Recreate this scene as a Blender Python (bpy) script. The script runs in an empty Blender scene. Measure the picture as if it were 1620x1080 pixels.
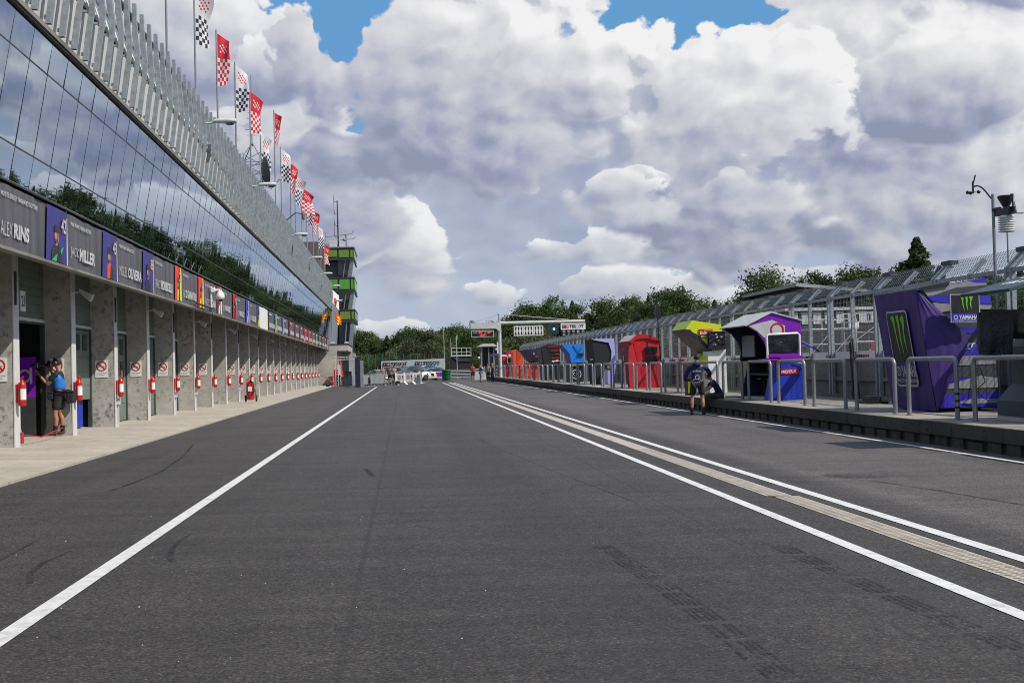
import bpy, bmesh, math, random
from mathutils import Matrix, Vector, noise as mnoise
random.seed(7)
R_ = math.radians
SC = bpy.context.scene
COL = SC.collection

# ------------------------------------------------------------------ camera
H = 1.5
CAMROT = Matrix(((0.9951800, 0.0230997, -0.0953062), (-0.0948273, -0.0210113, -0.9952720), (-0.0249930, 0.9995123, -0.0187195)))
cam = bpy.data.cameras.new('camera'); camo = bpy.data.objects.new('camera', cam); COL.objects.link(camo)
camo.matrix_world = Matrix.Translation((0, 0, H)) @ CAMROT.to_4x4()
cam.sensor_width = 36; cam.lens = 40.0; cam.clip_start = .1; cam.clip_end = 4000
SC.camera = camo

# ------------------------------------------------------------------ light
SUNV = Vector((.80, -.50, 1.0)).normalized()
SUN_EL = math.asin(SUNV.z); SUN_AZ = math.atan2(SUNV.x, SUNV.y)
sl = bpy.data.lights.new('sun', 'SUN'); sl.energy = 4.6; sl.angle = R_(.6); sl.color = (1, .94, .85)
so = bpy.data.objects.new('sun', sl); COL.objects.link(so)
so.rotation_euler = SUNV.to_track_quat('Z', 'Y').to_euler(); so.location = (30, -10, 60)
SC.view_settings.view_transform = 'Standard'; SC.view_settings.look = 'None'
SC.cycles.filter_width = 1.0
SC.view_settings.exposure = 0.0; SC.view_settings.gamma = 1.0

class NT:
    """small node-tree writer"""
    def __init__(s, tree): s.t = tree; s.n = tree.nodes; s.l = tree.links
    def _in(s, sock, v):
        if v is None: return
        if hasattr(v, 'is_output'): s.l.new(v, sock)
        else: sock.default_value = v
    def math(s, op, a, b=None, c=None, clamp=False):
        n = s.n.new('ShaderNodeMath'); n.operation = op; n.use_clamp = clamp
        s._in(n.inputs[0], a); s._in(n.inputs[1], b); s._in(n.inputs[2], c); return n.outputs[0]
    def vmath(s, op, a, b=None, scale=None):
        n = s.n.new('ShaderNodeVectorMath'); n.operation = op
        s._in(n.inputs[0], a); s._in(n.inputs[1], b)
        if scale is not None: s._in(n.inputs['Scale'], scale)
        return n.outputs['Value'] if op in ('DOT_PRODUCT', 'LENGTH') else n.outputs[0]
    def sep(s, v):
        n = s.n.new('ShaderNodeSeparateXYZ'); s._in(n.inputs[0], v); return n.outputs
    def comb(s, x=0., y=0., z=0.):
        n = s.n.new('ShaderNodeCombineXYZ')
        for i, q in enumerate((x, y, z)): s._in(n.inputs[i], q)
        return n.outputs[0]
    def noise(s, vec, scale=1., detail=4., rough=.55, dist=0.):
        n = s.n.new('ShaderNodeTexNoise'); s._in(n.inputs['Vector'], vec)
        s._in(n.inputs['Scale'], scale); s._in(n.inputs['Detail'], detail); s._in(n.inputs['Roughness'], rough); s._in(n.inputs['Distortion'], dist)
        return n.outputs['Fac'], n.outputs['Color']
    def voro(s, vec, scale=1., feature='F1', detail=0., rough=.5, smooth=.3):
        n = s.n.new('ShaderNodeTexVoronoi'); n.feature = feature; s._in(n.inputs['Vector'], vec); s._in(n.inputs['Scale'], scale)
        if 'Detail' in n.inputs: s._in(n.inputs['Detail'], detail); s._in(n.inputs['Roughness'], rough)
        if feature == 'SMOOTH_F1': s._in(n.inputs['Smoothness'], smooth)
        return n.outputs['Distance']
    def ramp(s, f, stops, interp='LINEAR'):
        n = s.n.new('ShaderNodeValToRGB'); s._in(n.inputs[0], f); n.color_ramp.interpolation = interp
        e = n.color_ramp.elements
        while len(e) < len(stops): e.new(.5)
        for q, (p, c) in zip(e, stops):
            q.position = p; q.color = (*c, 1) if len(c) == 3 else c
        return n.outputs[0]
    def mr(s, v, a, b, c=0., d=1., smooth=False):
        n = s.n.new('ShaderNodeMapRange'); n.clamp = True
        if smooth: n.interpolation_type = 'SMOOTHSTEP'
        for i, q in enumerate((v, a, b, c, d)): s._in(n.inputs[i], q)
        return n.outputs[0]
    def mix(s, f, a, b, blend='MIX'):
        n = s.n.new('ShaderNodeMix'); n.data_type = 'RGBA'; n.blend_type = blend
        s._in(n.inputs[0], f)
        for i, q in ((6, a), (7, b)):
            if isinstance(q, tuple) and len(q) == 3: q = (*q, 1)
            s._in(n.inputs[i], q)
        return n.outputs[2]

# ------------------------------------------------------------------ sky
def make_world():
    w = bpy.data.worlds.new('World'); SC.world = w; w.use_nodes = True
    T = NT(w.node_tree); T.n.clear()
    out = T.n.new('ShaderNodeOutputWorld'); bg = T.n.new('ShaderNodeBackground')
    sky = T.n.new('ShaderNodeTexSky'); sky.sky_type = 'NISHITA'; sky.sun_disc = False
    sky.sun_elevation = SUN_EL; sky.sun_rotation = SUN_AZ; sky.air_density = 1.2; sky.dust_density = .8; sky.ozone_density = 2.0
    d = T.n.new('ShaderNodeTexCoord').outputs['Generated']
    x, y, z = T.sep(d)
    az = T.math('ARCTAN2', x, y); el = T.math('ARCSINE', z)
    elp = T.math('MAXIMUM', el, -.02)
    st = T.math('POWER', T.math('ADD', elp, .06), .70)
    P = T.comb(az, T.math('MULTIPLY', st, 1.25), 0.)
    def n2(vec, sc, det, ro=.5, off=0.):
        n = T.n.new('ShaderNodeTexNoise'); n.noise_dimensions = '2D'
        T._in(n.inputs['Vector'], T.vmath('ADD', vec, (off, off * .7, 0)) if off else vec); T._in(n.inputs['Scale'], sc); T._in(n.inputs['Detail'], det); T._in(n.inputs['Roughness'], ro); return n.outputs
    def lump(vec, sc, sm=.5):
        n = T.n.new('ShaderNodeTexVoronoi'); n.voronoi_dimensions = '2D'; n.feature = 'SMOOTH_F1'; T._in(n.inputs['Vector'], vec); T._in(n.inputs['Scale'], sc); T._in(n.inputs['Smoothness'], sm); T._in(n.inputs['Detail'], 1.); T._in(n.inputs['Roughness'], .55); return n.outputs['Distance']
    w1 = T.vmath('SCALE', T.vmath('SUBTRACT', n2(P, 8., 4., .55)[1], (.5, .5, .5)), scale=.035)
    Pw = T.vmath('ADD', P, w1)
    def field(vec):
        a = T.math('MULTIPLY', T.math('SUBTRACT', n2(vec, 6., 8., .55)[0], .5), .95)
        a = T.math('ADD', a, T.math('MULTIPLY', T.math('SUBTRACT', .42, lump(vec, 14., .5)), .34))
        a = T.math('ADD', a, T.math('MULTIPLY', T.math('SUBTRACT', n2(vec, 60., 5., .62)[0], .5), .11))
        return T.math('ADD', a, T.math('MULTIPLY', T.math('SUBTRACT', .42, lump(vec, 32., .3)), .12))
    nb = field(Pw); nb2 = field(T.vmath('ADD', Pw, (.010, .014, 0)))
    emb = T.math('SUBTRACT', nb, nb2)
    soft = n2(P, 3.3, 3., .5, 4.)[0]
    azw = T.math('ADD', az, T.math('MULTIPLY', T.math('SUBTRACT', soft, .5), .05)); elw = el
    g = bpy.data.node_groups.new('cumulus', 'ShaderNodeTree')
    for nm, ty in (('Base', 'NodeSocketColor'), ('Az', 'NodeSocketFloat'), ('El', 'NodeSocketFloat'), ('Field', 'NodeSocketFloat'), ('Emb', 'NodeSocketFloat'),
                   ('A0', 'NodeSocketFloat'), ('E0', 'NodeSocketFloat'), ('W', 'NodeSocketFloat'), ('Ht', 'NodeSocketFloat'), ('Lift', 'NodeSocketFloat'), ('Haze', 'NodeSocketFloat'), ('Tone', 'NodeSocketFloat')):
        g.interface.new_socket(nm, in_out='INPUT', socket_type=ty)
    g.interface.new_socket('Color', in_out='OUTPUT', socket_type='NodeSocketColor')
    G = NT(g); gi = G.n.new('NodeGroupInput').outputs; go = G.n.new('NodeGroupOutput')
    da = G.math('DIVIDE', G.math('SUBTRACT', gi['Az'], gi['A0']), gi['W'])
    de = G.math('DIVIDE', G.math('SUBTRACT', gi['El'], gi['E0']), gi['Ht'])
    up = G.math('MAXIMUM', de, 0.); dn = G.math('MULTIPLY', G.math('MINIMUM', de, 0.), 2.6)
    r = G.math('SQRT', G.math('ADD', G.math('POWER', G.math('ABSOLUTE', da), 2.), G.math('ADD', G.math('POWER', up, 2.), G.math('POWER', G.math('ABSOLUTE', dn), 2.))))
    dens = G.math('ADD', G.math('ADD', G.math('SUBTRACT', 1., r), G.math('MULTIPLY', gi['Field'], 2.2)), gi['Lift'])
    alpha = G.mr(dens, 0., G.mr(de, -.3, .4, .45, .09), 0., 1., True)
    sh = G.math('ADD', G.math('MULTIPLY', gi['Emb'], 1.45), G.math('MULTIPLY', G.mr(G.math('ADD', de, G.math('MULTIPLY', da, .35)), -.35, .85), .85))
    sh = G.math('ADD', sh, G.math('MULTIPLY', G.mr(dens, 0., .7), -.16))
    sh = G.math('ADD', sh, gi['Tone'])
    colr = G.ramp(sh, SHADE)
    colr = G.mix(gi['Haze'], colr, HAZEC)
    G.l.new(G.mix(alpha, gi['Base'], colr), go.inputs[0])
    clear = T.mix(T.mr(el, .02, .26), SKY_LOW, SKY_HIGH)
    base = clear
    # thin high veil with a few clear holes
    gap = None
    for (a0, e0, ww, hh) in GAPS:
        u = T.math('DIVIDE', T.math('SUBTRACT', az, a0), ww); v = T.math('DIVIDE', T.math('SUBTRACT', el, e0), hh)
        q = T.math('SUBTRACT', 1., T.math('SQRT', T.math('ADD', T.math('MULTIPLY', u, u), T.math('MULTIPLY', v, v))))
        gap = q if gap is None else T.math('MAXIMUM', gap, q)
    veil = T.mr(T.math('ADD', T.math('MULTIPLY', gap, -1.0), T.math('MULTIPLY', nb, 1.6)), -.12, .10, 0., 1., True)
    vsh = T.math('ADD', T.math('ADD', T.math('MULTIPLY', emb, .8), .42), T.math('MULTIPLY', T.math('SUBTRACT', soft, .5), 1.3))
    veilc = T.mix(T.mr(el, .0, .20, .88, .10), T.ramp(vsh, SHADE), HAZEC)
    base = T.mix(T.math('MULTIPLY', veil, T.mr(el, .0, .14, .70, 1.)), base, veilc)
    for (a0, e0, ww, hh, lift, hz, tone) in CLOUDS:
        n = T.n.new('ShaderNodeGroup'); n.node_tree = g
        for k, v in (('Base', base), ('Az', azw), ('El', elw), ('Field', nb), ('Emb', emb), ('A0', a0), ('E0', e0), ('W', ww), ('Ht', hh), ('Lift', lift), ('Haze', hz), ('Tone', tone)):
            T._in(n.inputs[k], v if not isinstance(v, tuple) else (*v, 1))
        base = n.outputs[0]
    # the rest of the dome: broken cloud
    cov = T.mr(T.math('ADD', n2(P, 2.2, 5., .5, 9.)[0], T.math('MULTIPLY', nb, .25)), .42, .52, 0., 1., True)
    gen = T.mix(cov, clear, T.ramp(vsh, SHADE))
    front = T.math('MULTIPLY', T.mr(T.math('ABSOLUTE', T.math('SUBTRACT', az, .09)), .46, .62, 1., 0., True), T.mr(el, .40, .55, 1., 0., True))
    pic = T.mix(front, gen, base)
    tot = T.vmath('SCALE', pic, scale=CLOUDK)
    T.l.new(T.mix(.12, tot, sky.outputs[0]), bg.inputs[0]); bg.inputs[1].default_value = .10
    T.l.new(bg.outputs[0], out.inputs[0])
    w.cycles.sampling_method = 'NONE'
SKY_LOW = (.40, .52, .74); SKY_HIGH = (.13, .36, .68); HAZEC = (.46, .54, .71)
SHADE = [(0., (.29, .31, .44)), (.14, (.37, .385, .52)), (.30, (.50, .505, .60)), (.46, (.63, .625, .68)), (.66, (.77, .76, .78)), (1., (1.04, 1.02, 1.0))]
CLOUDK = 9.5
def px(u, v): return ((u - 638) / 1800., (578 - v + .025 * (u - 638)) / 1800.)
GAPS = [(-.055, .285, .055, .085), (.285, .320, .11, .055), (.50, .335, .06, .03)]
def cm(u, v, w, h, lift=0., hz=0., tone=0.):
    """cumulus by the place of its base in the view: width and height in view units"""
    a, e = px(u, v); return (a, e, w / 1800., h / 1800., lift, hz, tone)
CLOUDS = [
 cm(640, 535, 110, 40, .1, .40, .2), cm(850, 525, 150, 45, .1, .40, .2), cm(1080, 515, 150, 45, .1, .40, .2), cm(1300, 480, 170, 40, .1, .35, .2), cm(960, 480, 140, 45, .12, .25, .22), cm(780, 485, 80, 50, .15, .22, .24),
 cm(1500, 420, 150, 45, .1, .2, .2), cm(1180, 440, 170, 55, .1, .25, .16), cm(640, 440, 110, 140, .22, .12, .22), cm(470, 420, 120, 140, .2, .15, .14), cm(900, 420, 150, 40, .15, .2, .2),
 cm(1330, 395, 120, 60, .25, .2, .18), cm(480, 330, 150, 220, .30, .08, .10), cm(300, 120, 200, 140, .2, .1, .1), cm(440, 150, 70, 70, .15, .1, .12), cm(1400, 345, 300, 360, .40, .0, .20), cm(1130, 330, 170, 260, .35, .02, .16),
 cm(940, 345, 150, 70, .2, .1, .16), cm(1160, 338, 150, 70, .2, .1, .12), cm(1500, 265, 130, 120, .3, .0, .06), cm(770, 225, 230, 270, .42, .0, .14), cm(900, 175, 150, 150, .2, .0, .30), cm(1570, 80, 150, 130, .3, .0, .2),
]
make_world()

# ------------------------------------------------------------------ frames: the pit building and the pit wall run a touch off the lane's axis
def frame(m): return Matrix.Translation((0, 0, H)) @ Matrix(m).to_4x4() @ Matrix.Translation((0, 0, -H))
I4 = Matrix.Identity(4)
BM = frame(((0.999958, -0.0091647, -0.0000354), (0.0091648, 0.9999506, 0.0038576), (0, -0.0038578, 0.9999926)))
RM = frame(((0.9999889, -0.0047132, -0.0000073), (0.0047132, 0.9999877, 0.0015397), (0, -0.0015398, 0.9999988)))
# ------------------------------------------------------------------ materials
MATS = {}
def mk(name, col, rough=.6, metal=0., var=.18, scale=3., bump=0., spec=.5, stretch=(1, 1, 1), dirt=None, coat=0.):
    """plain surface with uneven tone; dirt = (colour, amount, scale)"""
    if name in MATS: return MATS[name]
    m = bpy.data.materials.new(name); m.use_nodes = True; T = NT(m.node_tree)
    b = T.n['Principled BSDF']; tc = T.n.new('ShaderNodeTexCoord').outputs['Object']
    v = T.vmath('MULTIPLY', tc, stretch)
    f, c = T.noise(v, scale, 6., .6)
    k = T.mr(f, .25, .75, 1 - var, 1 + var)
    cc = T.mix(1., (*col,), T.comb(k, k, k), 'MULTIPLY')
    if dirt:
        f2, _ = T.noise(v, dirt[2], 8., .65)
        cc = T.mix(T.mr(f2, .52, .72, 0., dirt[1]), cc, dirt[0])
    T._in(b.inputs['Base Color'], cc)
    T._in(b.inputs['Roughness'], T.mr(f, .3, .7, max(0., rough - .08), min(1., rough + .08)))
    b.inputs['Metallic'].default_value = metal; b.inputs['Specular IOR Level'].default_value = spec
    if coat: b.inputs['Coat Weight'].default_value = coat
    if bump:
        bn = T.n.new('ShaderNodeBump'); bn.inputs['Strength'].default_value = bump; bn.inputs['Distance'].default_value = .02
        T.l.new(T.noise(v, scale * 4, 5., .6)[0], bn.inputs['Height']); T.l.new(bn.outputs[0], b.inputs['Normal'])
    MATS[name] = m; return m
def emis(name, col, k):
    if name in MATS: return MATS[name]
    m = bpy.data.materials.new(name); m.use_nodes = True; b = m.node_tree.nodes['Principled BSDF']
    b.inputs['Base Color'].default_value = (*[c * .3 for c in col], 1); b.inputs['Emission Color'].default_value = (*col, 1); b.inputs['Emission Strength'].default_value = k
    MATS[name] = m; return m

def asphalt():
    m = bpy.data.materials.new('asphalt'); m.use_nodes = True; T = NT(m.node_tree); b = T.n['Principled BSDF']
    tc = T.n.new('ShaderNodeTexCoord').outputs['Object']; x, y, z = T.sep(tc)
    big = T.noise(tc, .35, 5., .6)[0]
    streak = T.noise(T.vmath('MULTIPLY', tc, (.35, 1.6, 1)), 1.1, 6., .65)[0]
    lanes = T.noise(T.vmath('MULTIPLY', tc, (1.5, .035, 1)), 1.0, 4., .6)[0]
    fine = T.noise(tc, 60., 3., .7)[0]
    agg = T.voro(tc, 55.)
    k = T.math('ADD', T.mr(big, .25, .75, .84, 1.14), T.mr(streak, .3, .75, -.13, .15))
    k = T.math('ADD', k, T.mr(lanes, .3, .7, -.12, .14))
    k = T.math('MULTIPLY', k, T.mr(fine, .25, .75, .48, 1.55))
    k = T.math('MULTIPLY', k, T.mr(T.noise(tc, 14., 5., .7)[0], .3, .7, .80, 1.22))
    k = T.math('MULTIPLY', k, T.mr(T.noise(T.vmath('MULTIPLY', tc, (.12, 2.2, 1)), 1.6, 4., .6)[0], .35, .65, .90, 1.10))
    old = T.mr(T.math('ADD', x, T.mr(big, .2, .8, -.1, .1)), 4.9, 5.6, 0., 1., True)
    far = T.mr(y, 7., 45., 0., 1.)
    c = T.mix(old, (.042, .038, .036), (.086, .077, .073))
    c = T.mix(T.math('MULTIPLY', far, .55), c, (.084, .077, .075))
    c = T.mix(1., c, T.comb(k, k, k), 'MULTIPLY')
    pat = T.mr(T.noise(tc, .9, 6., .65)[0], .56, .70, 0., .35)
    c = T.mix(pat, c, (.075, .069, .062))
    chip = T.mr(agg, .04, .085, 1., 0.)
    vn = T.n.new('ShaderNodeTexVoronoi'); T._in(vn.inputs['Vector'], tc); vn.inputs['Scale'].default_value = 75.
    st = T.sep(vn.outputs['Color'])[0]; kk = T.mr(st, 0., 1., .55, 1.5); c = T.mix(1., c, T.comb(kk, kk, kk), 'MULTIPLY')
    c = T.mix(T.math('MULTIPLY', chip, T.mr(T.noise(tc, 7., 2.)[0], .58, .72, 0., .5)), c, (.28, .26, .24))
    c = T.mix(T.mr(st, .97, .995, 0., .35), c, (.20, .185, .17))
    scr = T.noise(T.vmath('MULTIPLY', tc, (.8, 14., 1)), 2.2, 3., .6)[0]
    c = T.mix(T.math('MULTIPLY', T.mr(scr, .62, .70, 0., .30), T.mr(T.noise(tc, .7, 3.)[0], .48, .62)), c, (.15, .14, .135))
    seam = T.math('MINIMUM', T.math('ABSOLUTE', T.math('SUBTRACT', x, -.35)), T.math('ABSOLUTE', T.math('SUBTRACT', x, 2.75)))
    c = T.mix(T.mr(seam, .012, .03, .35, 0.), c, (.02, .02, .021))
    wheel = T.mr(T.math('ABSOLUTE', T.math('SUBTRACT', T.math('ADD', x, T.math('MULTIPLY', T.math('SUBTRACT', lanes, .5), .8)), 1.2)), .15, .75, .22, 0., True)
    c = T.mix(wheel, c, (.024, .024, .026))
    dk = T.mr(T.noise(T.vmath('MULTIPLY', tc, (1., .4, 1.)), .55, 5., .6)[0], .62, .72, 0., .3)
    c = T.mix(dk, c, (.022, .022, .024))
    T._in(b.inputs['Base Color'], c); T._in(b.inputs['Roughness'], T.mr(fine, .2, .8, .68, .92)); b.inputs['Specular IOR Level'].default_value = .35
    bn = T.n.new('ShaderNodeBump'); bn.inputs['Strength'].default_value = .55; bn.inputs['Distance'].default_value = .006
    T.l.new(T.math('ADD', fine, T.math('MULTIPLY', agg, .6)), bn.inputs['Height']); T.l.new(bn.outputs[0], b.inputs['Normal'])
    return m
def concrete(name, col, blot=.5, scale=1.4, dark=(.06, .06, .055), joints=0.):
    m = bpy.data.materials.new(name); m.use_nodes = True; T = NT(m.node_tree); b = T.n['Principled BSDF']
    g = T.n.new('ShaderNodeNewGeometry').outputs['Position']
    big = T.noise(g, scale, 7., .62)[0]; mid = T.noise(g, scale * 5, 7., .7)[0]; fine = T.noise(g, 45., 3., .6)[0]
    k = T.math('ADD', T.mr(big, .3, .7, .82, 1.15), T.mr(fine, .3, .7, -.08, .08))
    c = T.mix(1., col, T.comb(k, k, k), 'MULTIPLY')
    c = T.mix(T.math('MULTIPLY', T.mr(mid, .51, .66), T.mr(big, .36, .60, .2, blot)), c, dark)
    run = T.noise(T.vmath('MULTIPLY', g, (3., 3., .25)), 2., 5., .6)[0]
    c = T.mix(T.mr(run, .55, .75, 0., .3), c, tuple(q * .5 for q in col))
    if joints:
        y = T.sep(g)[1]
        fr = T.math('FRACT', T.math('DIVIDE', y, joints))
        c = T.mix(T.mr(T.math('ABSOLUTE', T.math('SUBTRACT', fr, .5)), .49, .4985, 0., .7), c, dark)
    T._in(b.inputs['Base Color'], c); b.inputs['Roughness'].default_value = .88; b.inputs['Specular IOR Level'].default_value = .3
    bn = T.n.new('ShaderNodeBump'); bn.inputs['Strength'].default_value = .35; bn.inputs['Distance'].default_value = .01
    T.l.new(mid, bn.inputs['Height']); T.l.new(bn.outputs[0], b.inputs['Normal'])
    MATS[name] = m; return m
def glass_wall():
    m = bpy.data.materials.new('tinted_mirror_glass'); m.use_nodes = True; T = NT(m.node_tree); T.n.clear()
    out = T.n.new('ShaderNodeOutputMaterial'); gl = T.n.new('ShaderNodeBsdfGlossy'); df = T.n.new('ShaderNodeBsdfDiffuse'); mx = T.n.new('ShaderNodeMixShader')
    gl.inputs['Color'].default_value = (.62, .70, .78, 1); gl.inputs['Roughness'].default_value = .012; df.inputs['Color'].default_value = (.012, .016, .02, 1)
    lw = T.n.new('ShaderNodeLayerWeight'); lw.inputs[0].default_value = .55
    T._in(mx.inputs[0], T.mr(lw.outputs['Facing'], 0., 1., .52, 1.))
    T.l.new(df.outputs[0], mx.inputs[1]); T.l.new(gl.outputs[0], mx.inputs[2]); T.l.new(mx.outputs[0], out.inputs[0])
    tc = T.n.new('ShaderNodeTexCoord').outputs['Object']
    bn = T.n.new('ShaderNodeBump'); bn.inputs['Strength'].default_value = .30; bn.inputs['Distance'].default_value = .012
    T.l.new(T.noise(T.vmath('MULTIPLY', tc, (1, 1., .5)), .8, 2., .5)[0], bn.inputs['Height']); T.l.new(bn.outputs[0], gl.inputs['Normal'])
    return m
def foliage(name, c1, c2):
    m = bpy.data.materials.new(name); m.use_nodes = True; T = NT(m.node_tree); b = T.n['Principled BSDF']
    g = T.n.new('ShaderNodeNewGeometry'); oi = T.n.new('ShaderNodeObjectInfo').outputs['Random']
    tc = T.n.new('ShaderNodeTexCoord').outputs['Object']
    f = T.noise(tc, .9, 3., .6)[0]
    k = T.math('ADD', T.math('MULTIPLY', g.outputs['Random Per Island'], .6), T.math('MULTIPLY', f, .5))
    c = T.mix(T.mr(k, .2, .9), c1, c2)
    kk = T.mr(oi, 0., 1., .7, 1.3); c = T.mix(1., c, T.comb(kk, kk, T.math('MULTIPLY', kk, .9)), 'MULTIPLY')
    T._in(b.inputs['Base Color'], c); b.inputs['Roughness'].default_value = .75; b.inputs['Specular IOR Level'].default_value = .2
    tr = T.n.new('ShaderNodeBsdfTranslucent'); T._in(tr.inputs[0], c); mx = T.n.new('ShaderNodeMixShader'); mx.inputs[0].default_value = .3
    out = T.n['Material Output']; T.l.new(b.outputs[0], mx.inputs[1]); T.l.new(tr.outputs[0], mx.inputs[2]); T.l.new(mx.outputs[0], out.inputs[0])
    MATS[name] = m; return m
M_ASPH = asphalt()
M_PILLAR = concrete('mottled_concrete', (.40, .385, .35), .95, 1.5, (.07, .07, .065))
M_APRON = concrete('apron_concrete', (.42, .375, .32), .35, .8, (.16, .14, .12), 4.0)
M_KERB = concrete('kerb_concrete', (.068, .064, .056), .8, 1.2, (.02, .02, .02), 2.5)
M_PLAT = concrete('platform_concrete', (.30, .27, .235), .4, 1., (.12, .11, .10), 2.5)
M_WALLC = concrete('wall_concrete', (.20, .195, .18), .5, .9, (.08, .08, .075), 2.0)
M_RENDER = concrete('pale_render', (.42, .40, .36), .25, .6, (.25, .24, .22))
M_GLASS = glass_wall()
M_WHITE = mk('white_paint', (.72, .72, .70), .6, var=.08, dirt=((.3, .3, .3), .35, 6.))
M_LINE = mk('road_line_paint', (.62, .62, .60), .7, var=.12, scale=8., dirt=((.16, .16, .16), .55, 9.), bump=.2)
M_PRINT = mk('print_white', (.50, .50, .50), .6, var=.05)
M_BAND = mk('band_white', (.86, .86, .85), .6, var=.04)
M_TRIM = mk('pillar_trim', (.60, .59, .58), .7, var=.1, dirt=((.25, .25, .24), .5, 3.))
M_STEEL = mk('galvanised_steel', (.30, .33, .36), .5, .35, .22, 9., dirt=((.2, .22, .24), .5, 4.))
M_FIN = mk('galvanised_fin', (.27, .305, .325), .55, .25, .28, 7., dirt=((.12, .14, .15), .55, 3.))
M_RAIL = mk('rail_steel', (.28, .29, .305), .42, .5, .15, 6.)
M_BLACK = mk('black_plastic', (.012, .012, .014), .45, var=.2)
M_BLACKF = mk('black_fabric', (.016, .016, .02), .85, var=.3, bump=.1)
M_DKGREY = mk('dark_grey_metal', (.045, .048, .052), .5, .2)
M_DOOR = mk('green_grey_door', (.155, .19, .155), .6, var=.1, dirt=((.06, .08, .07), .4, 2.))
M_DOORD = mk('dark_green_frame', (.035, .05, .048), .5)
M_RED = mk('gloss_red', (.50, .010, .014), .3, var=.08, coat=.3)
M_REDF = mk('red_fabric', (.46, .010, .022), .6, var=.15, bump=.1)
M_CRIM = mk('crimson_fabric', (.20, .008, .028), .7, var=.15)
M_LIME = mk('lime_panel', (.60, .68, .006), .45, var=.06)
M_PURP = mk('purple_panel', (.20, .012, .42), .4, var=.08)
M_TENT = mk('violet_fabric', (.042, .019, .155), .55, var=.2, scale=2., bump=.12)
M_ROYAL = mk('royal_blue', (.012, .035, .40), .45, var=.1)
M_NAVY = mk('navy_fabric', (.010, .014, .085), .8, var=.2, bump=.1)
M_DNAVY = mk('dark_navy', (.014, .016, .045), .5)
M_SKYB = mk('bright_blue', (.010, .20, .72), .45, var=.08)
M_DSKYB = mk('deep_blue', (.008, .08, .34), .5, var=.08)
M_LAV = mk('lavender_panel', (.40, .38, .72), .5, var=.06)
M_ORNG = mk('orange_fabric', (.72, .075, .008), .6, var=.12)
M_ORRED = mk('orange_red', (.80, .03, .012), .5, var=.12)
M_TEAL = mk('slate_teal', (.036, .058, .074), .55, var=.12)
M_GREY = mk('mid_grey', (.22, .23, .24), .6)
M_LGREY = mk('light_grey', (.50, .50, .50), .6)
M_CLAD = mk('pale_cladding', (.60, .59, .57), .65, var=.1, scale=1.5, stretch=(1, 1, .3), dirt=((.26, .26, .26), .5, 2.))
M_GREYCL = mk('grey_cladding', (.26, .29, .33), .5, .2, .08)
M_CORN = mk('weathered_cornice', (.20, .195, .17), .8, var=.4, scale=2.5, stretch=(1, .25, 1), dirt=((.05, .05, .045), .8, 3.))
M_BANNER = mk('banner_grey', (.085, .084, .092), .5, var=.7, scale=1.0, stretch=(1, 2.4, .12))  # strong upright tone bands paint the sheen of the boards into the grey
M_PURPB = mk('banner_indigo', (.034, .026, .20), .5, var=.35, scale=1.5)
M_SKIN = mk('skin', (.42, .22, .15), .55, var=.08)
M_TAN = mk('tanned_skin', (.36, .17, .10), .5, var=.08)
M_HAIR = mk('dark_hair', (.02, .015, .012), .7)
M_TYRE = mk('rubber', (.018, .018, .018), .85)
M_GREENP = mk('lime_green_glass', (.13, .23, .025), .25, var=.08)
M_GREENB = mk('bright_green_glass', (.09, .30, .04), .25, var=.08)
M_BIN = mk('green_plastic', (.01, .13, .045), .5)
M_DGLASS = mk('dark_glass', (.02, .026, .03), .06, var=.1, spec=.8)
M_TGLASS = mk('blue_grey_glass', (.06, .085, .10), .08, var=.15, spec=.9)
M_YELL = mk('yellow_paint', (.75, .62, .02), .5)
M_GREENT = mk('print_green', (.02, .40, .14), .5)
M_MGREEN = mk('claw_green', (.16, .48, .03), .5)
M_SCREEN = mk('screen_black', (.008, .008, .010), .18, var=.3, spec=.6)
M_WRAP = mk('clear_wrap', (.012, .013, .016), .22, var=.8, scale=4., spec=.5, bump=1.)
def stain(name, col, lo, hi, scale, thr=(.35, .65)):
    """thin deposit on the asphalt that lets the surface show through in patches"""
    m = bpy.data.materials.new(name); m.use_nodes = True; T = NT(m.node_tree); b = T.n['Principled BSDF']; b.inputs['Base Color'].default_value = (*col, 1); b.inputs['Roughness'].default_value = .8
    tc = T.n.new('ShaderNodeTexCoord').outputs['Object']
    f = T.math('ADD', T.math('MULTIPLY', T.noise(tc, scale, 5., .7)[0], .6), T.math('MULTIPLY', T.noise(tc, scale * .12, 3., .6)[0], .4))
    T._in(b.inputs['Alpha'], T.mr(f, thr[0], thr[1], lo, hi)); MATS[name] = m; return m
M_DIRT = stain('rubber_mark', (.015, .015, .019), 0., .75, 20., (.42, .62))
M_SCUFF = stain('scuff', (.018, .018, .020), 0., .8, 14., (.38, .62))
M_DRAIN = mk('drain_grate', (.42, .375, .32), .75, var=.25, scale=8., dirt=((.14, .12, .10), .5, 6.))
M_DRAIND = mk('drain_slot', (.03, .03, .03), .9)
M_DRAINS = mk('drain_grid', (.20, .175, .145), .9)
M_BARK = mk('bark', (.05, .04, .03), .9, var=.3)
M_GRASS = mk('grass', (.05, .075, .022), .9, var=.4, scale=.7)
F_DARK = foliage('leaves_dark', (.028, .05, .018), (.085, .125, .042))
F_MID = foliage('leaves_mid', (.036, .058, .020), (.115, .150, .052))
F_PALE = foliage('leaves_pale', (.07, .088, .042), (.15, .165, .09))
F_PINE = foliage('needles', (.022, .040, .018), (.066, .105, .04))

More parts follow.
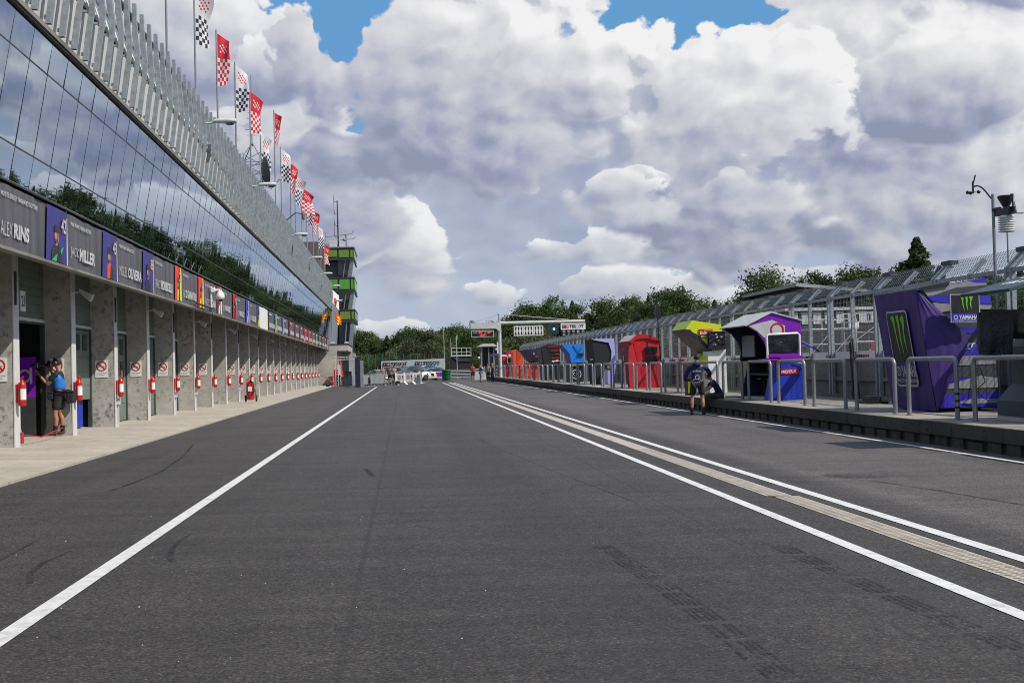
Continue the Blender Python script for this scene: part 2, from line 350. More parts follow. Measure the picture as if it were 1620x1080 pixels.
# ------------------------------------------------------------------ mesh builder
TXT = {}
def text_geo(s, bold=0., space=1.):
    k = (s, bold, space)
    if k in TXT: return TXT[k]
    cu = bpy.data.curves.new('lettering', 'FONT'); cu.body = s; cu.resolution_u = 3; cu.offset = bold; cu.fill_mode = 'FRONT'; cu.space_character = space
    o = bpy.data.objects.new('lettering', cu); COL.objects.link(o)
    dg = bpy.context.evaluated_depsgraph_get(); dg.update()
    me = bpy.data.meshes.new_from_object(o.evaluated_get(dg))
    vs = [(v.co.x, v.co.y) for v in me.vertices]; fs = [tuple(p.vertices) for p in me.polygons]
    bpy.data.objects.remove(o); bpy.data.curves.remove(cu); bpy.data.meshes.remove(me)
    x0 = min(v[0] for v in vs); x1 = max(v[0] for v in vs); y0 = min(v[1] for v in vs); y1 = max(v[1] for v in vs)
    vs = [((x - x0) / (x1 - x0), (y - y0) / (y1 - y0)) for x, y in vs]
    TXT[k] = (vs, fs, (x1 - x0) / (y1 - y0)); return TXT[k]

class MB:
    def __init__(s): s.v = []; s.f = []; s.m = []; s.sm = []
    def add(s, vs, fs, mi=0, smooth=False):
        o = len(s.v); s.v += [tuple(v) for v in vs]
        for f in fs: s.f.append(tuple(o + i for i in f)); s.m.append(mi); s.sm.append(smooth)
        return s
    def box(s, x0, x1, y0, y1, z0, z1, mi=0):
        vs = [(x, y, z) for x in (x0, x1) for y in (y0, y1) for z in (z0, z1)]
        return s.add(vs, [(0, 1, 3, 2), (4, 6, 7, 5), (0, 4, 5, 1), (2, 3, 7, 6), (0, 2, 6, 4), (1, 5, 7, 3)], mi)
    def hexa(s, b, t, mi=0):
        """two quads joined"""
        return s.add(list(b) + list(t), [(3, 2, 1, 0), (4, 5, 6, 7), (0, 1, 5, 4), (1, 2, 6, 5), (2, 3, 7, 6), (3, 0, 4, 7)], mi)
    def quad(s, a, b, c, d, mi=0): return s.add([a, b, c, d], [(0, 1, 2, 3)], mi)
    def poly(s, pts, mi=0): return s.add(pts, [tuple(range(len(pts)))], mi)
    def prism(s, pts, fn, d0, d1, mi=0, ms=None, caps=True):
        """pts: outline; fn(a, b, d) -> point; ms: material of the sides"""
        n = len(pts); vs = [fn(a, b, d0) for a, b in pts] + [fn(a, b, d1) for a, b in pts]
        if caps: s.add(vs, [tuple(range(n)), tuple(range(2 * n - 1, n - 1, -1))], mi)
        for i in range(n):
            j = (i + 1) % n
            s.add([vs[i], vs[j], vs[n + j], vs[n + i]], [(3, 2, 1, 0)], mi if ms is None else (ms[i] if isinstance(ms, (list, tuple)) else ms))
        return s
    def tube(s, pts, r, n=8, mi=0, caps=True, smooth=True):
        pts = [Vector(p) for p in pts]; k = len(pts); rs = r if isinstance(r, (list, tuple)) else [r] * k
        vs = []; up = None
        for i, p in enumerate(pts):
            t = (pts[min(i + 1, k - 1)] - pts[max(i - 1, 0)]).normalized()
            if up is None: up = Vector((0, 0, 1)) if abs(t.z) < .9 else Vector((1, 0, 0))
            a = t.cross(up).normalized(); b = a.cross(t).normalized(); up = b
            for j in range(n):
                q = 2 * math.pi * j / n; vs.append(p + (a * math.cos(q) + b * math.sin(q)) * rs[i])
        fs = [(i * n + j, i * n + (j + 1) % n, (i + 1) * n + (j + 1) % n, (i + 1) * n + j) for i in range(k - 1) for j in range(n)]
        s.add(vs, fs, mi, smooth)
        if caps: s.add(vs[:n], [tuple(range(n - 1, -1, -1))], mi); s.add(vs[-n:], [tuple(range(n))], mi)
        return s
    def lathe(s, c, prof, n=16, mi=0, axis='z', smooth=True):
        c = Vector(c); vs = []
        for r, h in prof:
            for j in range(n):
                q = 2 * math.pi * j / n; a, b = r * math.cos(q), r * math.sin(q)
                vs.append(c + (Vector((a, b, h)) if axis == 'z' else Vector((h, a, b)) if axis == 'x' else Vector((b, h, a))))
        k = len(prof)
        s.add(vs, [(i * n + j, i * n + (j + 1) % n, (i + 1) * n + (j + 1) % n, (i + 1) * n + j) for i in range(k - 1) for j in range(n)], mi, smooth)
        s.add(vs[:n], [tuple(range(n - 1, -1, -1))], mi); s.add(vs[-n:], [tuple(range(n))], mi)
        return s
    def ball(s, c, r, n=10, mi=0, sc=(1, 1, 1)):
        pr = [(r * math.sin(math.pi * i / n) + 1e-4, -r * math.cos(math.pi * i / n)) for i in range(n + 1)]
        o = len(s.v); s.lathe((0, 0, 0), pr, n + 4, mi)
        for i in range(o, len(s.v)): x, y, z = s.v[i]; s.v[i] = (c[0] + x * sc[0], c[1] + y * sc[1], c[2] + z * sc[2])
        return s
    def ring(s, c, r0, r1, U, V, mi=0, n=28, a0=0., a1=360.):
        c = Vector(c); U = Vector(U); V = Vector(V); vs = []
        for i in range(n + 1):
            q = R_(a0 + (a1 - a0) * i / n); e = U * math.cos(q) + V * math.sin(q); vs += [c + e * r0, c + e * r1]
        return s.add(vs, [(2 * i, 2 * i + 1, 2 * i + 3, 2 * i + 2) for i in range(n)], mi)
    def disc(s, c, r, U, V, mi=0, n=24):
        c = Vector(c); U = Vector(U); V = Vector(V)
        return s.poly([c + (U * math.cos(2 * math.pi * i / n) + V * math.sin(2 * math.pi * i / n)) * r for i in range(n)], mi)
    def text(s, t, o, U, V, h, w=None, mi=0, bold=0., shear=0., space=1.):
        """lettering with lower left corner o, along U, up V"""
        vs, fs, asp = text_geo(t, bold, space); o = Vector(o); U = Vector(U).normalized(); V = Vector(V).normalized(); w = w or h * asp
        return s.add([o + U * (x * w + shear * y * h) + V * (y * h) for x, y in vs], fs, mi)
    def build(s, name, mats, parent=None, off=None, bevel=0., smooth=None):
        me = bpy.data.meshes.new(name); off = Vector(off) if off is not None else (OFF.get(parent.name) if parent else Vector((0, 0, 0)))
        me.from_pydata([tuple(Vector(v) - off) for v in s.v], [], s.f)
        if not isinstance(mats, (list, tuple)): mats = [mats]
        for m in mats: me.materials.append(m)
        me.polygons.foreach_set('material_index', s.m); me.polygons.foreach_set('use_smooth', s.sm if smooth is None else [smooth] * len(s.f))
        me.update()
        o = bpy.data.objects.new(name, me); COL.objects.link(o)
        if parent: o.parent = parent; OFF[o.name] = off
        if bevel:
            b = o.modifiers.new('bevel', 'BEVEL'); b.width = bevel; b.segments = 2; b.limit_method = 'ANGLE'; b.angle_limit = R_(40)
        return o
OFF = {}
def tag(o, label=None, cat=None, group=None, kind=None):
    if label: o['label'] = label
    if cat: o['category'] = cat
    if group: o['group'] = group
    if kind: o['kind'] = kind
    return o
def thing(name, label, cat, fr=I4, loc=(0, 0, 0), rz=0., group=None):
    o = bpy.data.objects.new(name, None); COL.objects.link(o); o.empty_display_size = .2
    o.matrix_world = fr @ Matrix.Translation(loc) @ Matrix.Rotation(rz, 4, 'Z')
    OFF[o.name] = Vector(loc) if rz == 0 else Vector((0, 0, 0))
    return tag(o, label, cat, group)
def single(mb, name, mats, label, cat, fr=I4, loc=(0, 0, 0), group=None, bevel=0., rz=0.):
    """one-mesh thing; mesh given in frame coordinates when rz is 0"""
    o = mb.build(name, mats, None, loc if rz == 0 else (0, 0, 0), bevel)
    o.matrix_world = fr @ Matrix.Translation(loc) @ Matrix.Rotation(rz, 4, 'Z'); return tag(o, label, cat, group)
def dup(o, parent=None, mat=None):
    c = o.copy(); COL.objects.link(c)
    if parent: c.parent = parent
    if mat is not None: c.matrix_world = mat
    for ch in list(o.children): dup(ch, c)
    return c
def struct(mb, name, mats, fr=I4, kind='structure'):
    o = mb.build(name, mats, None, (0, 0, 0)); o.matrix_world = fr.copy(); o['kind'] = kind; return o
ORD = ['first', 'second', 'third', 'fourth', 'fifth', 'sixth', 'seventh', 'eighth', 'ninth', 'tenth', 'eleventh', 'twelfth', 'thirteenth', 'fourteenth', 'fifteenth', 'sixteenth',
       'seventeenth', 'eighteenth', 'nineteenth', 'twentieth', 'twenty-first', 'twenty-second', 'twenty-third', 'twenty-fourth', 'twenty-fifth', 'twenty-sixth', 'twenty-seventh',
       'twenty-eighth', 'twenty-ninth', 'thirtieth', 'thirty-first', 'thirty-second', 'thirty-third', 'thirty-fourth', 'thirty-fifth', 'thirty-sixth', 'thirty-seventh', 'thirty-eighth',
       'thirty-ninth', 'fortieth', 'forty-first', 'forty-second', 'forty-third', 'forty-fourth', 'forty-fifth']
def gz(x, y):
    """height of the lane surface"""
    y = min(max(y, -30), 135)
    t = min(max((x + 5.0) / 7.0, 0), 1); d = .0039 + (.0013 - .0039) * t
    return -.0165 * max(min(x, 14), -14) - d * y
X_, Y_, Z_ = Vector((1, 0, 0)), Vector((0, 1, 0)), Vector((0, 0, 1))
# ------------------------------------------------------------------ ground
def grid(name, mat, xs, ys, dz=0., fz=gz):
    mb = MB(); n = len(ys)
    mb.add([(x, y, fz(x, y) + dz) for x in xs for y in ys], [(i * n + j, (i + 1) * n + j, (i + 1) * n + j + 1, i * n + j + 1) for i in range(len(xs) - 1) for j in range(n - 1)], 0, True)
    return struct(mb, name, mat)
def strip(name, mat, x0, x1, ys, dz, x0b=None, x1b=None):
    """ribbon lying on the lane; x may drift from near to far"""
    mb = MB(); ya, yb = ys[0], ys[-1]
    vs = []
    for y in ys:
        t = (y - ya) / (yb - ya); a = x0 + ((x0b if x0b is not None else x0) - x0) * t; b = x1 + ((x1b if x1b is not None else x1) - x1) * t
        vs += [(a, y, gz(a, y) + dz), (b, y, gz(b, y) + dz)]
    mb.add(vs, [(2 * i, 2 * i + 1, 2 * i + 3, 2 * i + 2) for i in range(len(ys) - 1)])
    return struct(mb, name, mat)
YS = [-30, -15, -5, 0, 5, 10, 15, 20, 30, 40, 50, 60, 70, 80, 90, 100, 110, 120, 135, 150, 170]
grid('pit_lane', M_ASPH, [-30, -14, -9, -7, -5, -4, -3, -2, -1, 0, 1, 2, 4, 6, 8, 10, 12, 13.6], YS)
g = MB(); g.box(-900, 900, -500, 1500, -3, -2.2); struct(g, 'ground', M_GRASS)
g = MB(); g.quad((13.6, -60, -.75), (34, -60, -.75), (34, 400, -1.1), (13.6, 400, -1.1)); struct(g, 'race_track', M_ASPH)
LY = [-10, 0, 5, 10, 20, 30, 40, 55, 70, 85, 96]
strip('lane_line', M_LINE, -2.355, -2.225, LY, .005)
strip('lane_line', M_LINE, 3.54, 3.67, LY + [107], .005)
strip('lane_line', M_LINE, 4.575, 4.72, LY + [107], .005, 4.56, 4.70)
strip('lane_line', M_LINE, 9.14, 9.24, LY + [118], .005, 8.76, 8.86)
# drainage channel: tan grating with a dark slot on its right, in two lengths
for (ya, yb, xa, xb) in ((-6, 12.55, 4.13, 4.42), (12.6, 106, 4.06, 4.36)):
    ys = [ya + (yb - ya) * i / 12 for i in range(13)]
    strip('drain_channel', M_DRAIN, xa, xb, ys, .004)
    strip('drain_slot', M_DRAIND, xb + .004, xb + .03, ys, .006)
mb = MB()
for i in range(330):                                  # slots of the near grating
    y = .5 + i * .06
    xa = 4.16 if y < 12.5 else 4.09
    if y > 20: break
    z = gz(xa, y) + .008
    for k in range(3): mb.quad((xa + .085 * k, y, z), (xa + .085 * k + .055, y, z), (xa + .085 * k + .055, y + .016, z), (xa + .085 * k, y + .016, z))
struct(mb, 'drain_grating_slots', M_DRAINS)
# apron before the garages (pit building frame)
mb = MB(); ys = [-12, 0, 10, 20, 30, 40, 60, 80, 100, 113]
vs = []
for y in ys:
    e = -5.2 - .0056 * max(y - 20, 0)
    vs += [(-8.6, y, .235), (e, y, .125), (e, y, -.4)]
mb.add(vs, [q for i in range(len(ys) - 1) for q in ((3 * i, 3 * i + 1, 3 * i + 4, 3 * i + 3), (3 * i + 1, 3 * i + 2, 3 * i + 5, 3 * i + 4))])
struct(mb, 'garage_apron', M_APRON, BM)
# pit wall platform with kerb face and drainage notches
mb = MB(); mb.box(9.75, 13.6, -12, 124, -1.2, .27); struct(mb, 'pit_wall_platform', M_PLAT, RM)
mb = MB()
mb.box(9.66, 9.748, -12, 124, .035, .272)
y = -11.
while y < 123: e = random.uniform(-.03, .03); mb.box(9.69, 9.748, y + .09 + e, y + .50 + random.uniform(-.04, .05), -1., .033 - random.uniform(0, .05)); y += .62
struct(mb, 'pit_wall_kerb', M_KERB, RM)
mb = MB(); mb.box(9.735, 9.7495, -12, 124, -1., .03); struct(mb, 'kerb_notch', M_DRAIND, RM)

# ------------------------------------------------------------------ marks on the asphalt
def gpt(x, y, dz): return (x, y, gz(x, y) + dz)
def decal(name, polys, mat, dz=.004):
    mb = MB()
    for p in polys: mb.poly([gpt(x, y, dz) for x, y in p])
    return struct(mb, name, mat)
def track(x0, y0, x1, y1, w, bend=0., seg=.20, gap=.12, lanes=5, dash=True, y_dash=0.):
    """tyre print: narrow rubber bars side by side"""
    P = []; L = math.hypot(x1 - x0, y1 - y0); ux, uy = (x1 - x0) / L, (y1 - y0) / L; t = 0.
    while t < L:
        s = seg * random.uniform(.8, 1.2) if dash else L
        for k in range(lanes):
            if dash and random.random() < .05: continue
            o = (k - (lanes - 1) / 2) * w / lanes; ww = w / lanes * .33; a = t + random.uniform(-.03, .03); b = min(t + s, L)
            def q(tt, oo):
                cu = bend * math.sin(math.pi * tt / L); return (x0 + ux * tt - uy * (oo + cu), y0 + uy * tt + ux * (oo + cu))
            n = 1 if dash else 16
            for i in range(n):
                aa = a + (b - a) * i / n; bb = a + (b - a) * (i + 1) / n
                P.append([q(aa, o - ww), q(bb, o - ww), q(bb, o + ww), q(aa, o + ww)])
        t += s + gap
    return P
decal('tyre_mark', track(1.78, 4.6, 1.60, 9.4, .19, -.06, .34, .07), M_DIRT)
decal('tyre_mark', track(3.20, 5.2, 3.05, 9.2, .20, .03, .42, .10, 4), M_DIRT)
def arc(pts, w0, w1):
    P = []
    for i in range(len(pts) - 1):
        (xa, ya), (xb, yb) = pts[i], pts[i + 1]; L = math.hypot(xb - xa, yb - ya); nx, ny = -(yb - ya) / L, (xb - xa) / L
        a = w0 + (w1 - w0) * i / len(pts); b = w0 + (w1 - w0) * (i + 1) / len(pts)
        P.append([(xa - nx * a, ya - ny * a), (xb - nx * b, yb - ny * b), (xb + nx * b, yb + ny * b), (xa + nx * a, ya + ny * a)])
    return P
decal('skid_mark', arc([(-1.98, 10.8), (-2.0, 10.3), (-1.97, 9.8), (-1.9, 9.35), (-1.84, 9.2)], .015, .035), M_SCUFF)
decal('skid_mark', arc([(-2.80, 9.9), (-2.86, 9.3), (-2.80, 8.8), (-2.68, 8.4)], .02, .03), M_SCUFF)
decal('skid_mark', arc([(-3.30, 10.7), (-3.27, 10.0), (-3.24, 9.3)], .012, .02), M_SCUFF)
decal('skid_mark', arc([(-4.35, 24.), (-3.9, 20.5), (-3.65, 17.5), (-3.68, 15.6), (-3.72, 14.8)], .02, .035), M_SCUFF)
decal('skid_mark', arc([(1.45, 24), (1.75, 20), (2.1, 16), (2.5, 12.2)], .008, .01), M_SCUFF)
decal('skid_mark', arc([(-.6, 17.2), (-.52, 16.5), (-.46, 15.9)], .03, .05), M_SCUFF)
decal('skid_mark', arc([(5.9, 14.0), (6.2, 12.8), (6.45, 11.2)], .03, .04), M_SCUFF)
# patched round cover
mb = MB(); mb.poly([gpt(6.0 + .48 * math.cos(a * .2618) * (1 + .05 * math.sin(a * 3)), 14.7 + .38 * math.sin(a * .2618), .004) for a in range(24)])
struct(mb, 'asphalt_patch', stain('patch_asphalt', (.034, .034, .038), 0., .55, 9., (.40, .62)))
# pale grit on the lane
mb = MB(); rg = random.Random(3)
for i in range(120):
    y = 4 + 22 * rg.random() ** 1.6; x = rg.gauss(-1.9, .8) if i < 90 else rg.uniform(-4, 4); r = rg.uniform(.002, .0065); z = gz(x, y) + .004
    mb.add([(x - r, y - r, z), (x + r, y - r * .6, z), (x + r * .7, y + r, z), (x - r * .8, y + r * .7, z), (x, y, z + r)], [(0, 1, 4), (1, 2, 4), (2, 3, 4), (3, 0, 4)])
struct(mb, 'grit', mk('pale_grit', (.5, .5, .48), .8), kind='stuff')
# ------------------------------------------------------------------ pit building (left), in its own frame BM
W = 4.01; Y0 = 22.9; NB = 23
PB = thing('pit_building', 'long grey pit building with concrete pillars, leaning mirror glass and galvanised fins', 'pit building', BM, (-7.6, 22.9, .2))
def PY(i): return Y0 + W * i
for i in range(-3, NB):
    y = PY(i); mb = MB()
    mb.box(-7.97, -7.305, y, y + .30, .1, 4.62, 0)
    mb.box(-7.305, -7.285, y - .012, y + .312, .1, 4.6, 1)           # pale corner casing on the lane side
    o = mb.build('pillar', [M_PILLAR, M_TRIM], PB)
    if i % 2 == 0: MB().box(-7.284, -7.25, y + .05, y + .11, 2.95, 3.6).build('conduit', M_DKGREY, o)
mb = MB(); mb.box(-8.6, -6.62, -12, 113.5, 4.63, 4.82)
mb.build('overhang', M_DKGREY, PB)
for i in range(-3, NB):
    ya, yb = PY(i) + .30, PY(i + 1); mb = MB()
    for k in range(10): mb.box(-7.99 + .004 * (k % 2), -7.90, ya, yb, 2.80 + .183 * k, 2.80 + .183 * k + .178, 0)
    mb.box(-7.90, -7.87, ya, yb, 2.77, 2.84, 1)
    mb.build('door_header', [M_DOOR, M_TRIM], PB)
    fr = MB(); fr.prism([(yb - .004, .2), (yb - .004, 2.77), (ya + .004, 2.77), (ya + .004, .2), (ya + .07, .2), (ya + .07, 2.72), (yb - .09, 2.72), (yb - .09, .2)], lambda a, b, d: (d, a, b), -7.97, -7.88); fr.build('door_frame', M_DOORD, PB)
    if i == 0: continue
    z0 = .95 if i == 1 else .24
    mb = MB(); n = 5; h = (2.76 - z0) / n
    for k in range(n): mb.box(-7.96, -7.915, ya + .071, yb - .091, z0 + k * h, min(z0 + (k + 1) * h - .012, 2.715), 0)
    mb.box(-7.95, -7.93, ya + .071, yb - .091, z0, 2.715, 1)
    d = mb.build('garage_door', [M_DOOR, M_DOORD], PB)
    if i % 3 != 0:
        wn = MB()
        for (za, zb) in (((2.2, 2.62),) if i == 1 else ((2.15, 2.6), (1.45, 1.95)) if i == 2 else ((2.05, 2.5), (1.3, 1.8))):
            for q in range(5):
                yy = ya + .3 + q * .66
                wn.box(-7.915, -7.905, yy, yy + .42, za, zb, 0); wn.box(-7.905, -7.898, yy + .03, yy + .39, za + .03, zb - .03, 1)
        wn.build('door_window', [M_DOORD, M_DGLASS], d)
MB().box(-8.06, -8.02, PY(1) + .40, PY(2) - .4, .24, .94).build('door_skirt', M_ROYAL, PB)
# dark inside of the open garages
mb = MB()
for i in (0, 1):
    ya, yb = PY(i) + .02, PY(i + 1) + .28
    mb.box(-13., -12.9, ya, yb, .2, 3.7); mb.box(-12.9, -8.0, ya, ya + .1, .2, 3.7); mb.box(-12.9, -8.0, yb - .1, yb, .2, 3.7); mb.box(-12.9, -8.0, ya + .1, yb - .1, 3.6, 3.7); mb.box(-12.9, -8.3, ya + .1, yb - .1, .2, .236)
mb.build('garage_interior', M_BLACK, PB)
# rest of the body: back wall, roof
mb = MB(); mb.box(-22, -13.2, -12, 114, 0, 9.0); mb.box(-13.2, -8.62, -12, 114, 4.84, 9.0); mb.box(-8.61, -8.0, -12, 113.5, 3.9, 4.62); mb.box(-13.2, -8.1, PY(2) + .4, 114, .1, 4.83); mb.box(-13.2, -8.1, -12, PY(0) - .02, .1, 4.83)
mb.build('rear_block', M_WALLC, PB)
# fascia that carries the name boards
mb = MB(); mb.box(-6.44, -6.36, -12, 113.6, 3.68, 4.76, 0); mb.box(-6.40, -6.22, -12, 113.62, 3.625, 3.678, 1); mb.box(-6.64, -6.24, -12, 113.6, 4.765, 4.80, 2); mb.box(-6.64, -6.28, -12, 113.6, 4.80, 4.83, 1)
mb.build('fascia', [M_DKGREY, M_CORN, M_BLACK], PB)
# mirror glass, one window per bay
GZ = [4.83, 5.44, 6.91, 7.47]
def gx(z): return -6.37 + (z - 4.83) * .176
rg = random.Random(5)
for i in range(-3, NB):
    mb = MB(); fm = MB(); ya = PY(i)
    for c in range(4):
        y0, y1 = ya + c * W / 4, ya + (c + 1) * W / 4
        if y0 > 113: break
        for r in range(3):
            a, b = GZ[r], GZ[r + 1]; t1, t2, t3 = [rg.gauss(0, .0022) for _ in range(3)]
            mb.quad((gx(a) + t1 * .6, y0 + .008, a + .012), (gx(a) + t2 * .6, y1 - .008, a + .012), (gx(b) + t3 * .6, y1 - .008, b - .012), (gx(b) + (t1 - t2 + t3) * .6, y0 + .008, b - .012))
        d = .003
        fm.hexa([(gx(GZ[0]) - .06, y0 - .011, GZ[0]), (gx(GZ[0]) + d, y0 - .011, GZ[0]), (gx(GZ[0]) + d, y0 + .011, GZ[0]), (gx(GZ[0]) - .06, y0 + .011, GZ[0])],
                [(gx(GZ[3]) - .06, y0 - .011, GZ[3]), (gx(GZ[3]) + d, y0 - .011, GZ[3]), (gx(GZ[3]) + d, y0 + .011, GZ[3]), (gx(GZ[3]) - .06, y0 + .011, GZ[3])])
        for z in GZ[1:3]: fm.box(gx(z) - .05, gx(z) + .006, y0 + .0095, y1 - .0095, z - .013, z + .013)
    w_ = mb.build('window', M_GLASS, PB); fm.build('mullion', M_BLACK, w_)
mb = MB(); mb.hexa([(-6.62, -12, 4.84), (gx(4.84) - .065, -12, 4.84), (gx(4.84) - .065, 113.4, 4.84), (-6.62, 113.4, 4.84)], [(-6.62, -12, 7.46), (gx(7.46) - .065, -12, 7.46), (gx(7.46) - .065, 113.4, 7.46), (-6.62, 113.4, 7.46)])
mb.build('window_backing', M_BLACK, PB)
mb = MB(); mb.box(-6.5, -5.83, -12, 113.5, 7.475, 7.515, 1); mb.box(-6.5, -5.80, -12, 113.5, 7.515, 7.60, 0); mb.box(-6.5, -5.86, -12, 113.5, 7.60, 7.64, 1)
mb.build('cornice', [M_CORN, M_BLACK], PB)
# pale cladding behind the fins, dark gallery above
mb = MB()
for i in range(-3, NB):
    for c in range(5):
        y0 = PY(i) + c * W / 5 + .2
        if y0 < 113: mb.hexa([(-6.6, y0 + .008, 7.64), (-6.12, y0 + .008, 7.64), (-6.12, y0 + W / 5 - .008, 7.64), (-6.6, y0 + W / 5 - .008, 7.64)], [(-6.6, y0 + .008, 8.82), (-5.95, y0 + .008, 8.82), (-5.95, y0 + W / 5 - .008, 8.82), (-6.6, y0 + W / 5 - .008, 8.82)])
mb.build('cladding', M_CLAD, PB)
mb = MB(); mb.box(-6.62, -5.98, -12, 113.4, 8.83, 8.90, 1); mb.tube([(-5.93, -12, 8.93), (-5.93, 113.4, 8.93)], .055, 8, 0); mb.build('gallery_rail', [M_WHITE, M_BLACK], PB)
mb = MB(); mb.box(-6.02, -5.90, -12, 113.4, 9.93, 10.0); mb.build('top_channel', M_DKGREY, PB)
mb = MB()
for i in range(-3, NB):
    for c in range(5):
        y0 = PY(i) + c * W / 5 + .2
        if y0 > 112.6: continue
        mb.hexa([(-6.05, y0 + .05, 8.95), (-6.0, y0 + .05, 8.95), (-6.0, y0 + .70, 8.95), (-6.05, y0 + .70, 8.95)], [(-6.35, y0 + .05, 9.9), (-6.3, y0 + .05, 9.9), (-6.3, y0 + .70, 9.9), (-6.35, y0 + .70, 9.9)])
        mb.tube([(-5.95, y0 + .40, 9.95), (-6.03, y0 + .43, 9.55), (-6.03, y0 + .4, 9.3), (-5.93, y0 + .36, 8.98)], .02, 4, 1)
mb.build('gallery_screen', [M_GREYCL, M_WHITE], PB)
def fin(mb, y):
    prof = [(-5.86, 7.76), (-5.79, 8.3), (-5.715, 8.75), (-5.70, 9.05), (-5.74, 9.45), (-5.76, 9.8), (-5.77, 10.18)]
    ws = [.10, .10, .10, .11, .125, .10, .085]; th = .05
    vs = []
    for (x, z), w in zip(prof, ws): vs += [(x - w, y - th, z), (x, y - th, z), (x, y + th, z), (x - w, y + th, z)]
    n = len(prof); fs = [(3, 2, 1, 0), tuple(4 * (n - 1) + k for k in range(4))]
    for i in range(n - 1):
        for k in range(4): fs.append((4 * i + k, 4 * i + (k + 1) % 4, 4 * i + 4 + (k + 1) % 4, 4 * i + 4 + k))
    mb.add(vs, fs, 0); mb.box(-5.99, -5.86, y - .03, y + .03, 7.86, 7.92); mb.box(-6.0, -5.82, y - .025, y + .025, 8.72, 8.77)
fy = [Y0 + .2 + k * W / 5 for k in range(-15, NB * 5 + 1)]; fy = [y for y in fy if y < 113.2]
vis = [y for y in fy if y > 18.]
for y in vis[:100]:
    mb = MB(); fin(mb, y); mb.build('sunshade_fin', M_FIN, PB)
mb = MB()
for y in [q for q in fy if q <= 18.] + vis[100:]: fin(mb, y)
o = mb.build('sunshade_fin', M_FIN, PB); o['kind'] = 'stuff'
# end section without glass, low porch block
mb = MB(); mb.hexa([(-9, 113.7, 3.6), (-6.25, 113.7, 3.6), (-6.25, 130, 3.6), (-9, 130, 3.6)], [(-9, 113.7, 8.9), (-5.85, 113.7, 8.9), (-5.85, 130, 8.9), (-9, 130, 8.9)]); mb.box(-22, -9.01, 114.01, 130, 0, 8.9)
mb.build('end_section', M_GREYCL, PB)
PO = thing('porch_block', 'low pale rendered block at the far end of the pit building', 'porch', BM, (-5.8, 114, .1))
mb = MB(); mb.box(-8.6, -5.5, 113.75, 126, -.3, 3.55); mb.box(-8.6, -4.42, 113.75, 126, 3.551, 4.15); mb.box(-4.75, -4.42, 124, 126, -.3, 3.55)
mb.build('wall', M_RENDER, PO)
mb = MB(); mb.box(-8.65, -4.36, 113.7, 126.05, 4.151, 4.22); mb.build('roof_edge', M_DKGREY, PO)
for (x, y) in ((-5.9, 114.2), (-4.55, 114.3)):
    mb = MB(); mb.box(x - .12, x + .12, y, y + .25, 4.22, 4.28); mb.box(x - .2, x + .2, y - .05, y + .3, 4.28, 4.46); mb.build('floodlight', M_LGREY, PO)
for nm, lab, (x0, x1, z0, z1), base, ink in (('advertising_board', 'white advertising board with red mark at the far end of the fins', (-5.80, -5.2, 7.55, 9.6), M_WHITE, M_RED),
                                 ('advertising_board', 'orange advertising board below the white one at the building end', (-5.62, -5.06, 6.1, 7.5), M_ORNG, M_YELL)):
    mb = MB(); y = 113.2 if z0 > 7 else 114.4
    mb.hexa([(x0, y, z0 + .75 if z0 > 7 else z0 + .5), (x1, y + .9, z0), (x1 - .03, y + 1.0, z0), (x0 - .03, y + .1, z0 + .75 if z0 > 7 else z0 + .5)], [(x0, y, z1), (x1, y + .9, z1 - .55), (x1 - .03, y + 1.0, z1 - .55), (x0 - .03, y + .1, z1)], 0)
    U = Vector((x1 - x0, .9, -.55)).normalized(); o_ = Vector((x0 + .12, y + .12, (z0 + z1) / 2 - .25)) + Vector((.02, -.02, 0))
    for q in range(3): a = o_ + U * .05 + Vector((0, 0, .35 - q * .3)); mb.quad(a, a + U * (.55 - .1 * q), a + U * (.6 - .1 * q) + Z_ * .2, a + U * .12 + Z_ * .2, 1)
    single(mb, nm, [base, ink], lab, 'sign', BM, (x0, y, z0))

# ------------------------------------------------------------------ name boards over the garages
NAMES = [('ALEX', 'RINS', 'MONSTER ENERGY YAMAHA MOTOGP TEAM'), ('JACK', 'MILLER', 'PRIMA PRAMAC YAMAHA MOTOGP'), ('MIGUEL', 'OLIVEIRA', 'PRIMA PRAMAC YAMAHA MOTOGP'), ('FRANCO', 'MORBIDELLI', 'PERTAMINA ENDURO'),
         ('FABIO', 'DI GIANNANTONIO', 'PERTAMINA ENDURO'), ('FRANCESCO', 'BAGNAIA', 'DUCATI LENOVO TEAM'), ('MARC', 'MARQUEZ', 'DUCATI LENOVO TEAM'), ('ALEX', 'MARQUEZ', 'GRESINI RACING'), ('FERMIN', 'ALDEGUER', 'GRESINI RACING'), None]
BCOL = [(M_PURPB, M_BLACK), (M_PURPB, M_ORNG), (M_PURPB, M_DNAVY), (M_ORRED, M_LIME), (M_ORRED, M_YELL), (M_REDF, M_WHITE), (M_REDF, M_CRIM), (M_ROYAL, M_LAV), (M_ROYAL, M_YELL), None,
        (M_SKYB, M_LIME), (M_ROYAL, M_LIME), (M_CRIM, M_PURPB), (M_CRIM, M_BLACK), (M_REDF, M_CRIM), (M_REDF, M_WHITE), (M_REDF, M_ORRED), (M_CRIM, M_YELL), (M_REDF, M_WHITE), (M_BIN, M_SKYB), (M_REDF, M_BLACK), (M_REDF, M_WHITE), (M_CRIM, M_WHITE)]
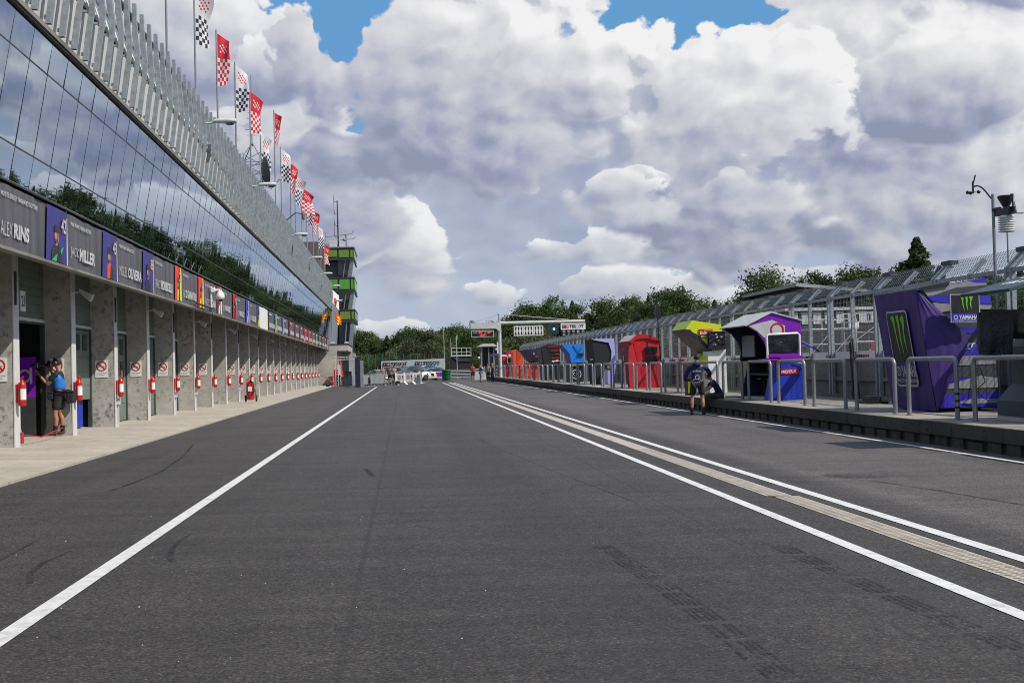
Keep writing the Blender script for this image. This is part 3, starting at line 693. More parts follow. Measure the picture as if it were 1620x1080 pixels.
BLAB = ['dark grey board with indigo panel and number 42, nearest over the garages', 'dark grey board with indigo and orange portrait panel, second over the garages', 'dark grey board with indigo panel, third from the near end over the garages',
        'grey board with red, green and lime panel, third before the dome camera', 'grey board with red and yellow panel just before the dome camera board', 'grey board with red and white panel behind the dome camera',
        'grey board with all red panel just beyond the dome camera', 'grey board with blue and lavender panel over the garages', 'grey board with blue and yellow panel just before the blank white board', 'blank white board between the printed boards over the garages']
NUM = ['42', '43', '88', '21', '49', '63', '93', '73', '54']
for k in range(23):
    y0, y1 = 18.88 + W * k, 18.88 + W * (k + 1) - .07
    if y1 > 113.5: y1 = 113.4
    L = y1 - y0; x = -6.28; mb = MB(); n = 24; blank = k == 9
    # cloth face with shallow ripples
    vs = []; rgk = random.Random(k); ph = [rgk.uniform(0, 6) for _ in range(4)]
    def rip(t): return .012 * math.sin(t * 9 + ph[0]) + .010 * math.sin(t * 21 + ph[1]) + .006 * math.sin(t * 37 + ph[2])
    for j in range(n + 1):
        t = j / n
        for z in (3.69, 4.72): vs.append((x + rip(t), y0 + L * t, z))
    mb.add(vs, [(2 * j, 2 * j + 2, 2 * j + 3, 2 * j + 1) for j in range(n)], 0, True)
    mb.box(x - .06, x - .03, y0, y1, 3.69, 4.74, 3)
    mb.box(x - .03, x + .03, y1 + .001, y1 + .05, 3.69, 4.74, 3)
    XX = x + .032
    if not blank:
        A, Bm = BCOL[k]; a0 = y0 + L * .69; a1 = y1 - .05
        if k > 2: a0 = y0 + L * .76
        vs = []
        for j in range(9):
            t = j / 8
            for z in (3.695, 4.715): vs.append((XX + .003 + rip((a0 + (a1 - a0) * t - y0) / L) * .5, a0 + (a1 - a0) * t - (.12 if z < 4 else 0) * (1 - t), z))
        mb.add(vs, [(2 * j, 2 * j + 2, 2 * j + 3, 2 * j + 1) for j in range(8)], 1, True)
        mb.quad((XX + .01, a1, 3.69), (XX + .01, a1 + .09, 3.69), (XX + .01, a1 + .07, 4.6), (XX + .01, a1 + .03, 4.6), 2)
        # portrait: shoulders, face, cap; number above
        c = (a0 + a1) / 2 - .05; w = (a1 - a0)
        mb.poly([(XX + .012, c + q * w, 3.70 + h) for q, h in ((-.32, 0), (.28, 0), (.24, .22), (.08, .34), (-.1, .34), (-.26, .2))], 4)
        mb.poly([(XX + .0135, c + q * w, h) for q, h in ((-.07, 4.0), (.03, 4.0), (.03, 4.12), (-.07, 4.12))], 5)
        mb.poly([(XX + .0145, c + q * w, 3.70 + h) for q, h in ((.0, 0), (.28, 0), (.24, .22), (.08, .33))], 6)
        mb.poly([(XX + .016, c - .02 + .11 * math.cos(q * .524) * (w / .9), 4.18 + .15 * math.sin(q * .524)) for q in range(12)], 5)
        mb.poly([(XX + .019, c - .02 + q * w, h) for q, h in ((-.13, 4.24), (.12, 4.24), (.10, 4.36), (-.05, 4.40), (-.12, 4.35))], 6)
        mb.poly([(XX + .018, c - .02 + q * w, h) for q, h in ((.01, 4.06), (.08, 4.1), (.11, 4.2), (.10, 4.24), (.03, 4.24))], 9); mb.poly([(XX + .0185, c - .02 + q * w, h) for q, h in ((-.07, 4.05), (.05, 4.05), (.08, 4.12), (-.09, 4.12))], 10)
        if k > 2: mb.quad((XX + .013, a1 - .32, 3.72), (XX + .013, a1 - .02, 3.72), (XX + .013, a1 - .02, 4.7), (XX + .013, a1 - .18, 4.7), 4)
        if k == 0:
            mb.poly([(XX + .014, c - .35, 3.70), (XX + .014, c - .05, 3.70), (XX + .014, c + .02, 3.86)], 7); mb.poly([(XX + .02, c + .18, 3.92), (XX + .02, c + .26, 3.86), (XX + .02, c + .42, 4.02), (XX + .02, c + .26, 3.97)], 7)
        if k < 9:
            mb.text(NUM[k], (XX + .021, a1 - .40, 4.27), Y_, Z_, .29, .34, 8, .03, .15); mb.text(NUM[k], (XX + .024, a1 - .385, 4.285), Y_, Z_, .26, .31, 2, .01, .15)
            f, s, team = NAMES[k]
            wtot = min(L * .58, .17 * (len(f) * .8 + len(s)) * 1.15); w1 = wtot * len(f) * .75 / (len(f) * .75 + len(s)); zb = 3.86
            mb.text(f, (XX + .004, y0 + .18, zb), Y_, Z_, .235, w1 * .95, 2, -.012, .12); mb.text(s, (XX + .004, y0 + .22 + w1, zb), Y_, Z_, .26, wtot - w1, 2, .04, .12)
            mb.text(team, (XX + .004, y0 + .22, 4.50), Y_, Z_, .085, min(1.9, .058 * len(team)), 2, .01)
        else:
            rr = random.Random(k * 5); q = y0 + .2
            while q < y0 + L * .66: ww = rr.uniform(.1, .2); mb.quad((XX, q, 3.86), (XX, q + ww, 3.86), (XX, q + ww + .03, 4.1), (XX, q + .03, 4.1), 2); q += ww + .05
            mb.quad((XX, y0 + .22, 4.5), (XX, y0 + 1.4, 4.5), (XX, y0 + 1.4, 4.58), (XX, y0 + .22, 4.58), 2)
    mats = [M_WHITE if blank else M_BANNER] + ([BCOL[k][0], M_PRINT, M_BLACK, BCOL[k][1], M_SKIN, M_BLACK, M_GREENT, M_RED, mk('shaded_skin_print', (.24, .11, .07), .5), mk('beard_print', (.10, .05, .035), .6)] if not blank else [M_WHITE, M_WHITE, M_BLACK])
    lab = BLAB[k] if k < 10 else ORD[k - 10] + ' printed grey board beyond the blank white board'
    single(mb, 'name_board', mats, lab, 'banner', BM, (x, y0, 3.69), 'name boards over the garages')
# ------------------------------------------------------------------ things on the pit building
def place(root, fr, loc, rz=0.): root.matrix_world = fr @ Matrix.Translation(loc) @ Matrix.Rotation(rz, 4, 'Z')
def proto(name, label, cat, group=None):
    o = thing(name, label, cat, I4, (0, 0, 0), 0, group); return o
def repeat(p, used, fr, loc, label, rz=0.):
    """first call moves the prototype, later ones copy it with its parts"""
    o = p if not used else dup(p); used.append(1); place(o, fr, loc, rz); o['label'] = label; return o

# no-smoking signs on the pillars
ns = proto('no_smoking_sign', 'x', 'sign', 'no smoking signs on the garage pillars')
mb = MB(); mb.box(-.16, .16, -.012, 0, 0, .46); mb.build('plate', M_WHITE, ns)
mb = MB(); c = (0, -.016, .30); mb.ring(c, .105, .135, X_, Z_); a = R_(-42); u = Vector((math.cos(a), 0, math.sin(a))); v = Vector((-u.z, 0, u.x)); cc = Vector(c) + Vector((0, -.003, 0))
mb.quad(cc - u * .11 - v * .014, cc + u * .11 - v * .014, cc + u * .11 + v * .014, cc - u * .11 + v * .014)
mb.build('ring', M_RED, ns)
mb = MB(); mb.box(-.075, .055, -.0145, -.0125, .287, .303); mb.box(.06, .08, -.0145, -.0125, .287, .303)
mb.text('KOURENI ZAKAZANO', (-.13, -.0135, .10), X_, Z_, .025, .26); mb.text('NO SMOKING', (-.13, -.0135, .05), X_, Z_, .025, .20)
mb.build('lettering', M_BLACK, ns)
used = []; cnt = 0
for i in range(NB):
    if i == 7: continue
    x = -7.63 if i > 0 else -7.58
    repeat(ns, used, BM, (x, PY(i) - .003, 1.50 if i else 1.47), ('leftmost' if cnt == 0 else ORD[cnt]) + ' no smoking sign along the garage pillars counting from the near end'); cnt += 1

# fire extinguishers, one on each pillar
fe = proto('fire_extinguisher', 'x', 'fire extinguisher', 'fire extinguishers on the garage pillars')
mb = MB(); mb.lathe((0, 0, 0), [(.054, 0), (.074, .02), (.076, .06), (.076, .40), (.063, .45), (.03, .475), (.028, .50)], 16); mb.build('cylinder', M_RED, fe)
mb = MB(); vs = []
for q in range(7):
    a = R_(-95 + q * 16); vs += [(0.0775 * math.cos(a), 0.0775 * math.sin(a), .12), (0.0775 * math.cos(a), 0.0775 * math.sin(a), .33)]
mb.add(vs, [(2 * i, 2 * i + 2, 2 * i + 3, 2 * i + 1) for i in range(6)], 0, True); mb.build('paper_label', M_WHITE, fe)
mb = MB(); mb.box(-.015, .015, -.03, .03, .50, .53); mb.hexa([(-.012, -.02, .531), (.012, -.02, .531), (.012, .10, .56), (-.012, .10, .56)], [(-.012, -.02, .55), (.012, -.02, .55), (.012, .10, .58), (-.012, .10, .58)]); mb.build('handle', M_RED, fe)
mb = MB(); mb.tube([(0, .02, .51), (0, .12, .50), (0, .16, .42), (0, .155, .3)], .012, 6); mb.build('hose', M_BLACK, fe)
mb = MB(); mb.box(-.12, -.086, -.02, .02, .06, .42); mb.build('bracket', M_REDF, fe)
used = []
for i in range(NB): repeat(fe, used, BM, (-7.165, PY(i) + .05, .99), ('nearest' if i == 0 else ORD[i]) + ' red fire extinguisher on the garage pillars counting from the near end')
# small white call boxes low on some pillars
cb = proto('junction_box', 'x', 'junction box', 'junction boxes low on the pillars')
mb = MB(); mb.box(0, .07, -.09, .09, 0, .17); mb.build('box', M_LGREY, cb); mb = MB(); mb.tube([(.035, 0, 0), (.035, 0, -.5)], .014, 6); mb.build('cable_pipe', M_LGREY, cb)
used = []
for i in (2, 4, 5, 8, 13): repeat(cb, used, BM, (-7.283, PY(i) + .15, .78), 'pale junction box under the %s fire extinguisher on the garage pillars' % ORD[i])
# wall spotlights under the overhang
wl = proto('wall_spotlight', 'x', 'spotlight', 'spotlights on the garage pillars')
mb = MB(); mb.tube([(-.02, 0, 0), (.12, 0, .0), (.17, 0, .03)], .02, 6); mb.build('bracket', M_LGREY, wl)
mb = MB(); mb.hexa([(.12, -.08, .08), (.16, -.08, -.03), (.16, .10, -.03), (.12, .10, .08)], [(.44, -.10, -.06), (.36, -.10, -.22), (.36, .12, -.22), (.44, .12, -.06)]); mb.build('housing', M_LGREY, wl, bevel=.008)
mb = MB(); mb.quad((.436, -.085, -.075), (.366, -.085, -.208), (.366, .105, -.208), (.436, .105, -.075)); o = mb.build('lens', M_LGREY, wl)
for v in o.data.vertices: v.co.x += .006; v.co.z -= .001
used = []
for n, i in enumerate(range(1, 18, 2)): repeat(wl, used, BM, (-7.27, PY(i) + .15, 3.48), ('nearest' if n == 0 else ORD[n]) + ' grey spotlight on the pillars below the name boards')
# street light heads sticking out of the fins
st = proto('street_light', 'x', 'street light', 'street lights on the fin screen')
mb = MB(); mb.tube([(-.1, 0, -.03), (.15, 0, 0), (.28, 0, .02)], .03, 8); mb.build('arm', M_LGREY, st)
mb = MB(); n = 10; vs = []
for j in range(9):
    t = j / 8; x = .2 + .72 * t; w = .05 + .12 * math.sin(math.pi * min(1, t * .62 + .12)) ** 1.1 * (1 if t < .9 else .8); hh = .05 + .07 * math.sin(math.pi * min(1, t * .7 + .1))
    for q in range(n): a = 2 * math.pi * q / n; vs.append((x, w * math.cos(a), .03 + hh * (math.sin(a) if math.sin(a) > 0 else .5 * math.sin(a))))
mb.add(vs, [(j * n + q, j * n + (q + 1) % n, (j + 1) * n + (q + 1) % n, (j + 1) * n + q) for j in range(8) for q in range(n)], 0, True); mb.add(vs[-n:], [tuple(range(n))]); mb.add(vs[:n], [tuple(range(n - 1, -1, -1))]); mb.build('housing', M_LGREY, st)
mb = MB(); mb.ball((.70, 0, -.02), .1, 8, 0, (1.5, 1, .7)); mb.build('lens', M_TGLASS, st)
used = []
for n, y in enumerate((37.0, 49.5, 67.5, 81.3, 94.6, 108.5, 112.5)):
    repeat(st, used, BM, (-5.72, y, 9.55 if n < 6 else 8.4), ('nearest' if n == 0 else 'farthest' if n == 6 else ORD[n]) + ' pale street light head jutting from the fins of the pit building')

# flags on the roof
def flag(i, y, top, red, wide, droop, x=-7.0, fh=2.15):
    f = thing('flag', '', 'flag', BM, (x, y, 9.0), 0, 'flags on the pit building roof')
    MB().tube([(x, y, 9.0), (x, y, top)], [.045, .03], 8).build('pole', M_GREY, f)
    mb = MB(); nu, nv = 10, 26; rg = random.Random(i * 11); p1, p2 = rg.uniform(0, 6), rg.uniform(0, 6); vs = []
    zt = top - (.15 if i != 6 else 1.3)
    for b in range(nv + 1):
        for a in range(nu + 1):
            u, v = a / nu, b / nv
            # cloth hangs: the free edge sags at the top, folds deepen downwards
            ww = wide * (1.05 - droop * v) ; ang = R_(rg.uniform(0, 0)) + .5 * math.sin(v * 3 + p1) * u + .35
            dx = u * ww * math.cos(ang) + .03 * math.sin(v * 8 + p2) * u; dy = u * ww * math.sin(ang) * .6 + .07 * math.sin(u * 7 + v * 5 + p1) * u
            dz = -v * fh - u * (.55 * (1 - v) ** 1.5 + .05) * wide * 1.1 + .05 * math.sin(u * 5 + p2) * v
            vs.append((x + .04 + dx, y + dy, zt + dz))
    fs, ms = [], []
    for b in range(nv):
        for a in range(nu):
            fs.append((b * (nu + 1) + a, b * (nu + 1) + a + 1, (b + 1) * (nu + 1) + a + 1, (b + 1) * (nu + 1) + a))
            if b >= 12: ms.append((1 if red else 2) if (a // 2 + (b - 12) // 2) % 2 else 0)
            elif red: ms.append(0 if (4 <= b <= 8 and 2 <= a <= 7 and (a * 7 + b * 5 + i) % 3 == 0) else 1)
            else: ms.append(1 if (3 <= b <= 8 and 2 <= a <= 7 and (a * 7 + b * 5 + i) % 3 == 0) else 0)
    for q, m in zip(fs, ms): mb.f.append(q); mb.m.append(m); mb.sm.append(True)
    mb.v = vs; mb.build('cloth', [FW, FR, FK], f); return f
FW = mk('flag_white', (.62, .62, .64), .8, var=.08); FR = mk('flag_red', (.58, .012, .03), .75, var=.12); FK = mk('flag_black', (.02, .022, .045), .8)
FL = [(31.6, 17.0, 1, .75, .2), (37.3, 17.1, 0, .62, .15), (42.9, 16.9, 1, .5, .25) , (48.0, 15.82, 1, .50, .18), (53.6, 16.0, 0, .62, .2), (59.1, 16.1, 1, .72, .35), (63.7, 16.1, 0, .62, .2), (71.4, 17.8, 1, .42, .6), (75.2, 16.28, 0, .65, .2), (82.2, 16.6, 1, .55, .5),
      (86.0, 16.36, 0, .75, .2), (92.2, 16.46, 1, 1.1, .1), (97.5, 16.3, 0, .6, .2), (104.9, 16.4, 1, .6, .3), (112.5, 15.9, 0, .6, .2), (122, 15.2, 1, .6, .2)]
FL = [(32.0, 16.0, 0, .8, .1), (37.3, 16.02, 1, .75, .1), (42.7, 15.95, 0, .62, .12)] + [q for q in FL if q[0] > 47.9]
for i, (y, top, red, wd, dr) in enumerate(FL):
    f = flag(i, y, top, red, wd, dr); f['label'] = ('nearest ' if i == 0 else ORD[i] + ' ') + ('red and white' if red else 'white and black') + ' chequered flag along the pit building roof'

# lattice mast, dish, microphone boom, dome camera
t = thing('antenna_mast', 'thin lattice antenna mast on the roof beside the dark satellite dish', 'antenna', BM, (-7.2, 61.5, 9.0))
mb = MB(); a = .55
for (p, q) in ((-a, -a), (a, -a), (a, a), (-a, a)): mb.tube([(-7.2 + p, 61.5 + q, 9.0), (-7.2 + p * .8, 61.5 + q * .8, 13.0), (-7.2, 61.5, 13.8)], .03, 5)
for k in range(8):
    z = 9.2 + k * .5; s = 1 if k % 2 else -1; b = a * (1 - .2 * (z - 9) / 4)
    for (p, q, r, w) in ((-1, -1, 1, -1), (1, -1, 1, 1), (1, 1, -1, 1), (-1, 1, -1, -1)): mb.tube([(-7.2 + p * b, 61.5 + q * b, z), (-7.2 + r * b, 61.5 + w * b, z + .5)], .018, 4); mb.tube([(-7.2 + p * b, 61.5 + q * b, z), (-7.2 + r * b, 61.5 + w * b, z)], .018, 4)
mb.build('lattice', M_GREY, t)
mb = MB(); mb.tube([(-7.2, 61.5, 13.6), (-7.2, 61.5, 17.4)], [.035, .02], 6)
for k, w in enumerate((.28, .34, .3, .26, .2)): z = 14.2 + k * .3; mb.tube([(-7.2 - w, 61.5, z), (-7.2 + w, 61.5, z)], .014, 4)
mb.build('aerial', M_GREY, t)
t = thing('satellite_dish', 'dark satellite dish tilted to the sky above the fins', 'satellite dish', BM, (-6.6, 62, 10))
mb = MB(); pr = [(.02, 0)] + [(.78 * k / 8, .22 * (k / 8) ** 2) for k in range(1, 9)] + [(.78 * k / 8, .22 * (k / 8) ** 2 + .03) for k in range(8, 0, -1)]
mb.lathe((0, 0, 0), pr, 28, 0); Rt = Matrix.Translation((-6.72, 61.5, 12.25)) @ Matrix.Rotation(R_(82), 4, 'Y') @ Matrix.Rotation(R_(-18), 4, 'X'); mb.v = [tuple(Rt @ Vector(v)) for v in mb.v]; mb.build('reflector', mk('dish_grey', (.05, .06, .065), .5), t)
mb = MB(); mb.tube([(-6.6, 62, 9), (-6.75, 61.7, 12.1)], .07, 8); mb.tube([(-6.6, 61.5, 11.5), (-6.2, 61.0, 11.25), (-5.7, 60.8, 11.75)], .025, 6); mb.build('mount', M_LGREY, t)
mb = MB(); mb.box(-5.82, -5.6, 60.7, 60.95, 11.68, 11.95); mb.build('feed_horn', M_LGREY, t)
t = thing('microphone_boom', 'furry grey microphone on a boom over the fins', 'microphone', BM, (-5.8, 66.5, 10.1))
MB().tube([(-6.0, 67, 10.35), (-5.4, 66.5, 10.72), (-4.98, 66.2, 10.62)], .03, 6).build('boom', M_DKGREY, t)
mb = MB(); mb.ball((-4.93, 66.2, 10.5), .13, 10, 0, (.8, .8, 1.9)); mb.build('windshield', mk('fur_grey', (.16, .15, .13), .95, bump=1.), t)
t = thing('dome_camera', 'white dome camera on a bracket in front of the name boards', 'camera', BM, (-6.2, 40.2, 4.3))
mb = MB(); mb.box(-6.22, -6.18, 40.16, 40.28, 3.8, 4.55); mb.box(-6.18, -5.92, 40.18, 40.26, 4.40, 4.47); mb.box(-6.2, -6.08, 40.12, 40.32, 4.36, 4.52); mb.build('bracket', M_WHITE, t)
mb = MB(); mb.lathe((-5.90, 40.22, 4.02), [(.07, .07), (.13, .10), (.15, .18), (.13, .27), (.08, .34), (.05, .40)], 18); mb.build('housing', M_WHITE, t)
mb = MB(); mb.ball((-5.90, 40.22, 4.10), .085, 10); mb.build('dome', M_DGLASS, t)
mb = MB(); mb.tube([(-6.15, 36.9, 3.78), (-6.15, 40.15, 3.78)], .03, 6); mb.build('conduit', M_BLACK, t)
t = thing('wire_bracket', 'row of thin wire spikes standing on the ledge above the boards', 'bracket', BM, (-6.25, 33, 4.8))
mb = MB()
for q in range(4): y = 34.0 + q * 1.3; mb.tube([(-6.25, y, 4.83), (-6.2, y - .25, 5.05)], .006, 4); mb.tube([(-6.25, y, 4.83), (-6.2, y + .3, 5.08), (-6.2, y + .75, 5.0)], .006, 4)
mb.build('spike', M_GREY, t)
# garage number plate and purple board inside the open garage, barrier tape
t = thing('number_plate', 'white plate numbered 21 on the corner of the open garage', 'sign', BM, (-7.4, 23.3, 2.85))
MB().box(-7.30, -7.28, 23.32, 23.62, 2.86, 3.26).build('plate', M_WHITE, t) ; mb = MB(); mb.text('21', (-7.275, 23.36, 2.95), Y_, Z_, .22, .22, 0, .02); mb.build('lettering', M_BLACK, t)
mb = MB(); mb.box(-8.9, -8.02, 26.6, 26.65, 1.1, 2.0, 0); mb.ring((-8.24, 26.59, 1.58), .10, .15, X_, Z_, 1); mb.box(-8.13, -8.08, 26.585, 26.599, 1.4, 1.76, 1); mb.box(-8.9, -8.02, 26.601, 26.64, .25, 1.099, 2)
single(mb, 'garage_board', [M_PURP, M_LGREY, M_DKGREY], 'purple board with a large white letter a inside the open garage', 'board', BM, (-8.45, 26.62, .25))
mb = MB(); mb.tube([(-7.25, 23.2, .42), (-7.3, 24.6, .30), (-7.3, 26.1, .42)], .012, 5); mb.tube([(-7.25, 23.2, .25), (-7.25, 23.2, .47)], .03, 8)
single(mb, 'barrier_tape', M_REDF, 'red tape strung low across the open garage', 'tape', BM, (-7.25, 23.2, .25))
t = thing('tripod_stand', 'light stand with thin chrome legs inside the open garage doorway', 'stand', BM, (-7.75, 24.1, .23))
mb = MB()
for q in range(3): a = q * 2.1; mb.tube([(-7.75 + .25 * math.cos(a), 24.1 + .25 * math.sin(a), .24), (-7.75 + .05 * math.cos(a), 24.1 + .05 * math.sin(a), 1.0)], .014, 6)
mb.build('leg', M_RAIL, t); MB().tube([(-7.75, 24.1, .6), (-7.75, 24.1, 1.5)], .016, 6).build('pole', M_RAIL, t)
mb = MB(); mb.box(-7.97, -7.92, PY(7) + 1.2, PY(7) + 2.6, 2.0, 2.6); single(mb, 'notice_board', M_DKGREY, 'dark notice panel on the pale green garage door without a sign', 'notice', BM, (-7.95, PY(7) + 1.9, 2.0))
# wheeled extinguisher
t = thing('wheeled_extinguisher', 'large red wheeled fire extinguisher on the apron', 'fire extinguisher', BM, (-6.55, 53.4, .2))
mb = MB(); mb.lathe((-6.55, 53.4, .30), [(.1, 0), (.17, .04), (.175, .1), (.175, .72), (.13, .84), (.05, .88)], 18); mb.build('cylinder', M_RED, t)
for s in (-1, 1): mb = MB(); mb.lathe((-6.55 + s * .24, 53.55, .37), [(.05, -.03), (.15, -.03), (.15, .03), (.05, .03)], 16, 0, 'x'); mb.build('wheel', M_TYRE, t)
mb = MB(); mb.tube([(-6.75, 53.6, .5), (-6.75, 53.6, 1.25), (-6.35, 53.6, 1.25), (-6.35, 53.6, .5)], .02, 6); mb.build('frame', M_RED, t)
mb = MB(); mb.tube([(-6.55, 53.3, 1.18), (-6.4, 53.2, 1.1), (-6.36, 53.2, .7), (-6.5, 53.2, .5)], .03, 7); mb.build('hose', M_BLACK, t)
mb = MB(); mb.box(-6.64, -6.46, 53.21, 53.222, .7, .92); mb.build('paper_label', M_WHITE, t)

# ------------------------------------------------------------------ control tower beyond the building
t = thing('control_tower', 'dark control tower with stacked lime green boxes and tilted glass storeys', 'control tower', BM, (-6.4, 132, .1))
mb = MB(); mb.box(-8.6, -5.9, 130.2, 137, -.5, 16.0); mb.build('core', M_GREYCL, t)
for (z0, z1, m) in ((7.0, 8.42, M_GREENP), (10.36, 12.02, M_GREENB), (13.92, 15.3, M_GREENP)):
    mb = MB(); mb.box(-9.6, -4.05, 128.0, 138, z0, z0 + .16); mb.box(-9.6, -4.05, 128.0, 138, z1 - .12, z1); mb.box(-9.5, -4.12, 128.14, 137.9, z0 + .161, z1 - .121); b = mb.build('storey', M_DKGREY, t)
    for (xa, xb) in ((-9.3, -7.6), (-7.45, -5.95), (-5.75, -4.62), (-4.47, -4.2)): mb = MB(); mb.box(xa, xb, 128.07, 128.13, z0 + .32 if xb > -5 else z0 + .38, z1 - .2); mb.build('pane', m, b)
    mb = MB(); mb.box(-4.115, -4.06, 128.4, 137.5, z0 + .35, z1 - .22); mb.build('pane', m, b)
for (z0, z1, xa, xb) in ((8.42, 10.36, -4.45, -4.1), (12.02, 13.92, -4.42, -4.08), (3.6, 7.0, -4.5, -4.2)):
    mb = MB(); mb.hexa([(-5.9, 128.9, z0), (xa - .05, 128.9, z0), (xa - .05, 137, z0), (-5.9, 137, z0)], [(-5.9, 128.5, z1), (xb - .05, 128.5, z1), (xb - .05, 137, z1), (-5.9, 137, z1)]); mb.build('glass_storey', M_TGLASS, t)
    mb = MB()
    for x in (xa, -5.3): dx = (xb - xa); mb.hexa([(x - .35 * (x == xa) - .1, 128.5, z0), (x, 128.5, z0), (x, 128.9, z0), (x - .35 * (x == xa) - .1, 128.9, z0)], [(x + dx - .3 * (x == xa) - .1, 128.1, z1), (x + dx, 128.1, z1), (x + dx, 128.5, z1), (x + dx - .3 * (x == xa) - .1, 128.5, z1)])
    mb.build('strut', M_GREYCL, t)
mb = MB(); mb.box(-9.6, -4.4, 129.2, 137.5, 3.2, 3.59); mb.box(-4.75, -4.5, 129.3, 129.7, -.5, 3.2); mb.box(-5.9, -4.5, 130, 137, -.5, 3.2); mb.build('base', M_GREYCL, t)
mb = MB(); mb.box(-9.65, -4.0, 127.95, 138.05, 15.3, 15.42); mb.build('roof', M_GREYCL, t)
mb = MB(); mb.tube([(-5.85, 130, 15.4), (-5.88, 130, 20.9)], [.10, .07], 6)
for z in (16.7, 18.0, 19.3, 20.7): mb.tube([(-5.87, 130, z), (-6.2, 130, z + .05), (-6.25, 130, z + .5)], .03, 5)
mb.tube([(-6.25, 130, 16.8), (-6.27, 130, 21.5)], .02, 5); mb.build('antenna', M_DKGREY, t)
mb = MB(); mb.tube([(-7.3, 129.5, 16.7), (-4.3, 129.5, 17.0), (-4.1, 129.5, 17.4)], .045, 5); mb.tube([(-6, 129.6, 16.3), (-4.1, 129.6, 16.45), (-3.9, 129.6, 16.7)], .04, 5); mb.tube([(-4.9, 129.5, 15.4), (-4.95, 129.5, 16.95)], .11, 6); mb.ball((-5.15, 129.4, 16.35), .2, 8); mb.tube([(-7.2, 129.5, 15.4), (-7.2, 129.5, 17.2)], .04, 5); mb.build('roof_rig', M_GREY, t)
mb = MB(); mb.box(-6.75, -5.95, 128.6, 129.2, 15.42, 16.2); mb.box(-5.7, -5.2, 128.6, 129, 15.42, 15.9); mb.build('roof_cabinet', M_LGREY, t)
# brown upper block seen between the flags
mb = MB(); mb.box(-13, -7.2, 118, 128, 8.95, 14.6); mb.box(-13, -7.3, 118.2, 127, 14.6, 14.9); mb.box(-8.6, -7.0, 116.5, 118, 10.6, 11.0)
single(mb, 'roof_block', mk('brown_cladding', (.10, .085, .075), .6), 'brown plant block on the roof in front of the control tower', 'plant room', BM, (-10, 123, 8.9))
# ------------------------------------------------------------------ pit wall (right), frame RM
def XZ(x, z, y): return (x, y, z)
NEG_Y = Vector((0, -1, 0))
# tubular rails along the platform edge
pr_ = proto('pit_rail', 'x', 'railing', 'tubular steel rails along the pit wall')
mb = MB(); r = .12; pts = [(0, 0, 0), (0, 0, 1.14 - r)]
for q in range(1, 6): a = R_(18 * q); pts.append((0, r - r * math.cos(a), 1.14 - r + r * math.sin(a)))
pts += [(0, 2.0 - p[1], p[2]) for p in reversed(pts)]
mb.tube(pts, .044, 10); mb.lathe((0, 0, 0), [(.07, 0), (.07, .012)], 10); mb.lathe((0, 2., 0), [(.07, 0), (.07, .012)], 10)
mesh_ = mb.build('tube', M_RAIL, pr_); bpy.data.objects.remove(pr_)
rail = mesh_; rail.name = 'pit_rail'; rail.parent = None; tag(rail, 'x', 'railing', 'tubular steel rails along the pit wall'); used = []
for k in range(-2, 39):
    o = repeat(rail, used, RM, (10.3, 20.2 + 2.65 * k, .271), 'x')
    o['label'] = '%s tubular steel rail on the pit wall counting from the near end' % ('nearest' if k == -2 else ORD[k + 2])
# black tape bands on one post
mb = MB()
for z in (.48, .60, .73): mb.lathe((10.3, 20.2, z), [(.047, 0), (.047, .04)], 10)
single(mb, 'tape_band', M_BLACK, 'black tape bands round a near rail post', 'tape', RM, (10.3, 20.2, .48))

# wall behind the platform
wy0, wy1 = -10, 126
t = thing('pit_wall', 'concrete pit wall with a white top band under the catch fence', 'wall', RM, (13.45, 58, .27))
mb = MB(); mb.box(13.3, 13.75, wy0, wy1, -1.3, 1.42); mb.box(13.22, 13.299, wy0, wy1, .78, .88); mb.box(13.1, 13.299, wy0, wy1, .271, .36); mb.build('wall', M_WALLC, t)
mb = MB(); mb.box(13.26, 13.32, wy0, wy1, 1.421, 1.64, 0)
rg = random.Random(9); y = 8.
while y < 120:
    n = rg.randint(5, 12)
    for q in range(n): mb.box(13.25, 13.259, y, y + .08, 1.46, 1.53, 1 + (q // 3 + n) % 2); y += .12
    y += rg.uniform(.3, 1.5)
mb.build('banner_band', [M_BAND, M_BLACK, M_RED], t)
# catch fence
CF = thing('catch_fence', 'tall galvanised catch fence with a cranked top along the pit wall', 'fence', RM, (13.4, 58, 1.4))
PW = 3.44; NP = 35; yb = 33.7 - PW * 9
mbr = 3.32; tx, tz = .36, .30
for k in range(NP + 1):
    for d in ((-.11, .11, PW / 2) if k < NP else (-.11,)):
        y = yb + k * PW + d; mb = MB(); w = .042
        z0 = .30 if abs(d) < .2 else 1.43
        mb.box(13.16, 13.26, y - w, y + w, z0, mbr, 0)
        mb.hexa([(13.16, y - .055, mbr + .002), (13.26, y - .055, mbr + .002), (13.26, y + .055, mbr + .002), (13.16, y + .055, mbr + .002)], [(13.16 + tx, y - .055, mbr + tz + .06), (13.26 + tx, y - .055, mbr + tz), (13.26 + tx, y + .055, mbr + tz), (13.16 + tx, y + .055, mbr + tz + .06)])
        if d == -.11: mb.box(13.5, 13.72, y - .10, y + .36, mbr + tz + .061, mbr + tz + .16, 1)
        mb.build('post', [M_STEEL, M_DKGREY], CF)
wire = mk('fence_wire', (.25, .27, .285), .5, .5)
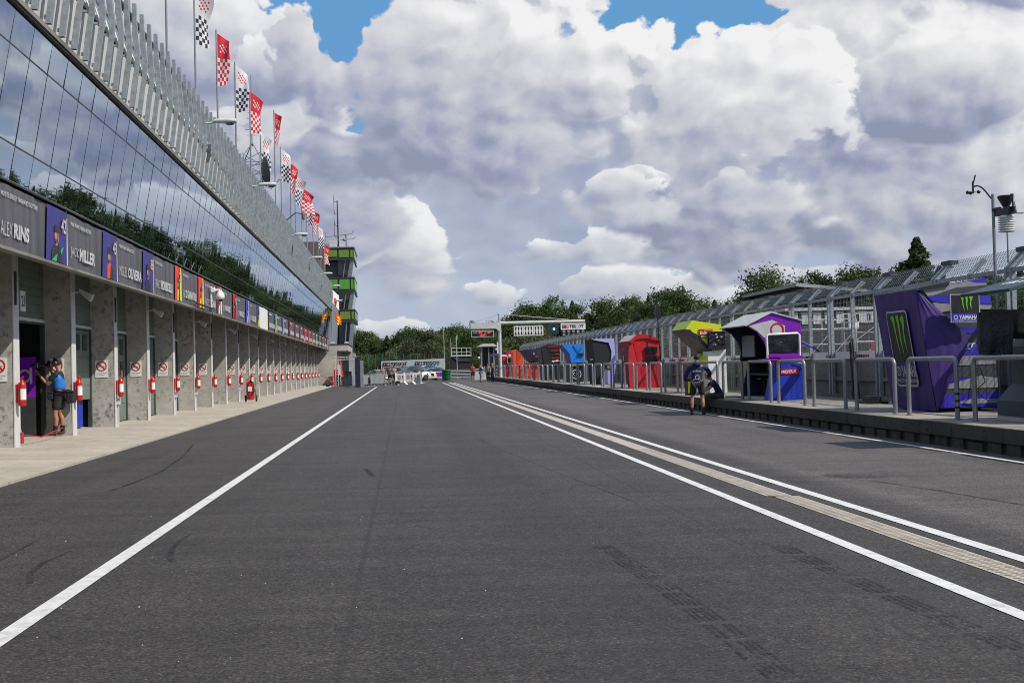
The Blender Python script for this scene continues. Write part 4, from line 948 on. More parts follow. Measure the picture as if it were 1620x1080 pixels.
for k in range(NP):
    ya, y2 = yb + k * PW + .17, yb + (k + 1) * PW - .17; mb = MB(); nr = .0065
    def bar(p, q, r=nr):
        p, q = Vector(p), Vector(q); d = (q - p).normalized(); a = d.cross(Vector((.3, .5, .8))).normalized(); b = d.cross(a); vs = []
        for e in (p, q):
            for j in range(3): an = 2.094 * j; vs.append(e + (a * math.cos(an) + b * math.sin(an)) * r)
        mb.add(vs, [(0, 1, 4, 3), (1, 2, 5, 4), (2, 0, 3, 5)])
    z = 1.70
    while z < mbr: bar((13.21, ya, z), (13.21, y2, z)); z += .155
    n = 28 if k < 18 else 14
    for j in range(n): y = ya + (y2 - ya) * j / n; bar((13.21, y, 1.64), (13.21, y, mbr), nr * .8 if n == 28 else nr)
    n = 26 if k < 18 else 12; sl_ = .28
    for j in range(n):
        y = ya + (y2 - ya) * j / n
        for s in (0, 1): bar((13.24, y + (0 if s else sl_), mbr + .02), (13.24 + tx, y + (sl_ if s else 0), mbr + tz + .14), nr * .9)
    mb.build('wire_panel', wire, CF)
mb = MB(); mb.box(13.17, 13.25, yb, yb + NP * PW, mbr - .10, mbr - .01); mb.build('top_beam', M_STEEL, CF)

# ------------------------------------------------------------------ team stands
def stand(lab, y): return thing('pit_stand', lab, 'pit stand', RM, (11.2, y, .27), 0, 'team stands on the pit wall')
# slate stand cut by the right edge
t = stand('slate blue team stand with a pitched roof, nearest on the right edge', 18.5)
mb = MB(); mb.prism([(10.08, 2.55), (11.3, 2.88), (12.5, 2.66), (12.5, 2.58), (11.3, 2.79), (10.1, 2.50)], XZ, 17.9, 19.55, 0); mb.build('roof', M_TEAL, t)
mb = MB()
for (xa, xb, ya, y2) in ((10.55, 10.8, 18.2, 19.1), (10.95, 11.15, 18.1, 19.2)):
    f = lambda x: 2.55 + (x - 10.08) * .2705 + .004
    for j in range(5):
        yy = ya + (y2 - ya) * j / 5; mb.quad((xa + .02 * (j % 2), yy, f(xa)), (xb - .03 * (j % 3), yy, f(xb)), (xb - .05, yy + .14, f(xb - .05)), (xa + .03, yy + .14, f(xa + .03)))
mb.build('roof_lettering', M_WHITE, t)
mb = MB(); mb.prism([(11.46, 1.86), (11.28, 1.80), (11.16, 1.6), (11.15, .92), (10.86, .63), (10.86, .36), (12.6, .36), (12.6, 1.86)], XZ, 18.0, 19.8, 0); mb.build('side_panel', M_TEAL, t)
mb = MB(); mb.box(10.88, 12.6, 17.9, 19.85, .271, .355); mb.build('base', M_LGREY, t)
mb = MB(); mb.tube([(11.1, 18.9, .36), (11.05, 18.7, .8), (11.08, 19.2, 1.25), (11.3, 19.2, 1.4)], .016, 6); mb.build('cable', M_LGREY, t)
mb = MB(); mb.box(11.7, 11.78, 18.1, 18.2, 1.86, 2.75); mb.box(11.7, 11.78, 19.3, 19.4, 1.86, 2.75); mb.build('post', M_TEAL, t)
mb = MB(); mb.box(10.80, 11.5, 19.42, 19.50, 1.73, 2.26, 0); mb.box(10.81, 11.49, 19.405, 19.419, 1.75, 2.24, 1); mb.build('monitor', [M_BLACK, M_SCREEN], t)
mb = MB(); n = 9; vs = []; rg = random.Random(2)
for j in range(n):
    for q in range(n): u, v = j / (n - 1), q / (n - 1); vs.append((10.32 + .62 * u + .04 * v, 19.36 + .03 * rg.uniform(-1, 1), 1.46 + .82 * v - .03 * u))
mb.add(vs, [(j * n + q, (j + 1) * n + q, (j + 1) * n + q + 1, j * n + q + 1) for j in range(n - 1) for q in range(n - 1)], 0, True); mb.box(10.36, 10.92, 19.40, 19.5, 1.52, 2.22, 1); mb.build('wrapped_screen', [M_WRAP, M_BLACK], t)
mb = MB(); mb.box(10.4, 11.3, 19.2, 19.7, 1.40, 1.44); mb.build('desk', M_BLACK, t)

# violet draped stand with striped flank
CM_G = mk('camo_grey', (.26, .26, .28), .45); CM_D = mk('camo_dark', (.05, .055, .065), .45); CM_B = mk('camo_blue', (.04, .03, .42), .4)
t = stand('violet draped team stand with blue and grey striped flank and claw emblem', 24)
prof = [(11.25, .36), (12.62, .34), (12.5, 2.74), (12.36, 3.08), (10.93, 2.86)]
mb = MB(); mb.prism(prof, XZ, 22.9, 24.95, 0, [0, 0, 0, 1, 0]); b = mb.build('body', [M_DNAVY, CM_G], t)
mb = MB(); mb.prism([(10.86, 2.83), (10.90, 2.90), (11.55, 3.0), (11.55, 2.93)], XZ, 22.84, 25.05, 0); mb.build('roof_edge', M_BLACK, t)
mb = MB(); y = 22.885
def cq(pts, m, dy=0): mb.poly([(x, y - dy, z) for x, z in pts], m)
cq([(10.98, 2.85), (12.36, 3.07), (12.42, 2.9), (11.66, 2.74), (11.1, 2.72)], 1); cq([(12.0, 3.02), (12.36, 3.08), (12.42, 2.98), (12.2, 2.98)], 2, .004); cq([(11.2, 2.72), (11.7, 2.88), (12.44, 2.93), (12.45, 2.72)], 0, .002)
cq([(11.08, 2.72), (11.66, 2.74), (12.48, 2.7), (12.48, 2.52), (11.62, 2.54), (11.2, 2.60)], 2); cq([(11.2, 2.58), (11.66, 2.53), (12.5, 2.5), (12.5, 2.3), (11.7, 2.42), (11.35, 2.36)], 1); cq([(11.35, 2.35), (11.8, 2.3), (12.5, 2.28), (12.5, 2.02), (11.6, 2.05)], 0)
cq([(11.6, 2.04), (12.5, 2.02), (12.5, 1.92), (11.72, 1.92)], 2); cq([(11.75, 1.9), (12.52, 1.9), (12.52, 1.7), (11.9, 1.72)], 0); cq([(11.75, 1.7), (12.54, 1.68), (12.54, 1.46), (11.72, 1.44)], 2); cq([(11.68, 1.42), (12.0, 1.46), (12.54, 1.50), (12.55, 1.26), (11.64, 1.24)], 1)
cq([(11.62, 1.22), (12.55, 1.24), (12.56, .98), (11.56, .96)], 0); cq([(11.56, .95), (11.8, 1.0), (12.56, .97), (12.57, .88), (11.5, .80)], 2); cq([(11.5, .86), (12.2, 1.02), (12.57, .96), (12.58, .76), (11.44, .76)], 1, .002); cq([(11.44, .74), (12.58, .74), (12.59, .66), (11.42, .64)], 0); cq([(11.4, .64), (12.59, .66), (12.6, .36), (11.28, .36)], 2); cq([(11.55, .46), (12.0, .54), (12.6, .52), (12.6, .44), (11.9, .44)], 1, .003)
mb.build('flank_stripes', [CM_D, CM_G, CM_B], t)
mb = MB(); mb.text('MT', (11.82, 22.87, 1.62), X_, Z_, .09, .26, 0, .04, .35); mb.quad((11.8, 22.87, 1.585), (12.0, 22.87, 1.585), (12.02, 22.87, 1.60), (11.83, 22.87, 1.60)); mb.build('flank_lettering', M_WHITE, t)
# drape over the lane side with folds, and the flap pulled across the flank
mb = MB(); nu, nv = 26, 16; vs = []
for a in range(nu + 1):
    for b_ in range(nv + 1):
        u, v = a / nu, b_ / nv; yy = 25.0 - 2.10 * u; x = 10.87 + .38 * v + (.008 * math.sin(u * 30) + .007 * math.sin(u * 17 + 2)) * (.3 + v * .6); vs.append((x - .03, yy + (.22 * v * (1 - u)) - .2 * v * (1 - u), 2.86 - 2.58 * v + .02 * math.sin(u * 9) * v))
mb.add(vs, [(a * (nv + 1) + b_, (a + 1) * (nv + 1) + b_, (a + 1) * (nv + 1) + b_ + 1, a * (nv + 1) + b_ + 1) for a in range(nu) for b_ in range(nv)], 0, True)
A, Bq, Cq = Vector((10.84, 22.90, 2.86)), Vector((11.98, 22.83, 1.82)), Vector((11.22, 22.89, .30)); nn = 14; vs = []
for a in range(nn + 1):
    e = A.lerp(Cq, a / nn) ; f2 = A.lerp(Bq, min(1, a / nn * 1.9)) if a / nn < .526 else Bq.lerp(Cq, (a / nn - .526) / .474)
    for b_ in range(nn + 1):
        p = e.lerp(f2, b_ / nn); p.y -= .022 * math.sin(b_ / nn * 3.14) * (1 + .4 * math.sin(b_ * 1.7)) + .01; vs.append(p)
mb.add(vs, [(a * (nn + 1) + b_, a * (nn + 1) + b_ + 1, (a + 1) * (nn + 1) + b_ + 1, (a + 1) * (nn + 1) + b_) for a in range(nn) for b_ in range(nn)], 0, True)
dr = mb.build('drape', M_TENT, t)
def lane_pt(y, z, off=.06): v = (2.86 - z) / 2.58; return Vector((10.87 + .38 * v - off, y, z))
def panel(mbx, ya, y2, za, zb, m, off, r=.08):
    P = []
    for (cy, cz, a0) in ((ya - r, zb - r, 90), (ya - r, za + r, 180), (y2 + r, za + r, 270), (y2 + r, zb - r, 0)):
        for q in range(5):
            a = R_(a0 + 22.5 * q); P.append(lane_pt(cy - r * math.cos(a), cz + r * math.sin(a), off))
    mbx.poly(P, m)
CLAW = [[(-.34, .46), (-.22, .5), (-.14, .44), (-.17, .1), (-.1, -.5), (-.2, -.1), (-.25, .3)], [(-.08, .48), (.06, .5), (.08, .3), (.04, 0), (.07, -.45), (-.02, -.1), (-.03, .3)], [(.14, .42), (.30, .5), (.34, .38), (.24, .1), (.26, -.36), (.17, -.05), (.2, .25)]]
mb = MB(); panel(mb, 24.443, 23.42, .80, 2.46, 1, .075); panel(mb, 24.412, 23.46, 1.32, 2.42, 2, .079, .06); panel(mb, 24.412, 23.46, .84, 1.318, 0, .079, .06)
for cl in CLAW: mb.poly([lane_pt(23.897 - px * .95, 1.88 + pz * .98, .084) for px, pz in cl], 3)
d_ = (lane_pt(23.5, 1.5) - lane_pt(24.5, 1.5)).normalized(); u_ = (lane_pt(24, 2) - lane_pt(24, 1)).normalized()
mb.text('YAMAHA', lane_pt(24.116, 1.02, .084), d_, u_, .24, .74, 1, .03); mb.text('FACTORY RACING', lane_pt(24.365, .90, .084), d_, u_, .07, 1.0, 1, .02)
c = lane_pt(24.256, 1.14, .084); mb.ring(c, .08, .105, d_, u_, 1); 
for q in range(3): a = R_(90 + 120 * q); mb.quad(c + d_ * .012, c - d_ * .012, c - d_ * .012 + (d_ * math.cos(a) + u_ * math.sin(a)) * .1, c + d_ * .012 + (d_ * math.cos(a) + u_ * math.sin(a)) * .1, 1)
mb.build('emblem', [M_TENT, M_LGREY, M_BLACK, M_MGREEN], dr)
mb = MB()
for (x, y) in ((11.45, 23.3), (12.3, 23.2), (11.5, 24.7), (12.3, 24.7)): mb.lathe((x, y, .315), [(.03, -.03), (.045, -.03), (.045, .03), (.03, .03)], 12, 0, 'x')
mb.build('castor', M_TYRE, t)
t = thing('claw_sign', 'black sign with green claw marks and white lettering on the striped flank', 'sign', RM, (11.78, 22.6, 2.15))
mb = MB(); mb.box(11.45, 12.08, 22.60, 22.63, 2.14, 2.73, 0); mb.box(11.465, 12.065, 22.596, 22.5995, 2.325, 2.715, 1); mb.box(11.465, 12.065, 22.596, 22.5995, 2.155, 2.32, 2); mb.build('plate', [M_LGREY, M_BLACK, CM_B], t)
mb = MB()
for cl in CLAW: mb.poly([(11.79 + px * .42, 22.59, 2.53 + pz * .34) for px, pz in cl], 0)
mb.build('claw_mark', M_MGREEN, t)
mb = MB(); mb.text('YAMAHA', (11.62, 22.59, 2.205), X_, Z_, .085, .42, 0, .03); mb.text('FACTORY RACING', (11.5, 22.59, 2.168), X_, Z_, .025, .5); mb.ring((11.55, 22.59, 2.25), .032, .045, X_, Z_); mb.build('lettering', M_WHITE, t)
mb = MB(); mb.tube([(12.15, 22.8, 1.2), (12.2, 22.7, .9), (12.0, 22.75, .7), (12.3, 22.8, .5)], .012, 5); mb.build('cable', M_BLACK, t)

# purple and white stand
t = stand('purple and white team stand with red ring emblem and royal blue base', 33)
up = [(9.98, 2.47), (10.74, 2.83), (11.6, 2.57), (11.64, 1.42), (10.55, 1.42), (10.60, 1.72), (10.52, 1.98), (10.32, 2.26)]
for (ya, y2, nm) in ((31.9, 31.98, 'near'), (34.42, 34.5, 'far')):
    mb = MB(); mb.prism(up, XZ, ya, y2, 0); mb.build('side_panel', M_PURP if nm == 'near' else M_DNAVY, t)
    mb = MB(); mb.prism([(10.56, .28), (11.62, .27), (11.62, 1.36), (10.80, 1.36)], XZ, ya - .01, y2 + .25 * (1 if nm == 'near' else -0.2), 0); mb.build('base_panel', M_ROYAL if nm == 'near' else M_DNAVY, t)
    mb = MB(); mb.prism([(10.80, 1.361), (11.62, 1.361), (11.62, 1.445), (10.74, 1.445)], XZ, ya - .02, y2 + .1, 0); mb.build('red_edge', M_RED, t)
mb = MB(); mb.poly([(x, 31.893, z) for x, z in ((10.06, 2.44), (10.76, 2.60), (11.14, 2.42), (11.13, 2.12), (10.62, 2.02), (10.50, 2.1), (10.32, 2.28))], 0); o = mb.build('white_inset', M_LGREY, t)
mb = MB(); mb.ring((10.90, 31.885, 2.31), .155, .205, X_, Z_, 0, 36, -55, 235); mb.poly([(10.90 + px, 31.885, 2.31 + pz) for px, pz in ((-.07, -.16), (-.035, -.10), (.035, -.10), (.07, -.16), (.03, -.13), (0, -.155), (-.03, -.13))]); mb.build('ring_emblem', M_RED, t)
mb = MB(); mb.prism([(9.95, 2.46), (10.74, 2.845), (11.65, 2.575), (11.65, 2.55), (10.74, 2.80), (9.97, 2.43)], XZ, 31.86, 34.54, 0); mb.build('roof', M_LGREY, t)
mb = MB(); mb.box(11.58, 11.64, 31.99, 34.41, .3, 2.5, 0); mb.box(10.75, 11.55, 31.99, 34.41, 1.0, 1.05, 0); mb.build('back_panel', M_DNAVY, t)
mb = MB(); mb.box(10.62, 10.66, 33.2, 34.4, 1.55, 2.2); mb.build('grey_screen', M_GREY, t)
mb = MB(); mb.box(10.6, 11.6, 31.98, 34.42, .271, .34); mb.build('floor_plate', M_LGREY, t)
for y in (32.8, 33.7):
    mb = MB(); mb.box(10.9, 11.25, y - .18, y + .18, .85, .90); mb.box(11.2, 11.25, y - .18, y + .18, .9, 1.3); mb.tube([(11.07, y, .34), (11.07, y, .85)], .03, 6); mb.build('stool', M_BLACK, t)
mb = MB(); mb.box(10.93, 11.50, 31.875, 31.889, 1.02, 1.17, 0); mb.text('MOTUL', (10.97, 31.868, 1.05), X_, Z_, .09, .48, 1, .04); mb.build('oil_badge', [M_RED, M_WHITE], t)
mb = MB(); mb.tube([(11.35, 31.85, 1.36), (11.55, 31.84, 1.34), (11.60, 31.84, 1.26), (11.56, 31.85, 1.2)], .012, 5); mb.build('cable', M_LGREY, t)
mb = MB(); mb.tube([(11.65, 32, 1.95), (12.05, 31.9, 1.72)], .03, 6, 0); mb.tube([(12.05, 31.9, 1.72), (12.14, 31.88, 1.68)], .045, 6, 1); mb.build('umbrella', [M_ROYAL, M_BLACK], t)
t = thing('framed_screen', 'black covered screen in a white tubular frame beside the red ring emblem', 'screen', RM, (10.95, 31.55, 1.45))
mb = MB(); mb.tube([(10.48, 31.55, 1.50), (10.47, 31.55, 2.12), (10.52, 31.55, 2.17), (11.38, 31.55, 2.19), (11.43, 31.55, 2.14), (11.43, 31.55, 1.55)], .035, 8); mb.build('frame', M_WHITE, t)
mb = MB(); n = 9; vs = []; rg = random.Random(4)
for j in range(n):
    for q in range(n): u, v = j / (n - 1), q / (n - 1); vs.append((10.51 + .88 * u, 31.54 + .025 * math.sin(u * 9 + v * 4) * (1 - v) + .01 * rg.uniform(-1, 1), 1.66 + .49 * v))
mb.add(vs, [(j * n + q, (j + 1) * n + q, (j + 1) * n + q + 1, j * n + q + 1) for j in range(n - 1) for q in range(n - 1)], 0, True); mb.box(10.52, 11.38, 31.58, 31.64, 1.62, 2.14, 1); mb.build('cover', [M_WRAP, M_BLACK], t)
mb = MB(); mb.box(10.52, 11.38, 31.5, 31.6, 1.52, 1.62); mb.box(10.3, 10.75, 31.45, 31.85, 1.43, 1.48); mb.build('shelf', M_PURP, t)

# lime stand
t = stand('lime yellow beaked team stand with a white base and black underside', 42)
beak = [(10.75, 2.95), (11.83, 2.77), (11.95, 1.9), (11.43, 1.74), (10.51, 2.64)]
mb = MB(); mb.prism(beak, XZ, 40.8, 43.0, 0, [0, 0, 1, 1, 0]); mb.build('canopy', [M_LIME, M_BLACK], t)
mb = MB(); mb.poly([(x, 40.79, z) for x, z in ((10.53, 2.62), (10.66, 2.62), (11.48, 1.74), (11.43, 1.73))], 0); mb.poly([(x, 40.785, z) for x, z in ((10.56, 2.60), (10.9, 2.45), (11.50, 1.82), (11.43, 1.735))], 0); mb.build('dark_facet', M_DNAVY, t)
mb = MB(); mb.prism([(11.44, 1.735), (11.94, 1.88), (11.95, 1.4), (11.42, 1.4), (11.02, 1.42)], XZ, 40.82, 42.9, 0, 0); mb.build('lower_beak', M_LIME, t)
mb = MB(); mb.prism([(11.28, 1.80), (11.96, 1.86), (11.98, .28), (11.33, .28), (11.30, 1.0)], XZ, 40.72, 41.4, 0); mb.build('white_base', M_WHITE, t)
mb = MB(); mb.prism([(11.45, 1.4), (11.98, 1.4), (11.98, .28), (11.5, .28)], XZ, 41.41, 42.9, 0); mb.build('rear_base', M_LIME, t)
mb = MB(); mb.box(10.98, 11.50, 40.765, 40.79, 2.40, 2.62, 0); mb.box(10.98, 11.50, 40.764, 40.79, 2.30, 2.398, 1); mb.text('Enduro', (11.02, 40.755, 2.43), X_, Z_, .12, .40, 2, .03); mb.text('PERTAMINA', (11.2, 40.755, 2.565), X_, Z_, .035, .26, 2); mb.quad((11.05, 40.755, 2.33), (11.4, 40.755, 2.33), (11.4, 40.755, 2.37), (11.05, 40.755, 2.37), 3); mb.build('sponsor_badge', [M_RED, M_BLACK, M_WHITE, M_YELL], t)
mb = MB(); n = 8; vs = []; rg = random.Random(6)
for j in range(n):
    for q in range(n): u, v = j / (n - 1), q / (n - 1); vs.append((11.30 + .60 * u, 40.60 + .03 * rg.uniform(-1, 1), 2.0 + .5 * v))
mb.add(vs, [(j * n + q, (j + 1) * n + q, (j + 1) * n + q + 1, j * n + q + 1) for j in range(n - 1) for q in range(n - 1)], 0, False); mb.box(11.28, 11.92, 40.64, 40.72, 1.86, 2.52, 1); mb.box(11.28, 11.92, 40.60, 40.64, 1.86, 1.99, 1); mb.build('screen', [M_WRAP, M_BLACK], t)
mb = MB(); mb.box(10.0, 10.22, 38.9, 39.2, .271, .85, 0); mb.box(10.03, 10.19, 38.89, 38.9, .35, .75, 1); single(mb, 'tool_case', [M_BLACK, M_LIME], 'black and lime tool case behind the standing man by the rails', 'case', RM, (10.11, 39.05, .271))

# red stand
t = stand('boxy red team stand with two dark screens', 52)
prof = [(10.52, .28), (11.98, .27), (11.97, 2.44), (11.5, 2.69), (10.9, 2.73), (10.55, 2.44), (10.48, 1.46)]
def redfn(x, z, d): k = (z - .28) / 2.4; return (x + (0 if d == 0 else .12 * (1 - k)), 51.3 + (0 if d == 0 else .9 + 1.8 * k), z)
mb = MB(); mb.prism(prof, redfn, 0, 1, 0, [0, 0, 0, 0, 2, 1, 1]); mb.build('body', [M_REDF, M_CRIM, mk('pale_pink', (.62, .45, .48), .5)], t)  # lane side in crimson: the shade on the red fabric put into colour
mb = MB(); mb.poly([(x, 51.285, z) for x, z in ((10.72, 2.42), (10.92, 1.5), (11.25, 2.42), (11.35, 2.55), (11.0, 2.6))], 0); mb.poly([(x, 51.288, z) for x, z in ((11.05, 1.2), (11.5, 1.3), (11.45, .28), (11.2, .28))], 0); mb.build('red_facet', M_RED, t)
mb = MB(); mb.prism([(10.9, 2.74), (11.5, 2.70), (11.98, 2.45), (11.98, 2.40), (11.3, 2.55), (10.85, 2.52), (10.62, 2.30), (10.56, 2.44)], XZ, 51.22, 51.29, 0); mb.build('hood_edge', M_RED, t)
for (z0, z1) in ((1.86, 2.15), (1.46, 1.76)): mb = MB(); mb.box(11.27, 11.82, 51.2, 51.28, z0, z1, 0); mb.box(11.30, 11.79, 51.19, 51.199, z0 + .03, z1 - .03, 1); mb.build('screen', [M_BLACK, M_SCREEN], t)
mb = MB(); c = Vector((10.49, 52.4, 1.95)); mb.ring(c, .16, .19, NEG_Y, Z_, 0, 20, 0, 200); mb.box(10.48, 10.492, 52.28, 52.52, 1.55, 1.78); mb.build('shield_mark', mk('pink_mark', (.6, .35, .4), .5), t)
t = thing('camera_pole', 'black camera on a tall thin pole beside the red stand', 'camera', RM, (11.9, 51.1, .27))
mb = MB(); mb.tube([(12.05, 51.2, .27), (11.86, 51.0, 2.6), (11.84, 51.0, 3.5)], .028, 6); mb.build('pole', M_BLACK, t)
mb = MB(); mb.box(11.72, 11.96, 50.9, 51.1, 3.45, 3.95); mb.box(11.78, 11.90, 50.95, 51.05, 3.95, 4.1); mb.build('camera', M_BLACK, t)

# lavender and black
t = stand('black team stand with a lavender angular surround', 63.5)
mb = MB(); mb.prism([(10.75, 2.80), (11.99, 2.82), (12.06, 1.47), (11.91, .3), (11.0, .28), (10.9, 1.5)], XZ, 62.5, 65., 0, [1, 1, 1, 0, 0, 0]); mb.build('body', [M_BLACKF, M_LAV], t)
mb = MB()
for P in ([(10.75, 2.80), (11.99, 2.82), (11.68, 2.58), (10.85, 2.74)], [(11.99, 2.82), (12.06, 1.47), (11.78, 1.6), (11.83, 2.1), (11.68, 2.58)], [(12.06, 1.47), (11.91, .29), (11.18, .28), (11.55, 1.35), (11.78, 1.6)]): mb.prism(P, XZ, 62.44, 62.499, 0)
mb.build('surround', M_LAV, t)
mb = MB(); mb.box(11.5, 11.8, 62.42, 62.44, 1.08, 1.34, 0); mb.box(11.56, 11.74, 62.41, 62.42, 1.14, 1.3, 1); mb.build('small_notice', [M_DNAVY, M_YELL], t)
mb = MB(); mb.box(10.85, 10.872, 63.0, 63.9, 1.62, 1.72); mb.build('badge', M_LGREY, t)
# bright blue
t = stand('bright blue folded canopy stand over a dark navy base', 73)
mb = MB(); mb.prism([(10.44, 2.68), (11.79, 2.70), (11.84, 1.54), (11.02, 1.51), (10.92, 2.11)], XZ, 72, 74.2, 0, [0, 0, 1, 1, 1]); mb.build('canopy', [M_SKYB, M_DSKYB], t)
mb = MB(); mb.box(11.5, 11.8, 71.9, 71.99, 1.95, 2.12, 0); mb.tube([(11.15, 71.97, 2.62), (11.55, 71.95, 2.1)], .02, 5); mb.tube([(11.2, 71.97, 1.7), (11.7, 71.95, 2.5)], .012, 4, 1); mb.build('camera_arm', [M_BLACK, M_DSKYB], t)
mb = MB(); mb.prism([(10.93, .28), (11.75, .28), (11.78, 1.30), (10.96, 1.30)], XZ, 72.1, 74, 0); mb.build('base', M_DNAVY, t)
mb = MB(); mb.prism([(10.92, 1.301), (11.8, 1.301), (11.8, 1.50), (10.94, 1.50)], XZ, 72.05, 74, 0); mb.build('black_band', M_BLACK, t)
mb = MB(); mb.prism([(10.90, 1.31), (11.5, 1.33), (11.25, 1.43), (10.9, 1.42)], XZ, 72.0, 72.04, 0); mb.prism([(11.5, 1.33), (11.85, 1.31), (11.85, 1.43), (11.6, 1.43)], XZ, 72.0, 72.04, 0); mb.build('yellow_trim', M_LIME, t)
mb = MB(); mb.ring((11.34, 72.08, .78), .27, .31, X_, Z_); mb.ring((11.25, 72.08, .78), .08, .12, X_, Z_, 0, 16, 90, 270); mb.box(11.33, 11.37, 72.07, 72.085, .62, .95); mb.box(11.43, 11.47, 72.07, 72.085, .62, .95); mb.box(11.3, 11.5, 72.07, 72.085, .77, .81); mb.build('ring_emblem', M_WHITE, t)
# black with red stripes
t = stand('black team stand with four red stripes and white lettering', 85)
mb = MB(); mb.prism([(10.57, 2.75), (11.04, 2.92), (12.02, 2.87), (12.02, .28), (10.82, .28), (10.72, 1.47)], XZ, 84, 86.6, 0); mb.build('body', M_BLACK, t)
mb = MB(); mb.prism([(10.60, 2.72), (10.95, 2.72), (11.40, 1.5), (10.8, 1.47)], XZ, 83.9, 83.99, 0); mb.build('folded_side', M_BLACKF, t)
mb = MB()
for z, x0 in ((2.72, 11.1), (2.42, 11.35), (2.14, 11.65), (1.86, 11.35)): mb.box(x0, 12.0, 83.95, 83.995, z, z + .07)
mb.build('red_stripe', M_RED, t)
mb = MB(); mb.text('aprilia', (11.38, 83.96, 1.58), X_, Z_, .2, .6, 0, .05); mb.build('lettering', M_WHITE, t)
# dark navy canopy over orange red base
t = stand('dark navy team stand with a black boom and orange red base', 96)
mb = MB(); mb.prism([(10.36, 2.68), (10.74, 2.76), (11.85, 2.78), (11.9, 1.61), (11.3, 1.58), (10.9, 1.9)], XZ, 95, 97.5, 0); mb.build('canopy', M_DNAVY, t)
mb = MB(); mb.prism([(10.36, 2.66), (10.6, 2.70), (11.45, 1.75), (11.2, 1.62), (10.8, 1.9)], XZ, 94.85, 94.98, 0); mb.box(11.4, 11.85, 94.8, 94.98, 1.62, 2.0); mb.build('boom', M_BLACK, t)
mb = MB(); mb.poly([(x, 94.97, z) for x, z in ((11.4, 2.12), (11.78, 2.32), (11.85, 2.10), (11.6, 2.02))], 0); mb.box(11.32, 11.42, 94.96, 94.99, 2.3, 2.42, 1); mb.box(11.3, 11.42, 94.96, 94.99, 1.8, 1.9, 2); mb.build('marking', [M_RED, M_LGREY, M_YELL], t)
mb = MB(); mb.prism([(10.5, .28), (11.95, .27), (11.9, 1.55), (11.2, 1.5), (10.75, 1.6)], XZ, 95.1, 97.4, 0); mb.build('base', M_ORRED, t)
# orange
t = stand('orange draped team stand', 106)
mb = MB(); mb.prism([(10.66, 2.67), (10.95, 2.89), (11.42, 2.45), (11.6, 1.51), (11.6, .3), (10.7, .31), (10.62, 1.53)], XZ, 105, 107.4, 0, [0, 0, 1, 0, 0, 1, 1]); mb.build('body', [M_ORNG, M_ORRED], t)
mb = MB(); mb.poly([(x, 104.97, z) for x, z in ((10.95, 2.88), (11.4, 2.45), (11.1, 1.55), (10.98, 1.6))], 0); mb.build('fold', mk('burnt_orange', (.45, .05, .01), .7), t)
# red, white and blue
t = stand('red white and navy striped team stand with a small screen', 116)
mb = MB(); mb.prism([(10.1, 2.49), (10.82, 2.78), (11.7, 2.95), (11.7, 1.53), (10.90, 1.55)], XZ, 115, 117.4, 0, [1, 1, 0, 0, 0]); mb.build('canopy', [M_REDF, M_DNAVY], t)
mb = MB(); mb.poly([(x, 114.96, z) for x, z in ((10.12, 2.47), (10.6, 2.55), (11.0, 2.45), (11.1, 2.3), (10.35, 2.35))], 0); mb.poly([(x, 114.96, z) for x, z in ((11.1, 2.52), (11.7, 2.58), (11.7, 2.35), (11.25, 2.3))], 0); mb.poly([(x, 114.955, z) for x, z in ((10.25, 2.58), (10.8, 2.77), (11.0, 2.78), (10.85, 2.6))], 1); mb.build('stripe', [M_WHITE, M_DNAVY], t)
mb = MB(); mb.box(11.0, 11.6, 114.8, 114.94, 1.6, 2.25, 0); mb.box(11.05, 11.55, 114.79, 114.799, 1.66, 2.2, 1); mb.build('screen', [M_LGREY, M_SCREEN], t)
mb = MB(); mb.prism([(10.68, .28), (11.75, .28), (11.72, 1.53), (10.9, 1.54)], XZ, 115.1, 117.3, 0); mb.build('base', M_REDF, t)
t = stand('small blue canopy stand farthest along the pit wall', 120)
mb = MB(); mb.prism([(9.79, 2.60), (10.47, 2.72), (11.01, 2.50), (11.04, 2.38), (10.4, 2.5), (9.8, 2.45)], XZ, 119.5, 121.5, 0); mb.build('canopy', M_DSKYB, t)
mb = MB(); mb.prism([(10.62, 2.40), (11.05, 2.36), (11.05, .28), (10.66, .28)], XZ, 119.6, 121.3, 0); mb.build('base', M_DSKYB, t)

# weather mast by the fence
t = thing('weather_station', 'weather station mast with anemometer arm and white louvred shield', 'weather station', RM, (13.0, 23.6, .27))
MB().tube([(13.0, 23.6, .27), (13.0, 23.6, 4.95)], .035, 8).build('mast', M_RAIL, t)
mb = MB(); pts = [(13.0, 23.6, 4.82)] + [(13.0 - .02, 23.6 + .75 * q / 6, 4.82 + .42 * math.sin(q / 6 * 1.7)) for q in range(1, 7)]; mb.tube(pts, .018, 6); mb.build('arm', M_BLACK, t)
p = pts[-1]; mb = MB(); mb.tube([(p[0], p[1] + .05, p[2] - .15), (p[0], p[1] + .05, p[2] + .12)], .022, 6); mb.tube([(p[0], p[1] + .02, p[2] + .1), (p[0] + .03, p[1] - .02, p[2] + .26)], .016, 5)
for (dx, dy) in ((-.12, .02), (.11, -.04), (.0, .12)): mb.ball((p[0] + dx, p[1] + .05 + dy, p[2] - .12), .042, 6); mb.tube([(p[0], p[1] + .05, p[2] - .12), (p[0] + dx, p[1] + .05 + dy, p[2] - .12)], .008, 4)
mb.build('anemometer', M_BLACK, t)
